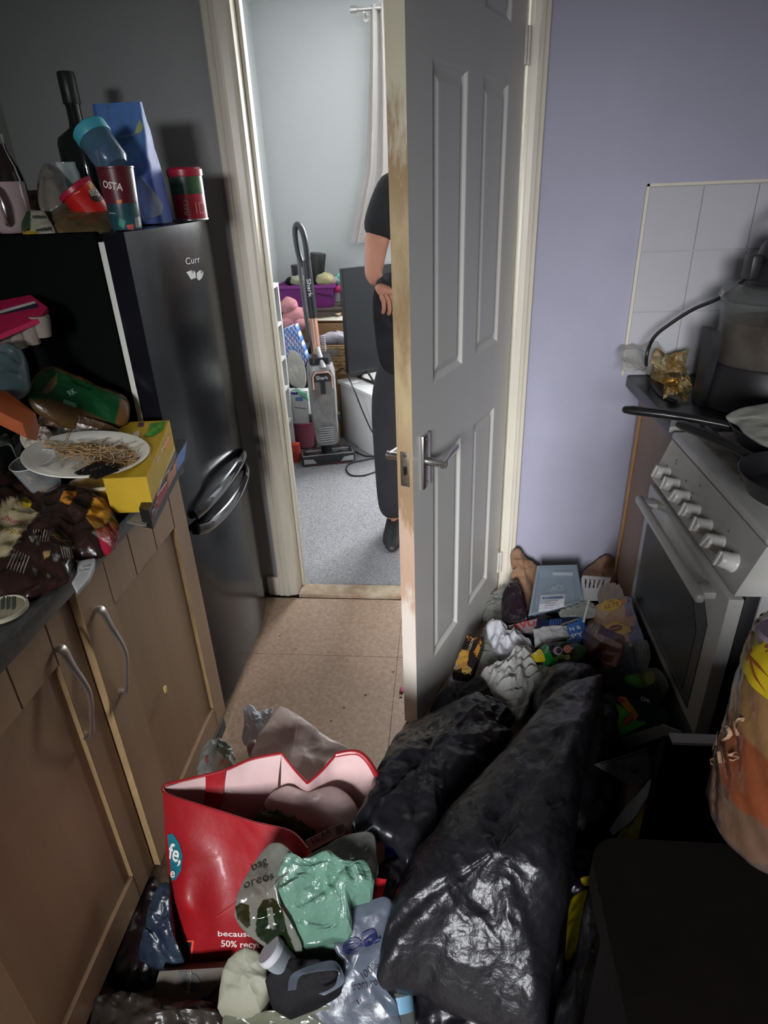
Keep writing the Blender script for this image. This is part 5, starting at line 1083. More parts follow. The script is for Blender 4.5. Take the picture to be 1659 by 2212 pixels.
M_gold = mat('gold_foil_film', srgb((0.95, 0.80, 0.42)), .14, metal=.95, vc=False, col2=srgb((0.62, 0.60, 0.50)), vs=24, bump=.5, bs=40)
Mclw = mat('glittery_clear_film', srgb((0.80, 0.78, 0.74)), .08, film=.14, fr=.5)
tag(foil('clear_wrapper', 1340, 1432, 744, 806, 2.03, 1.90, RT, Mclw, 5, 7, 5, .5, .015, 3), 'crumpled sparkling clear wrapper at the far end of the corner worktop', 'wrapper')
tag(foil('foil_wrapper', 1412, 1484, 762, 822, 1.98, 1.86, RT, mat('pale_gold_film', srgb((0.92, 0.87, 0.68)), .15, metal=.8, col2=srgb((0.66, 0.50, 0.20)), vs=26), 12, 6, 4, .6, .015), 'pale gold crumpled wrapper in the middle of the corner worktop', 'wrapper')
tag(foil('foil_wrapper', 1436, 1488, 812, 862, 1.88, 1.78, RT, M_gold, 9, 5, 4, .6, .015), 'shiny crumpled gold foil wrapper nearest the pan handles', 'wrapper')
tag(blob('yellow_wrapper', [(1408, 806, .89), (1430, 800, .895), (1432, 812, .885), (1412, 818, .882)], .008, mat('yellow_film', srgb((0.80, 0.58, 0.14)), .3), seed=44, amp=.006, nang=32, nr=6), 'small bright yellow wrapper piece among the gold foil', 'wrapper')
tag(blob('paper_label', [(1466, 806, .895), (1486, 800, .91), (1489, 812, .905), (1476, 824, .89)], .004, Mpap, seed=45, amp=.003, nang=32, nr=6), 'small white rounded label beside the gold foil', 'label')
tag(blob('foil_wrapper', [(1492, 790, .90), (1512, 784, .905), (1518, 792, .895), (1500, 802, .89)], .01, mat('orange_foil', srgb((0.58, 0.40, 0.16)), .3, metal=.4), seed=46, amp=.006, nang=32, nr=6, sm=False), 'small orange and green wrapper beside the glass oven', 'wrapper')
tag(blob('dark_packet', [(1500, 842, .885), (1520, 832, .90), (1560, 856, .895), (1572, 872, .885), (1540, 882, .882), (1510, 870, .882)], .015, mat('dark_green_film', srgb((0.10, 0.15, 0.15)), .3, bump=.5, bs=40), seed=47, amp=.008), 'dark green crumpled packet in front of the glass oven', 'packet')
tag(blob('paper_tissue', [(1528, 866, .885), (1560, 856, .895), (1578, 860, .89), (1560, 872, .883)], .01, mat('grey_tissue', srgb((0.45, 0.46, 0.45)), .8), seed=48, amp=.006, nang=32, nr=6), 'small grey tissue in front of the glass oven', 'tissue')
tag(blob('paper_tissue', [(1580, 858, .89), (1604, 856, .895), (1625, 876, .885), (1600, 880, .882)], .01, mat('grey_tissue', srgb((0.45, 0.46, 0.45)), .8), seed=49, amp=.007, nang=32, nr=6), 'grey crumpled paper between glass oven and frying pan', 'paper')
# frying pans
def pan(name, lab, c, r, hdir, hlen, m, hz=.03, hup=.012):
    t = thing(name, lab, 'pan', c)
    b = B(); b.lathe([(r * .78, 0), (r * .82, .002), (r * .97, .036), (r, .040), (r * .985, .041), (r * .80, .006), (.001, .004)], c=c, seg=56, cap1=False); b.out('pan_bowl', m, t)
    d = Vector(hdir).normalized(); s = d.cross(Vector((0, 0, 1)))
    b = B(); rs = []
    for t_, w, h in ((0, .012, .008), (.1, .010, .008), (.3, .011, .009), (.6, .013, .010), (.9, .014, .010), (.98, .010, .008), (1, .004, .004)):
        p = c + d * (r * .97 + hlen * t_) + Vector((0, 0, hz + hup * math.sin(t_ * 1.9) ))
        rs.append([p + s * w * math.cos(a) + Vector((0, 0, h * math.sin(a))) for a in [2 * PI * k / 16 for k in range(16)]])
    b.rings(rs); b.out('handle', mat('black_bakelite', (0.012, 0.012, 0.012), .28), t); return t
M_pan = mat('black_nonstick', (0.012, 0.012, 0.013), .4, coat=.1)
e1, e2 = P(1345, 887, z=.975), P(1520, 905, z=.975); d1 = (e2 - e1).normalized(); hl = .22
pc1 = e1 + d1 * (hl + .12); pc1.z = .9365
pan('frying_pan', 'black frying pan at the back of the hob, its handle sticking out furthest left', pc1, .125, -d1, hl, M_pan)
e1, e2 = P(1462, 908, z=.985), P(1640, 975, z=.985); d1 = (e2 - e1).normalized()
pc2 = e1 + d1 * (.19 + .115); pc2.z = .9365 + .0
pan('saucepan', 'second black pan nearer the camera with a handle crossing the hob edge', Vector((pc2.x, pc2.y - .0, .938)), .115, -d1, .19, M_pan)
tag(blob('greasy_paper', [(1568, 900, .99), (1600, 884, 1.0), (1665, 874, 1.01), (1760, 880, 1.01), (1760, 960, .99), (1668, 966, .985), (1612, 938, .985), (1590, 915, .985)], .006, mat('off_white_paper', srgb((0.56, 0.56, 0.52)), .6, var=.1, vs=8, bump=.1, bs=20), seed=51, amp=.006, f=8, prof=.4), 'off-white greasy paper lying in the frying pan at the right edge', 'paper')
B(); b = B(); b.box((.545, 1.486, .885), (.66, 1.502, .90), .004); p = P(1450, 928, z=.90)
tag(slab('soap_block', [(1452, 899, .905), (1512, 903, .905), (1510, 922, .905), (1447, 922, .905)], .014, M_enam, bev=.005), 'small white rounded block behind the far corner of the hob', 'block')
# ============================================================ NEAR RIGHT: DARK WORKTOP, BOARD, LARGE ORANGE PACK
M_blk = mat('dark_brown_board', (0.006, 0.0045, 0.004), .6, spec=.06, var=.3, vs=8, bump=.05, bs=50)
cw = P(1296, 1832, z=.872)
t = thing('base_cabinet', 'very dark base cabinet at the bottom right corner, nearest the camera', 'cabinet', (.6, .1, 0))
wx = cw.x - .010; wy = cw.y + .012
b = B(); rc = .03; pl = [(wx + rc - rc * math.sin(a), wy - rc + rc * math.cos(a), .838) for a in [PI / 2 * k / 8 for k in range(9)]] ; pl = [(1.21, wy, .838)] + pl + [(wx, -.35, .838), (1.21, -.35, .838)]
b.prism(pl, (0, 0, .034)); b.bevel(.006, 2); b.out('worktop_slab', M_blk, t)
B().box((wx + .035, -.34, .0), (1.20, wy - .03, .837), .002).out('carcass', M_blk, t, smooth=False)
B().box((wx + .018, -.33, .06), (wx + .0348, wy - .035, .83), .002).out('door', M_blk, t, smooth=False)
# leaning dark board with a pale edge, between cooker and near cabinet
cc = P(1436, 1594, y=.80)
t = thing('board', 'dark brown board with a pale top edge standing on end beside the oven', 'board', (cc.x + .25, .80, 0))
B().box((cc.x - .004, .786, 0), (cc.x + .62, .806, cc.z), .0015, seg=1).out('board_panel', M_blk, t, smooth=False)
B().box((cc.x + .008, .785, cc.z), (cc.x + .62, .807, cc.z + .006), .001, seg=1).out('pale_edge', mat('pale_edge_strip', (0.36, 0.34, 0.33), .5), t, smooth=False)
# big orange value pack (plastic bag of rolls)
p0 = P(1648, 1838, z=.874)
gp = thing('value_pack', 'large orange plastic-wrapped pack with a yellow band on the dark worktop', 'pack', p0)
Mor = mat('orange_printed_film', (0.5, 0.3, 0.1), .22, vc=True, var=.15, vs=20, bump=.35, bs=22, stretch=(1, 1, .5), coat=.3)
b = B(); rs = []; nz = 60
top = P(1640, 1345, y=p0.y).z; Ht = top - .874
for i in range(nz + 1):
    s = i / nz
    r = .060 * (min(1, (s / .16)) ** .5) * (1 if s < .86 else max(.25, 1 - ((s - .86) / .14) ** 2 * .55)) + .004
    r *= 1 + .05 * math.sin(s * 3.0)
    ring = []
    for k in range(110):
        a = 2 * PI * k / 110; q = Vector((p0.x + .014 + r * math.cos(a) * 1.05 - .002 * s, p0.y + r * math.sin(a), .874 + Ht * s + .001))
        wr = .0022 * abs(math.sin(a * 7 + s * 16 + 2 * noise.noise(q * 9))) * (1 - abs(2 * s - 1) ** 2) + .0025 * ridge(q, 20, 61)
        q += Vector((math.cos(a), math.sin(a), 0)) * wr; ring.append(q)
    rs.append(ring)
b.rings(rs); vp_ = b.out('pack_wrap', Mor, gp)
me = vp_.data; a_ = me.color_attributes.new('Col', 'FLOAT_COLOR', 'POINT')
for i, v in enumerate(me.vertices):
    s = (v.co.z) / Ht; w = noise.noise(v.co * 14) * .10; s += w
    c_ = (0.26, 0.22, 0.20) if s < .2 else (0.32, 0.24, 0.19) if s < .36 else (0.38, 0.20, 0.12) if s < .66 else (0.40, 0.30, 0.19) if s < .93 else (0.34, 0.29, 0.27)
    a_.data[i].color = (*srgb(c_), 1)
ZB = p0.z
def band(z0, z1, m, nm, dr=.0035, a0=0, a1=2 * PI):
    b = B(); rs = []
    for z in (z0, (z0 + z1) / 2, z1):
        s = (z - .874) / Ht; i = min(nz, max(0, int(round(s * nz)))); ring = rs_all[i]; c = sum(ring, Vector()) / len(ring)
        rs.append([c + (p - c) * (1 + dr / .05) + Vector((0, 0, z - c.z)) for p in ring])
    b.rings(rs, False, False); return b.out(nm, m, gp)
rs_all = rs
yb_ = band(.874 + Ht * .800, .874 + Ht * .955, mat('yellow_band', srgb((0.62, 0.54, 0.08)), .4, var=.1, vs=10), 'value_band', .002)
letter(yb_, 'UE PACK', (1600, 1395), (1660, 1500), ink((0.45, 0.22, 0.08)), hgt=.0115, parent=gp, bold=.01)
letter(vp_, 'superior', (1566, 1470), (1632, 1580), ink((0.68, 0.56, 0.44)), hgt=.018, parent=gp, off=.002)
letter(vp_, 'soft rolls', (1548, 1530), (1606, 1640), ink((0.62, 0.50, 0.40)), hgt=.010, parent=gp, off=.002)
tc_ = P(1690, 1372, y=p0.y - .02)
b = B(); b.lathe([(.018, 0), (.016, .003), (.001, .003)], c=tc_, seg=24); b.out('grey_seal', mat('purple_grey_seal', srgb((0.35, 0.30, 0.34)), .4), gp)
# ============================================================ THE HEAP BESIDE THE DOOR
def hp(name, lab, cat, outline, h, m, **k): return tag(blob(name, outline, h, m, **k), lab, cat)
M_bin = mat('black_bin_liner', (0.009, 0.009, 0.011), .32, bump=.35, bs=16, spec=.42)
M_binf = mat('black_bin_liner_crinkled', (0.010, 0.010, 0.012), .34, bump=.5, bs=34, spec=.42)
# filling: tied dark sacks underneath the litter
hp('bin_bag', 'black sack buried at the foot of the violet wall under the packaging', 'bin bag', [(1100, 1330, 0), (1120, 1295, .02), (1200, 1290, .02), (1300, 1290, .02), (1330, 1330, 0), (1350, 1440, 0), (1340, 1510, 0), (1240, 1530, 0), (1100, 1540, 0), (1060, 1440, 0)], .10, M_bin, amp=.02, f=8, seed=60, nang=90, nr=16)
hp('bin_bag', 'dark sack on the floor between the black bags and the oven', 'bin bag', [(1180, 1560, 0), (1280, 1520, 0), (1360, 1530, 0), (1350, 1640, 0), (1340, 1760, 0), (1330, 1850, 0), (1200, 1830, 0), (1120, 1680, 0)], .12, M_bin, amp=.015, f=8, seed=61, nang=90, nr=16)
# brown paper bags
M_kraft = mat('brown_kraft_paper', srgb((0.56, 0.43, 0.33)), .75, col2=srgb((0.47, 0.35, 0.26)), vs=14, bump=.25, bs=45)
hp('paper_bag', 'twisted brown paper bag standing up at the left against the violet wall', 'paper bag', [(1104, 1196, 'y', 2.03), (1119, 1184, 'y', 2.04), (1134, 1203, 'y', 2.03), (1157, 1222, 'y', 2.02), (1164, 1240, 'y', 2.0), (1156, 1275, 'y', 1.96), (1146, 1300, 'y', 1.9), (1136, 1328, 'y', 1.86), (1118, 1278, 'y', 1.93), (1104, 1242, 'y', 1.97), (1112, 1228, 'y', 1.99), (1103, 1212, 'y', 2.01)], .02, M_kraft, amp=.012, f=14, fine=.1, seed=62, low=.04, nang=96, nr=16)
hp('paper_bag', 'second brown paper bag at the right against the brown cabinet', 'paper bag', [(1258, 1244, 'y', 2.0), (1275, 1222, 'y', 2.04), (1312, 1203, 'y', 2.05), (1336, 1228, 'y', 2.03), (1330, 1262, 'y', 1.95), (1290, 1262, 'y', 1.94)], .02, M_kraft, amp=.012, f=14, fine=.1, seed=63, low=.05)
hp('purple_bag', 'dark purple bag crumpled below the left brown paper bag', 'bag', [(1090, 1275, .15), (1116, 1256, .17), (1128, 1290, .16), (1140, 1335, .13), (1128, 1350, .11), (1092, 1352, .09), (1082, 1310, .11)], .03, mat('dark_purple_film', srgb((0.13, 0.05, 0.11)), .3, col2=srgb((0.03, 0.025, 0.03)), vs=12, bump=.5, bs=25), amp=.012, seed=64, low=.05)
hp('clear_wrapper', 'clear crumpled wrapper beside the bottom door hinge', 'wrapper', [(1042, 1330, .03), (1054, 1295, .05), (1075, 1280, .07), (1096, 1278, .09), (1098, 1320, .08), (1090, 1348, .06), (1052, 1345, .03)], .03, mat('clear_film_bright', srgb((0.62, 0.63, 0.60)), .1, film=.35, bump=.8, bs=28), amp=.014, f=22, seed=65)
hp('clear_wrapper', 'clear crumpled film along the door below the white pot', 'wrapper', [(1042, 1362, .07), (1062, 1350, .09), (1072, 1400, .09), (1080, 1440, .07), (1050, 1450, .05), (1032, 1410, .05)], .02, mat('clear_film_bright', (1, 1, 1)), amp=.012, f=22, seed=66)
# clear tray with blue-grey base and label
t = thing('food_tray', 'clear food tray with blue-grey base and white label atop the heap', 'tray', P(1200, 1320, z=.14))
q = [(1160, 1226, .225), (1246, 1224, .225), (1260, 1300, .19), (1142, 1330, .17)]
cs = [V3(p) for p in q]; nn = (cs[1] - cs[0]).cross(cs[3] - cs[0]).normalized(); nn = nn if nn.z > 0 else -nn
cen = sum(cs, Vector()) / 4
b = B(); rs = []
for ins, dep in ((1.0, 0), (1.0, -.003), (.90, -.004), (.80, -.035), (.76, -.036)): rs.append([cen + (p - cen) * ins + nn * dep for p in cs])
b.rings(rs, cap0=False); b.bevel(.004); tr_ = b.out('tray_base', mat('blue_grey_plastic', srgb((0.40, 0.46, 0.52)), .25), t)
rs = [[cen + (p - cen) * i + nn * d for p in cs] for i, d in ((1.02, .001), (1.0, .010), (.93, .014), (.90, .013))]
b = B(); b.rings(rs, cap0=False); b.bevel(.003); tl = b.out('clear_top', mat('clear_rigid_b', srgb((0.70, 0.76, 0.80)), .08, film=.22, bump=.2, bs=14), t)
Mlab = ink((0.80, 0.80, 0.82), 'white_label')
printed(tl, [(1168, 1286), (1221, 1283), (1217, 1316), (1163, 1322)], Mlab, parent=t, name='white_label'); printed(tl, [(1172, 1290), (1216, 1288), (1216, 1293), (1171, 1295)], ink((0.35, 0.38, 0.50)), parent=t, off=.0014)
for k in range(4): printed(tl, [(1176, 1298 + k * 5), (1206 - k * 4, 1297 + k * 5), (1206 - k * 4, 1299 + k * 5), (1176, 1300 + k * 5)], ink((0.6, 0.6, 0.62)), parent=t, off=.0014, name='small_print')
printed(tl, [(1194, 1236), (1238, 1237), (1237, 1244), (1194, 1243)], Mlab, parent=t, name='white_label')
b = B()
for k in range(60): a = random.uniform(0, 6.28); r = random.uniform(0, .03); b.lathe([(.001, 0), (.006, .003), (.001, .007)], c=cen + (cs[1] - cs[0]).normalized() * r * math.cos(a) + (cs[3] - cs[0]).normalized() * r * math.sin(a) + nn * -.02, seg=6)
o = b.out('pad_residue', mat('white_residue', srgb((0.55, 0.6, 0.64)), .6), t); o['kind'] = 'stuff'
hp('clear_wrapper', 'clear crumpled film under the front of the food tray', 'wrapper', [(1208, 1320, .165), (1245, 1304, .175), (1282, 1306, .175), (1286, 1330, .16), (1262, 1336, .15), (1215, 1334, .15)], .014, mat('clear_film_bright', (1, 1, 1)), amp=.012, f=30, seed=67)
# slotted turner
t = thing('slotted_turner', 'flat white plastic slotted turner lying at the right of the food tray', 'turner', P(1280, 1270, z=.20))
A0, A1, A2, A3 = [V3(p) for p in ((1256, 1243, .215), (1322, 1248, .215), (1294, 1297, .19), (1256, 1298, .185))]
def qp(u, v): return A0.lerp(A1, u).lerp(A3.lerp(A2, u), v)
nt_ = (A1 - A0).cross(A3 - A0).normalized(); nt_ = nt_ if nt_.z > 0 else -nt_
b = B(); N_ = 24; fs = []; G = {}
slots = [(.16, .30), (.44, .58), (.72, .86)]
def solid(u, v): return not (any(a <= v <= c for a, c in [(0, 0)]) or (.12 < v < .50 and any(abs(u - s) < .028 for s in (.14, .30, .46, .62, .78))) or (.50 < v < .0))
for side in (0, 1):
    for i in range(N_ * 2 + 1):
        for j in range(N_ + 1):
            u, v = i / (N_ * 2), j / N_
            G[(side, i, j)] = b.bm.verts.new(qp(u, v) + nt_ * (.001 if side else -.001))
cells = {(i, j) for i in range(N_ * 2) for j in range(N_) if solid((i + .5) / (N_ * 2) - .06 * ((j + .5) / N_), (j + .5) / N_) and not ((i in (0, 1, 46, 47)) and (j in (0, 1, 22, 23)) and ((i in (0, 47)) or (j in (0, 23))))}
for (i, j) in cells:
    b.bm.faces.new([G[(1, i, j)], G[(1, i + 1, j)], G[(1, i + 1, j + 1)], G[(1, i, j + 1)]]); b.bm.faces.new([G[(0, i, j)], G[(0, i, j + 1)], G[(0, i + 1, j + 1)], G[(0, i + 1, j)]])
    for (di, dj, e) in ((-1, 0, ((i, j), (i, j + 1))), (1, 0, ((i + 1, j), (i + 1, j + 1))), (0, -1, ((i, j), (i + 1, j))), (0, 1, ((i, j + 1), (i + 1, j + 1)))):
        if (i + di, j + dj) not in cells: b.bm.faces.new([G[(0, *e[0])], G[(0, *e[1])], G[(1, *e[1])], G[(1, *e[0])]])
bmesh.ops.delete(b.bm, geom=[v for v in b.bm.verts if not v.link_faces], context='VERTS')
b.out('turner_blade', mat('white_nylon', srgb((0.74, 0.74, 0.72)), .4), t, smooth=False)
b = B(); b.tube([qp(.45, 1.0) - nt_ * .002, qp(.42, 1.25) - nt_ * .01, qp(.40, 1.6) - nt_ * .025], .004, 8); b.out('turner_handle', mat('white_nylon', (1, 1, 1)), t)
hp('clear_wrapper', 'clear film with brown smears right of the slotted turner', 'wrapper', [(1296, 1270, .18), (1330, 1262, .19), (1346, 1290, .18), (1310, 1300, .17), (1292, 1300, .165)], .014, mat('smeared_film', srgb((0.52, 0.42, 0.36)), .15, film=.5, bump=.7, bs=28), amp=.010, f=28, seed=68)
# blue / gold fried chicken packet
o = wrap('chicken_packet', 'blue and golden food packet with a yellow price sticker beside the cooker', 'packet', [(1280, 1318, .165), (1300, 1300, .175), (1358, 1290, .185), (1366, 1308, .18), (1378, 1345, .15), (1390, 1384, .12), (1362, 1388, .12), (1342, 1372, .13), (1305, 1360, .14), (1284, 1338, .15)], .012, (0.62, 0.46, 0.30), [([(1346, 1290), (1368, 1290), (1395, 1390), (1360, 1392), (1354, 1345)], (0.22, 0.30, 0.46)), ([(1284, 1318), (1300, 1300), (1320, 1318), (1300, 1340)], (0.66, 0.56, 0.44)), ([(1352, 1312), (1360, 1310), (1364, 1335), (1356, 1338)], (0.45, 0.26, 0.16)), ([(1350, 1335), (1372, 1330), (1374, 1350), (1358, 1356)], (0.62, 0.44, 0.30))], amp=.005, seed=70, nang=120, nr=24, low=.04)
printed(o, ell(1321, 1307, 24, 13, -12), ink((0.74, 0.60, 0.14)), name='price_sticker', off=.0012); letter(o, 'ONLY', (1313, 1302), (1330, 1299), ink((0.62, 0.2, 0.1)), hgt=.006, off=.002); letter(o, '£2.75', (1307, 1315), (1338, 1309), ink((0.62, 0.2, 0.1)), hgt=.013, off=.002)
printed(o, ell(1350, 1298, 8, 6), ink((0.66, 0.40, 0.24)), off=.0012)
printed(o, [(1306, 1352), (1330, 1342), (1362, 1354), (1366, 1364), (1348, 1372), (1312, 1360)], ink((0.66, 0.54, 0.22)), name='gold_banner', off=.0012); printed(o, ell(1331, 1357, 15, 7, -12), ink((0.36, 0.14, 0.10)), off=.002)
letter(o, 'breaded', (1321, 1361), (1343, 1356), ink((0.72, 0.6, 0.4)), hgt=.005, off=.0026); letter(o, 'CRISPY', (1366, 1368), (1386, 1366), ink((0.55, 0.62, 0.72)), hgt=.006); letter(o, 'SOUTHERN', (1364, 1378), (1388, 1376), ink((0.55, 0.62, 0.72)), hgt=.006)
# blue box, THIN & CRISPY
t = thing('food_box', 'dark blue food box with white upside-down style capitals under the tray', 'box', P(1212, 1370, z=.09))
cs = [V3(p) for p in ((1160, 1340, .150), (1260, 1330, .155), (1270, 1368, .125), (1252, 1390, .115), (1160, 1386, .12))]
n_ = (cs[1] - cs[0]).cross(cs[3] - cs[0]).normalized(); n_ = n_ if n_.z > 0 else -n_
b = B(); b.prism(cs, -n_ * .03); b.bevel(.0015); bx_ = b.out('carton', mat('dark_blue_carton', srgb((0.08, 0.12, 0.24)), .4, var=.3, vs=14), t)
printed(bx_, [(1222, 1342), (1258, 1333), (1268, 1366), (1252, 1388), (1224, 1386)], ink((0.22, 0.40, 0.66)), parent=t); printed(bx_, [(1206, 1348), (1246, 1334), (1250, 1341), (1210, 1355)], ink((0.10, 0.10, 0.12)), parent=t, off=.0012)
for k in range(5): printed(bx_, [(1186 + k * 6, 1350), (1190 + k * 5, 1336), (1192 + k * 5, 1337), (1190 + k * 6, 1352)], ink((0.20, 0.32, 0.55)), parent=t)
letter(bx_, 'GTOWN', (1212, 1353), (1248, 1340), ink((0.82, 0.82, 0.82)), hgt=.007, parent=t, off=.002); letter(bx_, 'N &', (1232, 1364), (1256, 1358), ink((0.80, 0.82, 0.86)), hgt=.013, parent=t, off=.002, bold=.02); letter(bx_, 'SPY', (1226, 1384), (1262, 1374), ink((0.80, 0.82, 0.86)), hgt=.016, parent=t, off=.002, bold=.02)
o = tag(slab('food_box', [(1096, 1352, .115), (1160, 1336, .14), (1164, 1362, .12), (1108, 1372, .10)], .02, mat('pinkish_grey_card', srgb((0.50, 0.44, 0.44)), .6)), 'crushed pale box with tall red capitals left of the blue box', 'box')
letter(o, 'AVU', (1106, 1362), (1158, 1350), ink((0.62, 0.14, 0.18)), hgt=.022, bold=.02)
# white pot, paper napkin, big tissue
Mwp = mat('white_thin_plastic', srgb((0.70, 0.70, 0.72)), .45, var=.06, vs=6, bump=.1, bs=20)
hp('plastic_pot', 'crushed white plastic pot with a torn rim against the door side', 'pot', [(1050, 1358, .12), (1054, 1342, .13), (1070, 1344, .135), (1090, 1356, .12), (1106, 1368, .12), (1120, 1366, .12), (1140, 1378, .12), (1148, 1398, .11), (1120, 1424, .09), (1096, 1432, .08), (1076, 1416, .09), (1060, 1388, .10)], .02, Mwp, amp=.018, f=14, seed=71, low=.05, nang=96, fine=1.0)
hp('paper_napkin', 'white paper napkin folded between the pot and the blue box', 'napkin', [(1152, 1360, .135), (1188, 1354, .14), (1224, 1354, .14), (1230, 1378, .125), (1190, 1390, .12), (1156, 1400, .115)], .008, mat('soft_white_paper', srgb((0.66, 0.66, 0.66)), .85, bump=.15, bs=60), amp=.008, f=16, seed=72, smooth_outline=False)
hp('paper_tissue', 'large crumpled white tissue in the middle of the heap above the black bag', 'tissue', [(1038, 1458, .10), (1052, 1444, .11), (1075, 1436, .12), (1100, 1424, .13), (1124, 1402, .13), (1150, 1404, .13), (1160, 1440, .13), (1170, 1474, .12), (1146, 1508, .11), (1142, 1530, .10), (1124, 1556, .09), (1106, 1540, .09), (1096, 1520, .10), (1066, 1498, .10), (1048, 1480, .09)], .03, mat('tissue_lump', srgb((0.68, 0.68, 0.66)), .85, bump=.25, bs=50), amp=.017, f=15, seed=73, low=.06, nang=110, nr=20, fine=1.2, sm=False)
hp('clear_wrapper', 'pale see-through wrapper between tissue and green noodle packet', 'wrapper', [(1150, 1436, .125), (1200, 1434, .12), (1214, 1452, .11), (1176, 1476, .11), (1160, 1460, .12)], .006, mat('pale_green_film', srgb((0.52, 0.56, 0.50)), .3, film=.6), amp=.006, seed=74)
o = wrap('noodle_packet', 'green and yellow packet printed with vegetables on top of the white tissue', 'packet', [(1140, 1424, .145), (1158, 1406, .15), (1178, 1392, .155), (1210, 1388, .155), (1240, 1388, .15), (1268, 1400, .145), (1264, 1416, .14), (1246, 1436, .13), (1210, 1438, .13), (1176, 1434, .135)], .010, (0.05, 0.09, 0.06), [([(1138, 1424), (1160, 1400), (1170, 1404), (1182, 1430), (1150, 1430)], (0.80, 0.70, 0.12)), ([(1170, 1396), (1180, 1390), (1190, 1412), (1200, 1432), (1230, 1436), (1170, 1438), (1178, 1425)], (0.08, 0.45, 0.18)), ([(1236, 1386), (1270, 1396), (1264, 1420), (1240, 1438), (1232, 1430), (1246, 1404)], (0.10, 0.25, 0.14)), (ell(1205, 1406, 10, 9), (0.58, 0.45, 0.56)), (ell(1207, 1405, 6, 6), (0.10, 0.10, 0.08)), (ell(1226, 1402, 9, 9), (0.68, 0.38, 0.26)), (ell(1212, 1418, 9, 5), (0.36, 0.50, 0.22)), (ell(1226, 1420, 6, 6), (0.60, 0.56, 0.42)), (ell(1201, 1424, 5, 5), (0.34, 0.46, 0.20))], amp=.004, seed=75, nang=150, nr=30, low=.03)
letter(o, 'CHI', (1180, 1412), (1186, 1398), ink((0.8, 0.8, 0.78)), hgt=.006, off=.0015); letter(o, 'VEG', (1226, 1412), (1240, 1400), ink((0.75, 0.74, 0.7)), hgt=.005, off=.0015)
# maroon tray pack with pale strap
o = wrap('meat_pack', 'maroon film-wrapped tray with a pale strap, right of the noodle packet', 'pack', [(1262, 1362, .135), (1278, 1338, .15), (1302, 1352, .15), (1330, 1366, .14), (1350, 1378, .135), (1346, 1404, .12), (1334, 1436, .10), (1298, 1440, .10), (1262, 1426, .11)], .014, (0.25, 0.12, 0.11), [([(1262, 1360), (1268, 1354), (1300, 1372), (1345, 1392), (1342, 1402), (1300, 1388)], (0.44, 0.36, 0.34)), ([(1268, 1340), (1285, 1335), (1300, 1352), (1290, 1366), (1270, 1356)], (0.42, 0.36, 0.32)), ([(1300, 1404), (1340, 1412), (1330, 1440), (1294, 1430)], (0.36, 0.27, 0.25)), ([(1308, 1412), (1328, 1416), (1322, 1432), (1302, 1428)], (0.25, 0.13, 0.12))], amp=.006, seed=76, nang=110, nr=22, low=.04)
hp('dark_packet', 'black and dark blue box-shaped packet squeezed against the oven door', 'packet', [(1352, 1388, .10), (1392, 1386, .10), (1404, 1410, .09), (1396, 1436, .07), (1340, 1440, .07), (1344, 1408, .09)], .012, mat('dark_blue_film', srgb((0.07, 0.09, 0.14)), .3, bump=.3, bs=40), amp=.008, seed=77, low=.05)
# green packets near the oven
o = wrap('crisp_packet', 'dark green crisp packet, the upper of the two by the oven door', 'packet', [(1308, 1456, .11), (1340, 1446, .115), (1376, 1444, .12), (1410, 1444, .12), (1432, 1458, .115), (1444, 1486, .10), (1428, 1508, .09), (1398, 1500, .095), (1360, 1498, .10), (1330, 1480, .10)], .016, (0.05, 0.075, 0.04), [(ell(1378, 1470, 30, 15, 10), (0.20, 0.30, 0.10)), (ell(1370, 1468, 14, 8, 30), (0.24, 0.46, 0.16)), (ell(1404, 1464, 12, 14, 10), (0.40, 0.40, 0.20))], amp=.008, seed=78, nang=120, nr=24, low=.05)
o = wrap('crisp_packet', 'bright green and orange crisp packet, the lower of the two by the oven door', 'packet', [(1330, 1506, .12), (1362, 1510, .12), (1396, 1508, .12), (1426, 1524, .11), (1446, 1550, .10), (1404, 1562, .10), (1370, 1572, .10), (1342, 1590, .09), (1334, 1562, .105), (1338, 1530, .115)], .014, (0.04, 0.16, 0.08), [([(1330, 1505), (1352, 1506), (1380, 1545), (1372, 1556), (1350, 1530)], (0.72, 0.46, 0.16)), ([(1332, 1520), (1350, 1532), (1372, 1556), (1400, 1560), (1340, 1592), (1332, 1560)], (0.28, 0.62, 0.14)), ([(1384, 1508), (1400, 1540), (1430, 1548), (1446, 1550), (1426, 1522)], (0.06, 0.10, 0.07))], amp=.006, seed=79, nang=130, nr=26, low=.05)
printed(o, ell(1356, 1556, 13, 7, -40), ink((0.75, 0.14, 0.16)), off=.001); letter(o, 'crisps', (1348, 1566), (1366, 1548), ink((0.85, 0.8, 0.75)), hgt=.005, off=.002); letter(o, 'CHI', (1386, 1512), (1404, 1518), ink((0.8, 0.8, 0.78)), hgt=.008, off=.0015); printed(o, ell(1342, 1512, 9, 4, 20), ink((0.62, 0.16, 0.16)), off=.001)
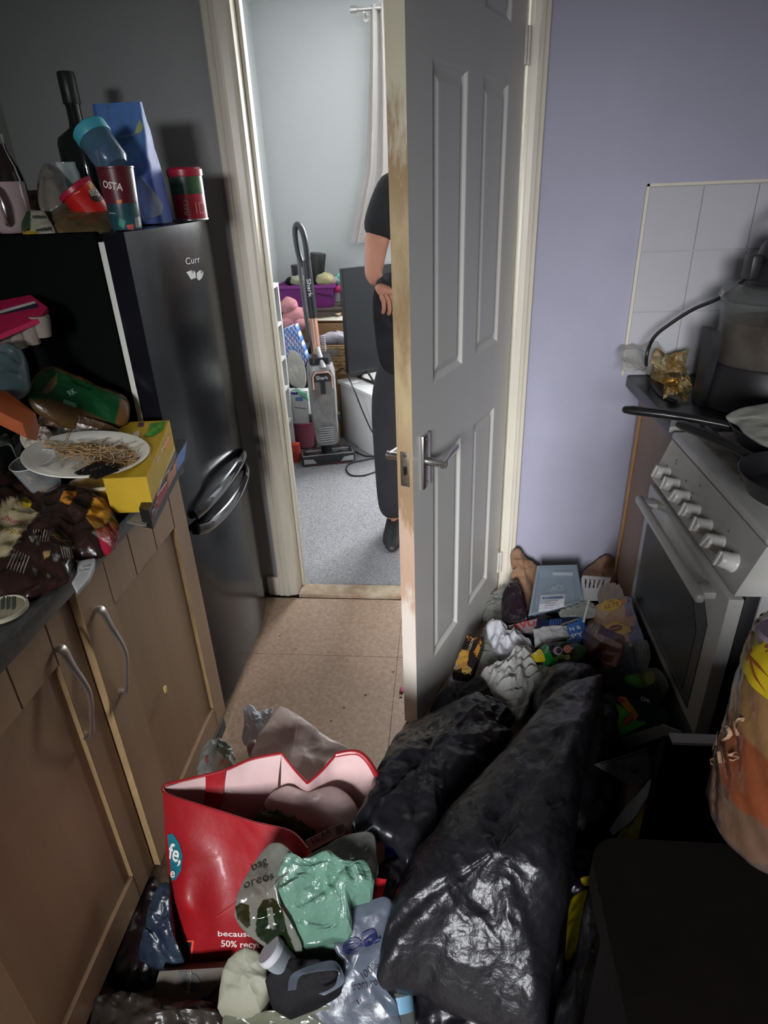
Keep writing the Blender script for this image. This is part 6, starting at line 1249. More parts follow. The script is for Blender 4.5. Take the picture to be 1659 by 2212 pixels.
# potato jackets box against the door
t = thing('potato_box', 'black and orange frozen potato box standing on end against the door', 'box', P(1000, 1460, z=0))
cs = [V3(p) for p in ((1009, 1370, .135), (1046, 1376, .135), (1018, 1458, .10), (977, 1450, .10))]
n_ = (cs[1] - cs[0]).cross(cs[3] - cs[0]).normalized(); n_ = n_ if n_.z > 0 else -n_
b = B(); b.prism(cs, -n_ * .055); b.bevel(.001); jb = b.out('carton', mat('black_print_card', srgb((0.08, 0.05, 0.04)), .4), t)
for q, c_ in (([(1009, 1371), (1046, 1377), (1040, 1394), (1004, 1384)], (0.16, 0.09, 0.05)), ([(1010, 1372), (1020, 1374), (1012, 1384), (1006, 1380)], (0.72, 0.45, 0.14)), ([(1026, 1374), (1034, 1376), (1024, 1384)], (0.72, 0.45, 0.14)), ([(1038, 1380), (1044, 1384), (1030, 1420), (1024, 1408)], (0.72, 0.50, 0.16)), ([(993, 1402), (1014, 1406), (1008, 1440), (984, 1448), (980, 1440)], (0.70, 0.50, 0.22)), ([(986, 1420), (996, 1418), (989, 1446), (980, 1446)], (0.72, 0.70, 0.66))): printed(jb, q, ink(c_), parent=t)
for k in range(4): printed(jb, [(1022 + k * 4, 1408 + k * 3), (1038 - k, 1400 + k * 6), (1036 - k, 1404 + k * 6), (1022 + k * 2, 1410 + k * 5)], ink((0.70, 0.45, 0.14)), parent=t)
for ex, ey, r_ in ((1000, 1414, 9), (1004, 1424, 8), (992, 1430, 8)): printed(jb, ell(ex, ey, r_, r_ * .8), ink((0.78, 0.58, 0.22)), parent=t, off=.0012)
printed(jb, ell(1008, 1448, 11, 8, -10), ink((0.76, 0.62, 0.30)), parent=t, off=.0012); letter(jb, 'JACKETS', (1020, 1378), (1010, 1404), ink((0.85, 0.78, 0.66)), hgt=.008, parent=t, off=.0018); letter(jb, "5 mins", (1016, 1442), (1000, 1446), ink((0.3, 0.16, 0.08)), hgt=.006, parent=t, off=.0022)
hp('cardboard_flap', 'open torn end flap with black and white print below the potato box', 'flap', [(966, 1500, .03), (970, 1458, .055), (1020, 1462, .065), (1016, 1490, .045), (1000, 1510, .03)], .008, mat('white_print_flap', srgb((0.55, 0.54, 0.53)), .5, col2=srgb((0.03, 0.03, 0.03)), vs=34), amp=.005, seed=80, smooth_outline=False) 
hp('grey_cloth', 'dark grey crumpled cloth along the door foot above the left black bag', 'cloth', [(930, 1530, .02), (960, 1496, .05), (1000, 1488, .07), (1040, 1470, .08), (1060, 1500, .09), (1050, 1530, .08), (980, 1560, .05), (935, 1560, .02)], .03, mat('grey_fabric', srgb((0.20, 0.20, 0.21)), .85, bump=.4, bs=50), amp=.018, f=14, seed=81, low=.04)
hp('blue_wrapper', 'dark glossy blue wrapper between grey cloth and black bags', 'wrapper', [(1046, 1508, .12), (1072, 1512, .13), (1096, 1532, .12), (1112, 1556, .11), (1084, 1572, .11), (1056, 1566, .11), (1044, 1536, .12)], .016, mat('navy_gloss_film', srgb((0.05, 0.06, 0.11)), .15, bump=.6, bs=30, coat=.4), amp=.012, seed=82, low=.05)
# newspapers and cards at the right
Mnews = mat('newsprint', srgb((0.36, 0.34, 0.33)), .8, vc=False, var=.1, vs=12)
o = tag(patch('newspaper', [[(1283, 1651, .17), (1340, 1634, .18), (1396, 1616, .18)], [(1310, 1668, .165), (1360, 1655, .17), (1404, 1645, .175)], [(1370, 1702, .155), (1392, 1690, .158), (1406, 1672, .165)]], Mnews, amp=.002, seed=83), 'folded newspaper page with a headline rule beside the black bag', 'newspaper')
for k in range(4): printed(o, [(1320 + k * 18, 1650 + k * 2), (1332 + k * 18, 1647 + k * 2), (1336 + k * 16, 1662 + k * 3), (1326 + k * 16, 1664 + k * 3)], ink((0.26, 0.25, 0.25)))
printed(o, [(1366, 1664), (1378, 1662), (1379, 1671), (1367, 1672)], ink((0.06, 0.06, 0.06)), off=.001); printed(o, [(1296, 1650), (1394, 1622), (1395, 1624), (1298, 1652)], ink((0.1, 0.1, 0.1)), off=.001)
o = tag(slab('newspaper', [(1344, 1592, .16), (1432, 1564, .17), (1474, 1580, .165), (1358, 1614, .155)], .004, Mnews), 'grey newspaper strip under the lower green packet', 'newspaper')
letter(o, 'The Daily News', (1358, 1604), (1440, 1580), ink((0.2, 0.2, 0.2)), hgt=.010)
tag(patch('paper_strip', [[(1404, 1682, .20), (1412, 1700, .20)], [(1380, 1712, .19), (1392, 1732, .19)], [(1345, 1750, .18), (1362, 1775, .18)], [(1316, 1792, .16), (1322, 1804, .16)]], mat('white_card_strip', srgb((0.48, 0.48, 0.46)), .5), amp=.003, seed=84), 'curved white strip of paper hanging beside the dark board', 'paper')
Mye = mat('yellow_plastic', srgb((0.62, 0.58, 0.10)), .45, var=.15, vs=10, bump=.3, bs=30)
hp('yellow_bag', 'yellow bag piece below the curved white paper strip', 'bag', [(1334, 1806, .15), (1356, 1780, .16), (1390, 1756, .17), (1388, 1820, .14), (1350, 1834, .13), (1328, 1832, .13)], .012, Mye, amp=.008, seed=85, low=.05)
hp('yellow_bag', 'bright yellow bag showing in the gap right of the big black bag', 'bag', [(1236, 1940, .18), (1268, 1924, .20), (1262, 1975, .19), (1248, 2040, .18), (1224, 2056, .16), (1226, 2000, .17)], .012, mat('yellow_plastic_bright', srgb((0.82, 0.76, 0.06)), .4, var=.1, vs=10, bump=.3, bs=30), amp=.008, seed=86, low=.08)
hp('yellow_wrapper', 'tiny yellow and purple wrapper tip above the bright yellow bag', 'wrapper', [(1254, 1896, .22), (1278, 1892, .225), (1274, 1910, .215), (1260, 1908, .215)], .005, mat('yellow_plastic_bright', (1, 1, 1)), amp=.004, seed=87, nang=32, nr=6)
hp('purple_wrapper', 'dark purple wrapper around the small yellow tip', 'wrapper', [(1232, 1916, .20), (1250, 1900, .205), (1270, 1908, .205), (1266, 1924, .20), (1240, 1934, .19)], .006, mat('deep_purple_film', srgb((0.10, 0.05, 0.16)), .25), amp=.005, seed=88, nang=40, nr=8)
# ============================================================ BIN BAGS
hp('bin_bag', 'black bin liner slumped behind the big one, next to the green packets', 'bin bag', [(1150, 1530, .12), (1166, 1480, .14), (1190, 1446, .15), (1240, 1442, .16), (1288, 1456, .16), (1300, 1500, .14), (1306, 1600, .12), (1300, 1720, .10), (1240, 1720, .12), (1180, 1640, .12)], .07, M_bin, amp=.016, f=9, fine=.25, seed=90, low=.08, nang=110, nr=22)
hp('bin_bag', 'black bin liner spread over the right rim of the red shopping bag', 'bin bag', [(876, 1572, .10), (934, 1545, .12), (985, 1520, .14), (1030, 1500, .15), (1058, 1512, .16), (1074, 1562, .16), (1108, 1586, .17), (1057, 1660, .20), (975, 1730, .24), (950, 1800, .27), (905, 1866, .26), (876, 1872, .26), (846, 1822, .27), (800, 1800, .285), (768, 1812, .28), (759, 1784, .30), (781, 1737, .30), (812, 1667, .29), (847, 1607, .20)], .055, M_bin, amp=.022, f=9, fine=.2, seed=91, low=.12, nang=170, nr=34, smooth_outline=False, prof=.6)
bb = blob('bin_bag', [(1277, 1466, .26), (1207, 1492, .25), (1158, 1545, .26), (1091, 1625, .28), (976, 1747, .30), (930, 1810, .30), (888, 1862, .29), (858, 1930, .27), (830, 2016, .25), (818, 2070, .22), (820, 2124, .20), (900, 2140, .18), (955, 2174, .17), (1045, 2208, .16), (1110, 2230, .16), (1175, 2240, .16), (1192, 2130, .20), (1210, 2016, .26), (1232, 1928, .30), (1248, 1754, .33), (1278, 1614, .33), (1304, 1475, .27)], .11, M_binf, amp=.017, f=8, fine=.25, seed=92, low=.16, nang=240, nr=60, smooth_outline=True, prof=.62, center=(1070, 1920, .27))
tag(bb, 'largest black bin liner, crinkled and shiny, lying in the foreground', 'bin bag')
hp('bin_bag', 'dark bin liner hanging below the dark worktop at the bottom right', 'bin bag', [(1236, 2080, .30), (1262, 1960, .36), (1290, 1880, .40), (1320, 1900, .42), (1330, 2060, .40), (1320, 2260, .34), (1210, 2280, .26), (1200, 2180, .24)], .04, M_bin, amp=.018, f=10, seed=93, low=.22, nang=90, nr=20)
hp('bin_bag', 'black plastic lump between the red shopping bag and the big bin liner', 'bin bag', [(800, 1900, .16), (840, 1860, .20), (880, 1870, .22), (862, 1940, .20), (836, 2010, .16), (800, 2010, .12), (780, 1960, .12)], .04, M_bin, amp=.014, f=12, seed=94, low=.10)
hp('bin_bag', 'black liner along the very bottom of the photo below the big one', 'bin bag', [(900, 2150, .10), (960, 2168, .12), (1060, 2215, .12), (1200, 2230, .12), (1260, 2330, .05), (900, 2340, .02), (860, 2230, .04)], .05, M_bin, amp=.016, f=10, seed=95, low=.04)
# ============================================================ RED SHOPPING BAG
rb = thing('shopping_bag', 'large open red reusable shopping bag with white lettering, standing before the cupboards', 'shopping bag', P(480, 2040, z=0))
M_red = mat('red_woven_plastic', srgb((0.57, 0.05, 0.09)), .5, var=.12, vs=8, bump=.15, bs=30, coat=.1)
M_inn = mat('pinkish_white_lining', srgb((0.78, 0.66, 0.65)), .5, var=.08, vs=8, bump=.1, bs=30)
zb = .012
fp = patch('front_panel', [
    [(352, 1706, .30), (400, 1730, .30), (486, 1757, .30), (549, 1777, .30), (627, 1797, .30), (664, 1834, .295), (720, 1880, .28), (835, 1900, .25)],
    [(357, 1800, .23), (410, 1815, .245), (490, 1830, .24), (555, 1845, .245), (630, 1860, .245), (670, 1880, .24), (730, 1930, .22), (825, 1945, .20)],
    [(366, 1910, .15), (400, 1935, .19), (486, 1930, .165), (550, 1935, .17), (620, 1945, .17), (670, 1960, .165), (725, 1990, .15), (815, 2000, .13)],
    [(374, 1985, .09), (420, 1992, .13), (480, 2000, .105), (550, 2005, .10), (610, 2010, .10), (660, 2020, .10), (720, 2040, .09), (800, 2050, .08)],
    [(381, 2090, zb), (420, 2090, zb), (480, 2088, zb), (540, 2087, zb), (600, 2086, zb), (650, 2086, zb), (710, 2086, zb), (780, 2086, zb)]], M_red, rb, sub=8, amp=.004, f=7, seed=100)
bp = patch('back_panel', [
    [(352, 1704, .30), (421, 1680, .32), (485, 1664, .325), (543, 1640, .33), (608, 1627, .335)],
    [(362, 1730, .26), (430, 1720, .26), (490, 1720, .26), (545, 1712, .26), (600, 1700, .26)],
    [(380, 1800, .16), (440, 1790, .16), (500, 1790, .15), (555, 1780, .15), (600, 1770, .15)],
    [(390, 1880, .05), (450, 1860, .05), (510, 1850, .05), (560, 1840, .05), (600, 1830, .05)]], M_inn, rb, sub=8, amp=.004, f=8, seed=101)
bp2 = patch('back_panel', [
    [(608, 1627, .335), (636, 1662, .31), (664, 1692, .30), (694, 1666, .31), (726, 1630, .33), (776, 1627, .335), (812, 1672, .31), (846, 1760, .28)],
    [(606, 1700, .26), (636, 1712, .25), (664, 1724, .25), (694, 1712, .25), (726, 1700, .25), (772, 1700, .25), (806, 1730, .24), (840, 1800, .22)],
    [(600, 1770, .15), (640, 1778, .14), (664, 1782, .14), (700, 1778, .14), (730, 1775, .14), (775, 1780, .14), (800, 1800, .14), (830, 1840, .14)],
    [(600, 1830, .05), (640, 1835, .05), (664, 1840, .05), (700, 1842, .05), (730, 1845, .05), (775, 1850, .05), (800, 1860, .05), (825, 1880, .05)]], M_inn, rb, sub=8, amp=.005, f=8, seed=102)
def rim(pts, nm='rim_trim', r=.0042): b = B(); b.tube(smoothpts([V3(p) for p in pts], 6), r, 8); return b.out(nm, M_red, rb)
rim([(664, 1834, .2965), (627, 1797, .3015), (549, 1777, .3015), (486, 1757, .3015), (400, 1730, .3015), (360, 1716, .301), (352, 1704, .302), (362, 1694, .305), (421, 1680, .3215), (485, 1664, .3265), (543, 1640, .3315), (608, 1627, .3365)], r=.003)
rim([(608, 1627, .3365), (636, 1662, .3115), (664, 1692, .3015)], r=.0028); rim([(664, 1692, .3015), (694, 1666, .3115), (726, 1630, .3315)], r=.0028)
rim([(726, 1630, .332), (776, 1627, .337), (812, 1672, .312), (846, 1760, .282)], r=.006)
patch('carry_strap', [[(444, 1672, .3255), (488, 1664, .3275)], [(444, 1705, .285), (484, 1702, .285)], [(440, 1740, .25), (476, 1750, .245)]], M_red, rb, sub=5, amp=.001, seed=103, thick=.003)
letter(fp, 'because this bag is', (471, 2022), (640, 2034), ink((0.88, 0.82, 0.80)), hgt=.0125, parent=rb, bold=.015); letter(fp, '50% recycled', (478, 2044), (588, 2050), ink((0.88, 0.82, 0.80)), hgt=.0155, parent=rb, bold=.015)
printed(fp, [(362, 1803), (374, 1800), (388, 1822), (395, 1850), (392, 1880), (380, 1900), (371, 1902), (368, 1860)], ink((0.10, 0.42, 0.48)), parent=rb, name='teal_roundel', off=.001)
letter(fp, 'fe,', (366, 1852), (391, 1866), ink((0.90, 0.90, 0.88)), hgt=.030, parent=rb, off=.0022, bold=.02); letter(fp, 'e', (371, 1896), (380, 1894), ink((0.90, 0.90, 0.88)), hgt=.018, parent=rb, off=.0022, bold=.02)
printed(fp, [(382, 2036), (414, 2034), (412, 2078), (386, 2084)], ink((0.08, 0.09, 0.14)), parent=rb, off=.001); printed(fp, [(378, 2031), (420, 2030), (419, 2034), (379, 2035)], ink((0.88, 0.30, 0.20)), parent=rb, off=.0012); printed(fp, [(415, 2034), (420, 2033), (413, 2086), (408, 2086)], ink((0.88, 0.30, 0.20)), parent=rb, off=.0012)
letter(fp, '5.045', (396, 2070), (398, 2046), ink((0.3, 0.4, 0.6)), hgt=.008, parent=rb, off=.0018)
letter(bp, 'm', (480, 1742), (506, 1738), ink((0.80, 0.74, 0.72)), hgt=.022, parent=rb, bold=.03); letter(bp, 'a', (490, 1716), (504, 1712), ink((0.80, 0.74, 0.72)), hgt=.016, parent=rb, bold=.03)
# contents
hp('salad_leaves', 'dark green leafy waste deep inside the red shopping bag', 'leaves', [(545, 1780, .21), (560, 1758, .23), (600, 1756, .235), (640, 1768, .23), (676, 1786, .22), (680, 1800, .21), (640, 1810, .20), (590, 1800, .20)], .012, mat('dark_green_leaf', srgb((0.10, 0.18, 0.07)), .4, col2=srgb((0.22, 0.36, 0.14)), vs=24, bump=.4, bs=40), amp=.016, f=24, seed=105, low=.05, sm=False)
o = tag(slab('card_label', [(660, 1816, .235), (742, 1774, .25), (746, 1800, .235), (668, 1840, .215)], .002, mat('buff_card', srgb((0.66, 0.58, 0.54)), .6)), 'buff cardboard label with black print inside the red shopping bag', 'card')
printed(o, [(724, 1786), (742, 1780), (744, 1798), (727, 1804)], ink((0.32, 0.26, 0.24))); letter(o, 'LL AA', (676, 1822), (716, 1800), ink((0.25, 0.2, 0.2)), hgt=.012)
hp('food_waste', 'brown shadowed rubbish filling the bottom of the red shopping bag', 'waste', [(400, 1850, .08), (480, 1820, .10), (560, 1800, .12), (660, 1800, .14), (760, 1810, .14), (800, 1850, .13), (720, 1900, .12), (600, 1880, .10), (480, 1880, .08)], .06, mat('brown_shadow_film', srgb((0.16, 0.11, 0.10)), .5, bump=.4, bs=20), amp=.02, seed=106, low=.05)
# grey carrier behind the red bag, white tissue, mesh pack
M_gcar = mat('grey_carrier_film', srgb((0.70, 0.63, 0.60)), .4, film=.92, bump=.25, bs=12)
hp('carrier_bag', 'greyish translucent carrier bag bulging behind the red shopping bag', 'carrier bag', [(540, 1640, .20), (560, 1590, .22), (582, 1555, .23), (603, 1527, .25), (620, 1532, .25), (650, 1552, .24), (686, 1578, .22), (700, 1590, .21), (756, 1622, .18), (750, 1660, .17), (700, 1700, .17), (620, 1700, .18), (560, 1680, .18)], .03, M_gcar, amp=.014, f=7, fine=.2, seed=107, low=.20, nang=110, nr=22, smooth_outline=False)
hp('carrier_bag', 'pale carrier bag inside the open back of the red shopping bag', 'carrier bag', [(570, 1740, .24), (610, 1700, .27), (664, 1712, .27), (716, 1700, .275), (756, 1720, .27), (778, 1762, .25), (750, 1790, .235), (690, 1790, .225), (620, 1770, .23)], .012, mat('dusty_pink_film', srgb((0.66, 0.57, 0.55)), .35, film=.85, bump=.25, bs=14), amp=.012, f=8, fine=.2, seed=108, low=.08)
hp('paper_tissue', 'white crumpled tissue on the floor at the corner of the cupboards', 'tissue', [(524, 1600, .06), (528, 1560, .09), (526, 1530, .11), (540, 1524, .12), (556, 1536, .11), (572, 1534, .11), (590, 1530, .12), (578, 1560, .10), (560, 1585, .08), (552, 1600, .06)], .014, mat('bright_tissue', srgb((0.78, 0.80, 0.84)), .85, bump=.2, bs=50), amp=.014, f=22, seed=109, low=.06, sm=False)
hp('meat_packet', 'white packet with a red oval mark behind the red shopping bag', 'packet', [(534, 1612, .10), (552, 1598, .11), (556, 1625, .10), (540, 1634, .09)], .008, mat('white_red_print', srgb((0.62, 0.60, 0.58)), .4, col2=srgb((0.55, 0.16, 0.16)), vs=30), amp=.004, seed=110, nang=32, nr=8, low=.06)
o = wrap('fruit_net', 'clear fruit pack with a green label against the cupboard plinth', 'pack', [(424, 1672, .10), (432, 1634, .12), (452, 1602, .14), (480, 1600, .145), (504, 1622, .14), (508, 1662, .13), (480, 1676, .11), (440, 1684, .10)], .02, (0.55, 0.56, 0.54), [([(468, 1602), (490, 1600), (500, 1622), (492, 1640), (470, 1624)], (0.05, 0.22, 0.13)), (ell(484, 1648, 6, 7), (0.75, 0.32, 0.14)), (ell(447, 1640, 4, 9), (0.62, 0.30, 0.30))], m=mat('clear_printed_film', (1, 1, 1), .12, vc=True, film=.5, bump=.9, bs=32), amp=.012, f=22, seed=111, low=.06)
tag(B().box((-.70, 1.17, 0), (-.655, 1.36, .045), .003).out('plinth_block', mat('dark_block', (0.04, 0.035, 0.03), .6)), 'small dark block on the floor at the foot of the fridge and cupboard', 'block')
hp('dark_wrapper', 'dark purple-brown crumpled wrapper on the floor between cupboard foot and red bag', 'wrapper', [(228, 2110, 0), (262, 2010, 0), (310, 1930, 0), (345, 1900, .01), (372, 1990, .01), (390, 2090, .01), (340, 2130, .01), (270, 2150, 0)], .05, mat('dark_plum_film', srgb((0.10, 0.07, 0.07)), .3, bump=.5, bs=20), amp=.014, f=12, seed=132, low=.01)
# film bag with 10 and green bag inside it
hp('carrier_bag', 'crinkled mint green carrier bag in front of the red shopping bag', 'carrier bag', [(592, 1905, .31), (606, 1868, .33), (620, 1846, .34), (640, 1858, .335), (664, 1856, .335), (704, 1848, .335), (732, 1866, .325), (792, 1872, .305), (808, 1905, .29), (800, 1930, .28), (758, 1946, .275), (762, 2010, .24), (724, 2050, .20), (660, 2054, .21), (636, 2006, .24), (612, 1950, .28)], .03, mat('mint_green_film', srgb((0.38, 0.53, 0.46)), .3, film=.68, bump=.7, bs=22, coat=.2), amp=.022, f=13, fine=.5, seed=112, low=.14, nang=48, nr=20, sm=False)
o = wrap('carrier_bag', 'clear carrier bag printed with a large black 10 and dark lettering', 'carrier bag', [(508, 1968, .29), (514, 1930, .31), (540, 1880, .325), (566, 1840, .335), (588, 1822, .34), (620, 1832, .34), (642, 1870, .33), (604, 1908, .315), (612, 1960, .285), (640, 2010, .25), (652, 2054, .22), (600, 2052, .215), (548, 2024, .24), (512, 1990, .27)], .012, (0.42, 0.43, 0.39), [([(508, 1958), (520, 1950), (538, 1955), (541, 2000), (532, 2006), (512, 1984)], (0.06, 0.13, 0.04)), ([(552, 2010), (556, 1965), (568, 1944), (590, 1940), (608, 1955), (620, 2010), (640, 2056), (590, 2052), (556, 2024)], (0.08, 0.13, 0.06)), ([(576, 1962), (588, 1960), (592, 1990), (590, 2010), (580, 2000)], (0.42, 0.43, 0.39))], m=mat('clear_printed_film_b', (1, 1, 1), .15, vc=True, film=.70, bump=.4, bs=18), amp=.010, f=12, seed=113, low=.06, nang=150, nr=30)
letter(o, 'oreos', (528, 1922), (592, 1898), ink((0.12, 0.14, 0.09)), hgt=.014, off=.0015); letter(o, 'bag', (546, 1882), (578, 1866), ink((0.12, 0.14, 0.09)), hgt=.014, off=.0015)
hp('carrier_bag', 'smoky clear film edge stretched over the right of the red shopping bag', 'carrier bag', [(660, 1856, .30), (700, 1830, .31), (752, 1806, .315), (806, 1802, .31), (814, 1850, .29), (816, 1890, .27), (790, 1900, .265), (740, 1876, .28)], .008, mat('smoky_film', srgb((0.42, 0.42, 0.40)), .15, film=.4, bump=.5, bs=16), amp=.01, f=12, seed=114, low=.03)
hp('blue_packet', 'blue and pink packet peeping out beside the red shopping bag', 'packet', [(832, 1822, .20), (852, 1812, .215), (864, 1850, .205), (858, 1880, .19), (834, 1882, .18)], .008, mat('royal_blue_film', srgb((0.10, 0.18, 0.55)), .3, var=.2, vs=14), amp=.005, seed=115, nang=48, nr=10, low=.1)
# clear carrier 'eat', black tray, milk-white wrapper, lid
o = hp('carrier_bag', 'clear grey carrier bag with large navy letters ea at the bottom centre', 'carrier bag', [(722, 2040, .215), (742, 1985, .235), (790, 1950, .25), (846, 1945, .25), (850, 2040, .215), (828, 2120, .18), (860, 2180, .14), (850, 2260, .10), (640, 2260, .08), (610, 2200, .12), (700, 2150, .16), (740, 2100, .18)], .014, mat('grey_clear_film', srgb((0.36, 0.39, 0.44)), .25, film=.66, bump=.4, bs=12), amp=.007, f=9, seed=116, prof=.35, low=.10, nang=120, nr=26)
letter(o, 'ea', (744, 2068), (824, 2030), ink((0.08, 0.11, 0.30)), hgt=.034, off=.0022, bold=.02)
letter(o, '100%', (786, 2116), (820, 2088), ink((0.12, 0.13, 0.2)), hgt=.012, off=.0018); letter(o, 'from you', (762, 2142), (826, 2124), ink((0.12, 0.13, 0.2)), hgt=.014, off=.0018); letter(o, 'v', (770, 2172), (782, 2170), ink((0.12, 0.13, 0.2)), hgt=.012, off=.0018)
hp('black_tray', 'black plastic food tray between the white wrapper and the navy-lettered bag', 'tray', [(572, 2120, .20), (592, 2082, .22), (640, 2070, .225), (690, 2072, .225), (736, 2100, .215), (740, 2130, .20), (690, 2160, .175), (620, 2190, .155), (584, 2170, .165)], .010, mat('matt_black_tray', (0.008, 0.008, 0.009), .7, spec=.15, bump=.2, bs=20), amp=.006, seed=117, low=.07, smooth_outline=False)
tag(patch('bag_handle', [[(622, 2140, .235), (640, 2138, .235)], [(628, 2108, .24), (646, 2112, .24)], [(664, 2088, .245), (668, 2102, .245)], [(720, 2076, .245), (726, 2096, .245)], [(742, 2104, .235), (728, 2114, .235)], [(738, 2128, .225), (720, 2132, .225)], [(700, 2150, .21), (688, 2146, .21)]], mat('grey_clear_film', (1, 1, 1)), amp=.002, seed=118), 'looped clear carrier bag handle lying across the black tray', 'handle')
hp('foam_wrapper', 'cream white foam wrapper, tall and square, at the bottom of the photo', 'wrapper', [(480, 2102, .17), (492, 2074, .185), (510, 2056, .195), (530, 2048, .20), (556, 2056, .195), (576, 2070, .19), (578, 2104, .175), (584, 2132, .165), (574, 2160, .15), (562, 2184, .14), (516, 2192, .13), (470, 2178, .13), (474, 2140, .15)], .020, mat('cream_foam', srgb((0.54, 0.54, 0.47)), .6, var=.05, vs=8, bump=.1, bs=14), amp=.010, f=10, seed=119, low=.10, nang=100, nr=22, smooth_outline=False)
c = P(592, 2062, z=.225); t = thing('clear_pot', 'small clear pot with a white lid above the black tray', 'pot', c - Vector((0, 0, .03)))
T = frame(c, Vector((-.55, .15, .6)).normalized()); b = B(); b.lathe([(.020, -.035), (.022, -.034), (.024, .0), (.022, .002), (.001, .002)], T=T, seg=28); b.out('pot_wall', M_clearp, t)
b = B(); b.lathe([(.025, .000), (.026, .002), (.026, .012), (.024, .014), (.001, .014)], T=T, seg=28); b.out('lid', Mwp, t)
t = thing('coffee_box', 'brown cardboard coffee box with a dark leaf mark at the bottom left', 'box', P(410, 2120, z=0))
cs = [V3(p) for p in ((344, 2098, .075), (482, 2090, .075), (474, 2152, .045), (328, 2156, .045))]; n_ = (cs[1] - cs[0]).cross(cs[3] - cs[0]).normalized(); n_ = n_ if n_.z > 0 else -n_
b = B(); b.prism(cs, -n_ * .04); b.bevel(.001); cb_ = b.out('carton', mat('dull_brown_carton', srgb((0.30, 0.26, 0.21)), .6, var=.1, vs=8), t)
printed(cb_, [(386, 2098), (404, 2098), (424, 2106), (432, 2118), (430, 2142), (410, 2142), (392, 2132), (388, 2116)], ink((0.10, 0.07, 0.06)), parent=t, name='leaf_mark'); letter(cb_, 'SCAFE', (406, 2098), (402, 2146), ink((0.55, 0.50, 0.44)), hgt=.008, parent=t, off=.0018); printed(cb_, [(412, 2096), (414, 2096), (410, 2146), (408, 2146)], ink((0.5, 0.46, 0.4)), parent=t, off=.0018)
hp('bread_wrapper', 'dark blue crumpled bread wrapper between the cupboard and the red bag', 'wrapper', [(312, 2010, .10), (326, 1940, .15), (344, 1912, .17), (366, 1910, .17), (372, 1960, .14), (382, 2030, .10), (400, 2080, .06), (360, 2100, .04), (300, 2080, .04)], .03, mat('dusky_blue_film', srgb((0.10, 0.13, 0.19)), .3, col2=srgb((0.20, 0.25, 0.30)), vs=14, bump=.5, bs=24), amp=.016, f=14, seed=120, low=.05)
hp('smoky_wrapper', 'crumpled brownish clear film along the foot of the cupboard, bottom left', 'wrapper', [(190, 2180, .03), (250, 2150, .05), (310, 2150, .06), (350, 2168, .06), (460, 2170, .06), (480, 2200, .06), (620, 2190, .08), (640, 2260, .06), (420, 2300, .03), (180, 2300, .01)], .035, mat('brown_grey_film', srgb((0.20, 0.18, 0.16)), .3, film=.9, bump=.5, bs=16), amp=.018, f=12, seed=121, low=.03, nang=120, nr=22)
hp('greenish_wrapper', 'pale green clear wrapper at the bottom edge under the foam wrapper', 'wrapper', [(486, 2192, .11), (560, 2188, .13), (640, 2180, .14), (740, 2180, .13), (760, 2250, .09), (620, 2290, .06), (500, 2280, .06)], .012, mat('pale_green_clear', srgb((0.42, 0.43, 0.36)), .2, film=.6, bump=.5, bs=18), amp=.010, f=14, seed=122, low=.05)
t = thing('clear_bottle', 'clear bottle with a pale blue stripe at the bottom beside the big bin liner', 'bottle', P(850, 2180, z=.06)); T = frame(P(870, 2230, z=.10), Vector((-.08, .35, .25)).normalized()); b = B(); b.lathe([(.022, 0), (.026, .004), (.026, .09), (.012, .115), (.012, .13), (.001, .13)], T=T, seg=28); b.out('bottle_wall', mat('clear_bottle', srgb((0.5, 0.52, 0.5)), .1, film=.35), t)
b = B(); b.lathe([(.0264, .03), (.0264, .055)], T=T, seg=28, cap0=False, cap1=False); b.out('bottle_label', mat('pale_blue_stripe', srgb((0.45, 0.62, 0.72)), .4), t)
# litter mass below the front pile so that nothing hangs in the air
hp('bin_bag', 'buried dark sack under the wrappers at the bottom centre', 'bin bag', [(430, 2180, 0), (520, 2090, 0), (700, 2050, 0), (860, 2000, 0), (1000, 2060, 0), (1120, 2180, 0), (1100, 2330, 0), (760, 2400, 0), (440, 2330, 0)], .10, M_bin, amp=.02, f=8, seed=123, nang=90, nr=16)
hp('bin_bag', 'black sack in the dark gap between big bin liner and near worktop', 'bin bag', [(1180, 1860, .02), (1290, 1850, .02), (1330, 1960, .02), (1300, 2230, .02), (1120, 2260, .02), (1130, 2000, .02)], .10, M_bin, amp=.02, f=9, seed=131, nang=80, nr=14)
# crumbs on the floor
for k, (px_, py_) in enumerate([(744, 1528), (716, 1556), (640, 1400), (870, 1540), (850, 1450), (604, 1372), (620, 1362), (790, 1500), (866, 1505)]):
    p = P(px_, py_, z=.0005); r_ = random.uniform(.002, .004); b = B(); b.box((p.x - r_, p.y - r_ * .7, 0.0003), (p.x + r_, p.y + r_ * .7, r_ * .9), r_ * .3); tag(b.out('crumb', mat('pale_crumb', srgb((0.72, 0.62, 0.45)), .8), None), 'small pale crumb lying on the brown vinyl floor by the doorway', 'crumb', 'crumbs on the brown vinyl floor')
p = P(868, 1492, z=0); tag(B().box((p.x - .006, p.y - .012, 0.0003), (p.x + .006, p.y + .012, .006), .002).out('pink_scrap', mat('pink_scrap', srgb((0.62, 0.20, 0.35)), .6)), 'small dark pink scrap on the floor at the door edge', 'scrap')
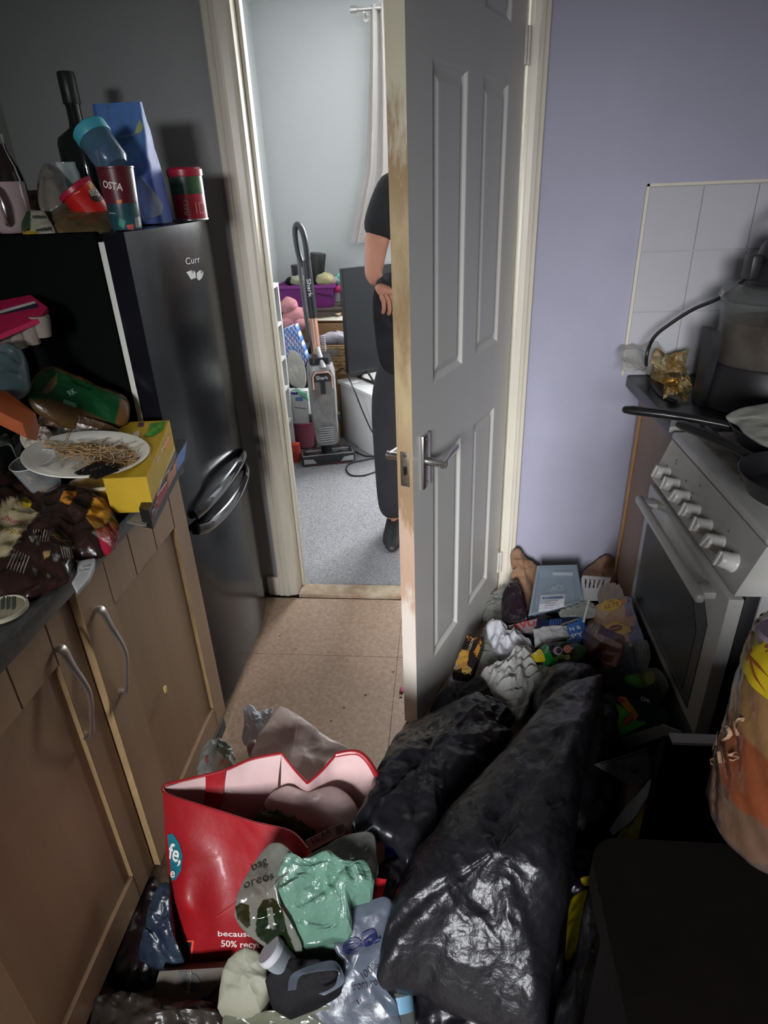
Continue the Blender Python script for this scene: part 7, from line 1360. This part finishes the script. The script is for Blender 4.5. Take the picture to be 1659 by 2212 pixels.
# ============================================================ PERSON BEHIND THE DOOR
def skin(name, verts, edges, m, parent=None, sub=2, root=0):
    me = bpy.data.meshes.new(name); me.from_pydata([v[:3] for v in verts], edges, []); o = bpy.data.objects.new(name, me); COL.objects.link(o)
    md = o.modifiers.new('Skin', 'SKIN'); md.use_smooth_shade = True; md.branch_smoothing = .6
    for i, v in enumerate(verts): sv = me.skin_vertices[0].data[i]; sv.radius = (v[3], v[4] if len(v) > 4 else v[3]); sv.use_root = (i == root)
    s = o.modifiers.new('Sub', 'SUBSURF'); s.levels = sub; s.render_levels = sub; me.materials.append(m)
    # bake to a plain mesh
    dg = bpy.context.evaluated_depsgraph_get(); dg.update(); nm = bpy.data.meshes.new_from_object(o.evaluated_get(dg)); bpy.data.objects.remove(o)
    bm = bmesh.new(); bm.from_mesh(nm); bpy.data.meshes.remove(nm); return finish(bm, name, m, parent, True, 180)
M_skin = mat('skin', srgb((0.62, 0.42, 0.34)), .5, var=.1, vs=12); M_tee = mat('black_cotton', (0.006, 0.006, 0.007), .9, bump=.1, bs=60); M_trou = mat('charcoal_trousers', (0.018, 0.018, 0.022), .85, var=.2, vs=10, bump=.2, bs=30)
px0, py0 = -.085, 2.76
pe = thing('person', 'person in black T-shirt and dark trousers behind the open door, holding a black bag', 'person', (px0, py0, CZ))
# joints (x right, y away, z up); faces right and slightly towards the camera
hipz = .88; J = [
 (px0, py0, .93, .13, .10), (px0, py0, 1.10, .125, .10), (px0 + .01, py0, 1.30, .15, .11), (px0 + .02, py0, 1.42, .12, .09), (px0 + .03, py0 - .01, 1.50, .055, .055), (px0 + .05, py0 - .02, 1.58, .06, .065), (px0 + .065, py0 - .03, 1.65, .078, .092), (px0 + .06, py0 - .03, 1.73, .06, .07),
 (*P(846, 395, y=2.68), .060), (*P(812, 528, y=2.64), .050), (*P(806, 596, y=2.49), .034), (*P(818, 612, y=2.45), .027),
 (px0 + .06, py0 + .15, 1.42, .062), (px0 + .12, py0 + .20, 1.17, .046), (px0 + .16, py0 - .02, 1.04, .032), (px0 + .155, py0 - .08, 1.02, .026),
 (px0 - .06, py0 - .09, .86, .090), (*P(850, 860, y=2.66), .066), (*P(850, 1080, y=2.62), .042), (*P(852, 1118, y=2.60), .036), (*P(850, 1150, y=2.52), .028),
 (px0 + .04, py0 + .09, .86, .090), (px0 + .04, py0 + .12, .50, .062), (px0 + .05, py0 + .16, .12, .042), (px0 + .06, py0 + .15, .06, .038), (px0 + .12, py0 + .05, .035, .030)]
E_ = [(0, 1), (1, 2), (2, 3), (3, 4), (4, 5), (5, 6), (6, 7), (3, 8), (8, 9), (9, 10), (10, 11), (3, 12), (12, 13), (13, 14), (14, 15), (0, 16), (16, 17), (17, 18), (18, 19), (19, 20), (0, 21), (21, 22), (22, 23), (23, 24), (24, 25)]
skin('body', J, E_, M_skin, pe)
def sub_(idx, grow): return [tuple(J[i][:3]) + ((J[i][3] + grow), (J[i][4] if len(J[i]) > 4 else J[i][3]) + grow) for i in idx]
mid = lambda a, c, t: tuple(J[a][k] * (1 - t) + J[c][k] * t for k in range(3))
sh = sub_([0, 1, 2, 3, 8, 12], .018)
sh[0] = (px0, py0, .90, .15, .12)
sh += [(*mid(8, 9, .5), .074), (*mid(8, 9, .98), .070), (*mid(12, 13, .5), .078), (*mid(12, 13, .9), .07)]
skin('t_shirt', sh, [(0, 1), (1, 2), (2, 3), (3, 4), (3, 5), (4, 6), (6, 7), (5, 8), (8, 9)], M_tee, pe)
tr = sub_([0, 16, 17, 18, 21, 22, 23], .022)
tr[0] = (px0, py0, .92, .145, .115); tr[3] = tr[3][:3] + (.068, .068); tr[6] = tr[6][:3] + (.068, .068); tr[2] = (tr[2][0] - .01, tr[2][1], tr[2][2], .098, .098); tr[3] = tr[3][:3] + (.080, .080); tr.append((*P(852, 1122, y=2.60), .066, .066))
skin('trousers', tr, [(0, 1), (1, 2), (2, 3), (3, 7), (0, 4), (4, 5), (5, 6)], M_trou, pe)
for i, j in ((19, 20), (24, 25)):
    a = Vector(J[i][:3]); c = Vector(J[j][:3]); d = (c - a); d.z = 0; d.normalize(); s_ = d.cross(Vector((0, 0, 1))); b = B(); rs = []
    for t_, w, h in ((-.06, .02, .05), (-.05, .036, .085), (.02, .040, .085), (.09, .046, .06), (.15, .046, .045), (.19, .03, .035), (.205, .012, .015)):
        p = a + d * t_; rs.append([Vector((p.x, p.y, 0)) + s_ * w * math.cos(k_ * PI / 8) + Vector((0, 0, CZ + .004 + h / 2 + h / 2 * math.sin(k_ * PI / 8))) for k_ in range(16)])
    b.rings(rs); b.out('shoe', mat('black_shoe', (0.012, 0.012, 0.013), .5), pe)
def hand(wr, d, up, side):
    d = Vector(d).normalized(); up = Vector(up).normalized(); s_ = d.cross(up).normalized() * side; W0 = Vector(wr)
    v = [(*(W0), .024, .02), (*(W0 + d * .045), .036, .018), (*(W0 + d * .085), .040, .016)]
    skin('palm', v, [(0, 1), (1, 2)], M_skin, pe, 1)
    for k, (off, L1) in enumerate(((-.028, .070), (-.0095, .080), (.0095, .076), (.027, .060))):
        b0 = W0 + d * .078 + s_ * off; c1 = b0 + d * L1 * .45 - up * .006; c2 = c1 + d * L1 * .22 - up * .022; c3 = c2 - up * .022 - d * .006
        skin('finger', [(*b0, .010), (*c1, .0092), (*c2, .0085), (*c3, .0072)], [(0, 1), (1, 2), (2, 3)], M_skin, pe, 1)
    b0 = W0 + d * .025 - s_ * .025; c1 = b0 - s_ * .022 + d * .03 - up * .008; c2 = c1 + d * .026 - up * .016
    skin('thumb', [(*b0, .013), (*c1, .0105), (*c2, .009)], [(0, 1), (1, 2)], M_skin, pe, 1)
hand(J[11][:3], Vector(J[11][:3]) - Vector(J[10][:3]), (0.2, -.2, 1), 1); hand(J[15][:3], Vector(J[15][:3]) - Vector(J[14][:3]), (0.2, 0, 1), -1)
# face and hair
hc_ = Vector((px0 + .065, py0 - .03, 1.66)); fd = Vector((.75, -.65, 0)).normalized(); fs_ = Vector((0, 0, 1)).cross(fd)
t_ = bmesh.new(); bmesh.ops.create_icosphere(t_, subdivisions=3, radius=.098)
for v in t_.verts: v.co = Vector((v.co.x, v.co.y, v.co.z * 1.1)) - fd * .018 + hc_ + Vector((0, 0, .03)); v.co += (v.co - hc_).normalized() * .004 * noise.noise(v.co * 40)
bmesh.ops.delete(t_, geom=[v for v in t_.verts if (v.co - hc_).dot(fd) > .045 and v.co.z < hc_.z + .06 or v.co.z < hc_.z - .06], context='VERTS'); finish(t_, 'hair', mat('dark_hair', (0.02, 0.014, 0.01), .6, bump=.4, bs=120), pe)
for s in (-1, 1):
    b = B(); b.lathe([(.001, -.011), (.009, -.007), (.012, 0), (.009, .007), (.001, .011)], c=hc_ + fd * .082 + fs_ * .031 * s + Vector((0, 0, .0)), seg=14); b.out('eye', mat('eye_white', (0.6, 0.6, 0.6), .3), pe)
    b = B(); b.tube(smoothpts([hc_ + fs_ * .078 * s + Vector((0, 0, .025)), hc_ + fs_ * .09 * s - fd * .012 + Vector((0, 0, .02)), hc_ + fs_ * .088 * s - fd * .01 + Vector((0, 0, -.015)), hc_ + fs_ * .078 * s + Vector((0, 0, -.028))], 4), .007, 8); b.out('ear', M_skin, pe)
b = B(); b.rings([[hc_ + fd * (.082 + e_) + fs_ * w * math.cos(a) + Vector((0, 0, z + .006 * math.sin(a))) for a in [2 * PI * k / 10 for k in range(10)]] for e_, w, z in ((.0, .006, .005), (.012, .008, -.012), (.024, .011, -.028), (.012, .010, -.034))]); b.out('nose', M_skin, pe)
b = B(); b.tube([hc_ + fd * .082 + fs_ * .022 + Vector((0, 0, -.055)), hc_ + fd * .088 + Vector((0, 0, -.053)), hc_ + fd * .082 - fs_ * .022 + Vector((0, 0, -.055))], .0045, 8); b.out('mouth', mat('lips', srgb((0.55, 0.30, 0.28)), .5), pe)
# black bag held
hcn = Vector(J[11][:3])
hp('bin_bag', 'black bag gathered in the hands of the person behind the door', 'bin bag', [(820, 602, 'y', 2.42), (848, 590, 'y', 2.42), (900, 592, 'y', 2.46), (905, 680, 'y', 2.48), (890, 790, 'y', 2.50), (850, 806, 'y', 2.48), (820, 780, 'y', 2.46), (808, 700, 'y', 2.44), (806, 640, 'y', 2.42)], .01, M_bin, amp=.016, f=12, seed=130, low=.05, nang=90, nr=20)
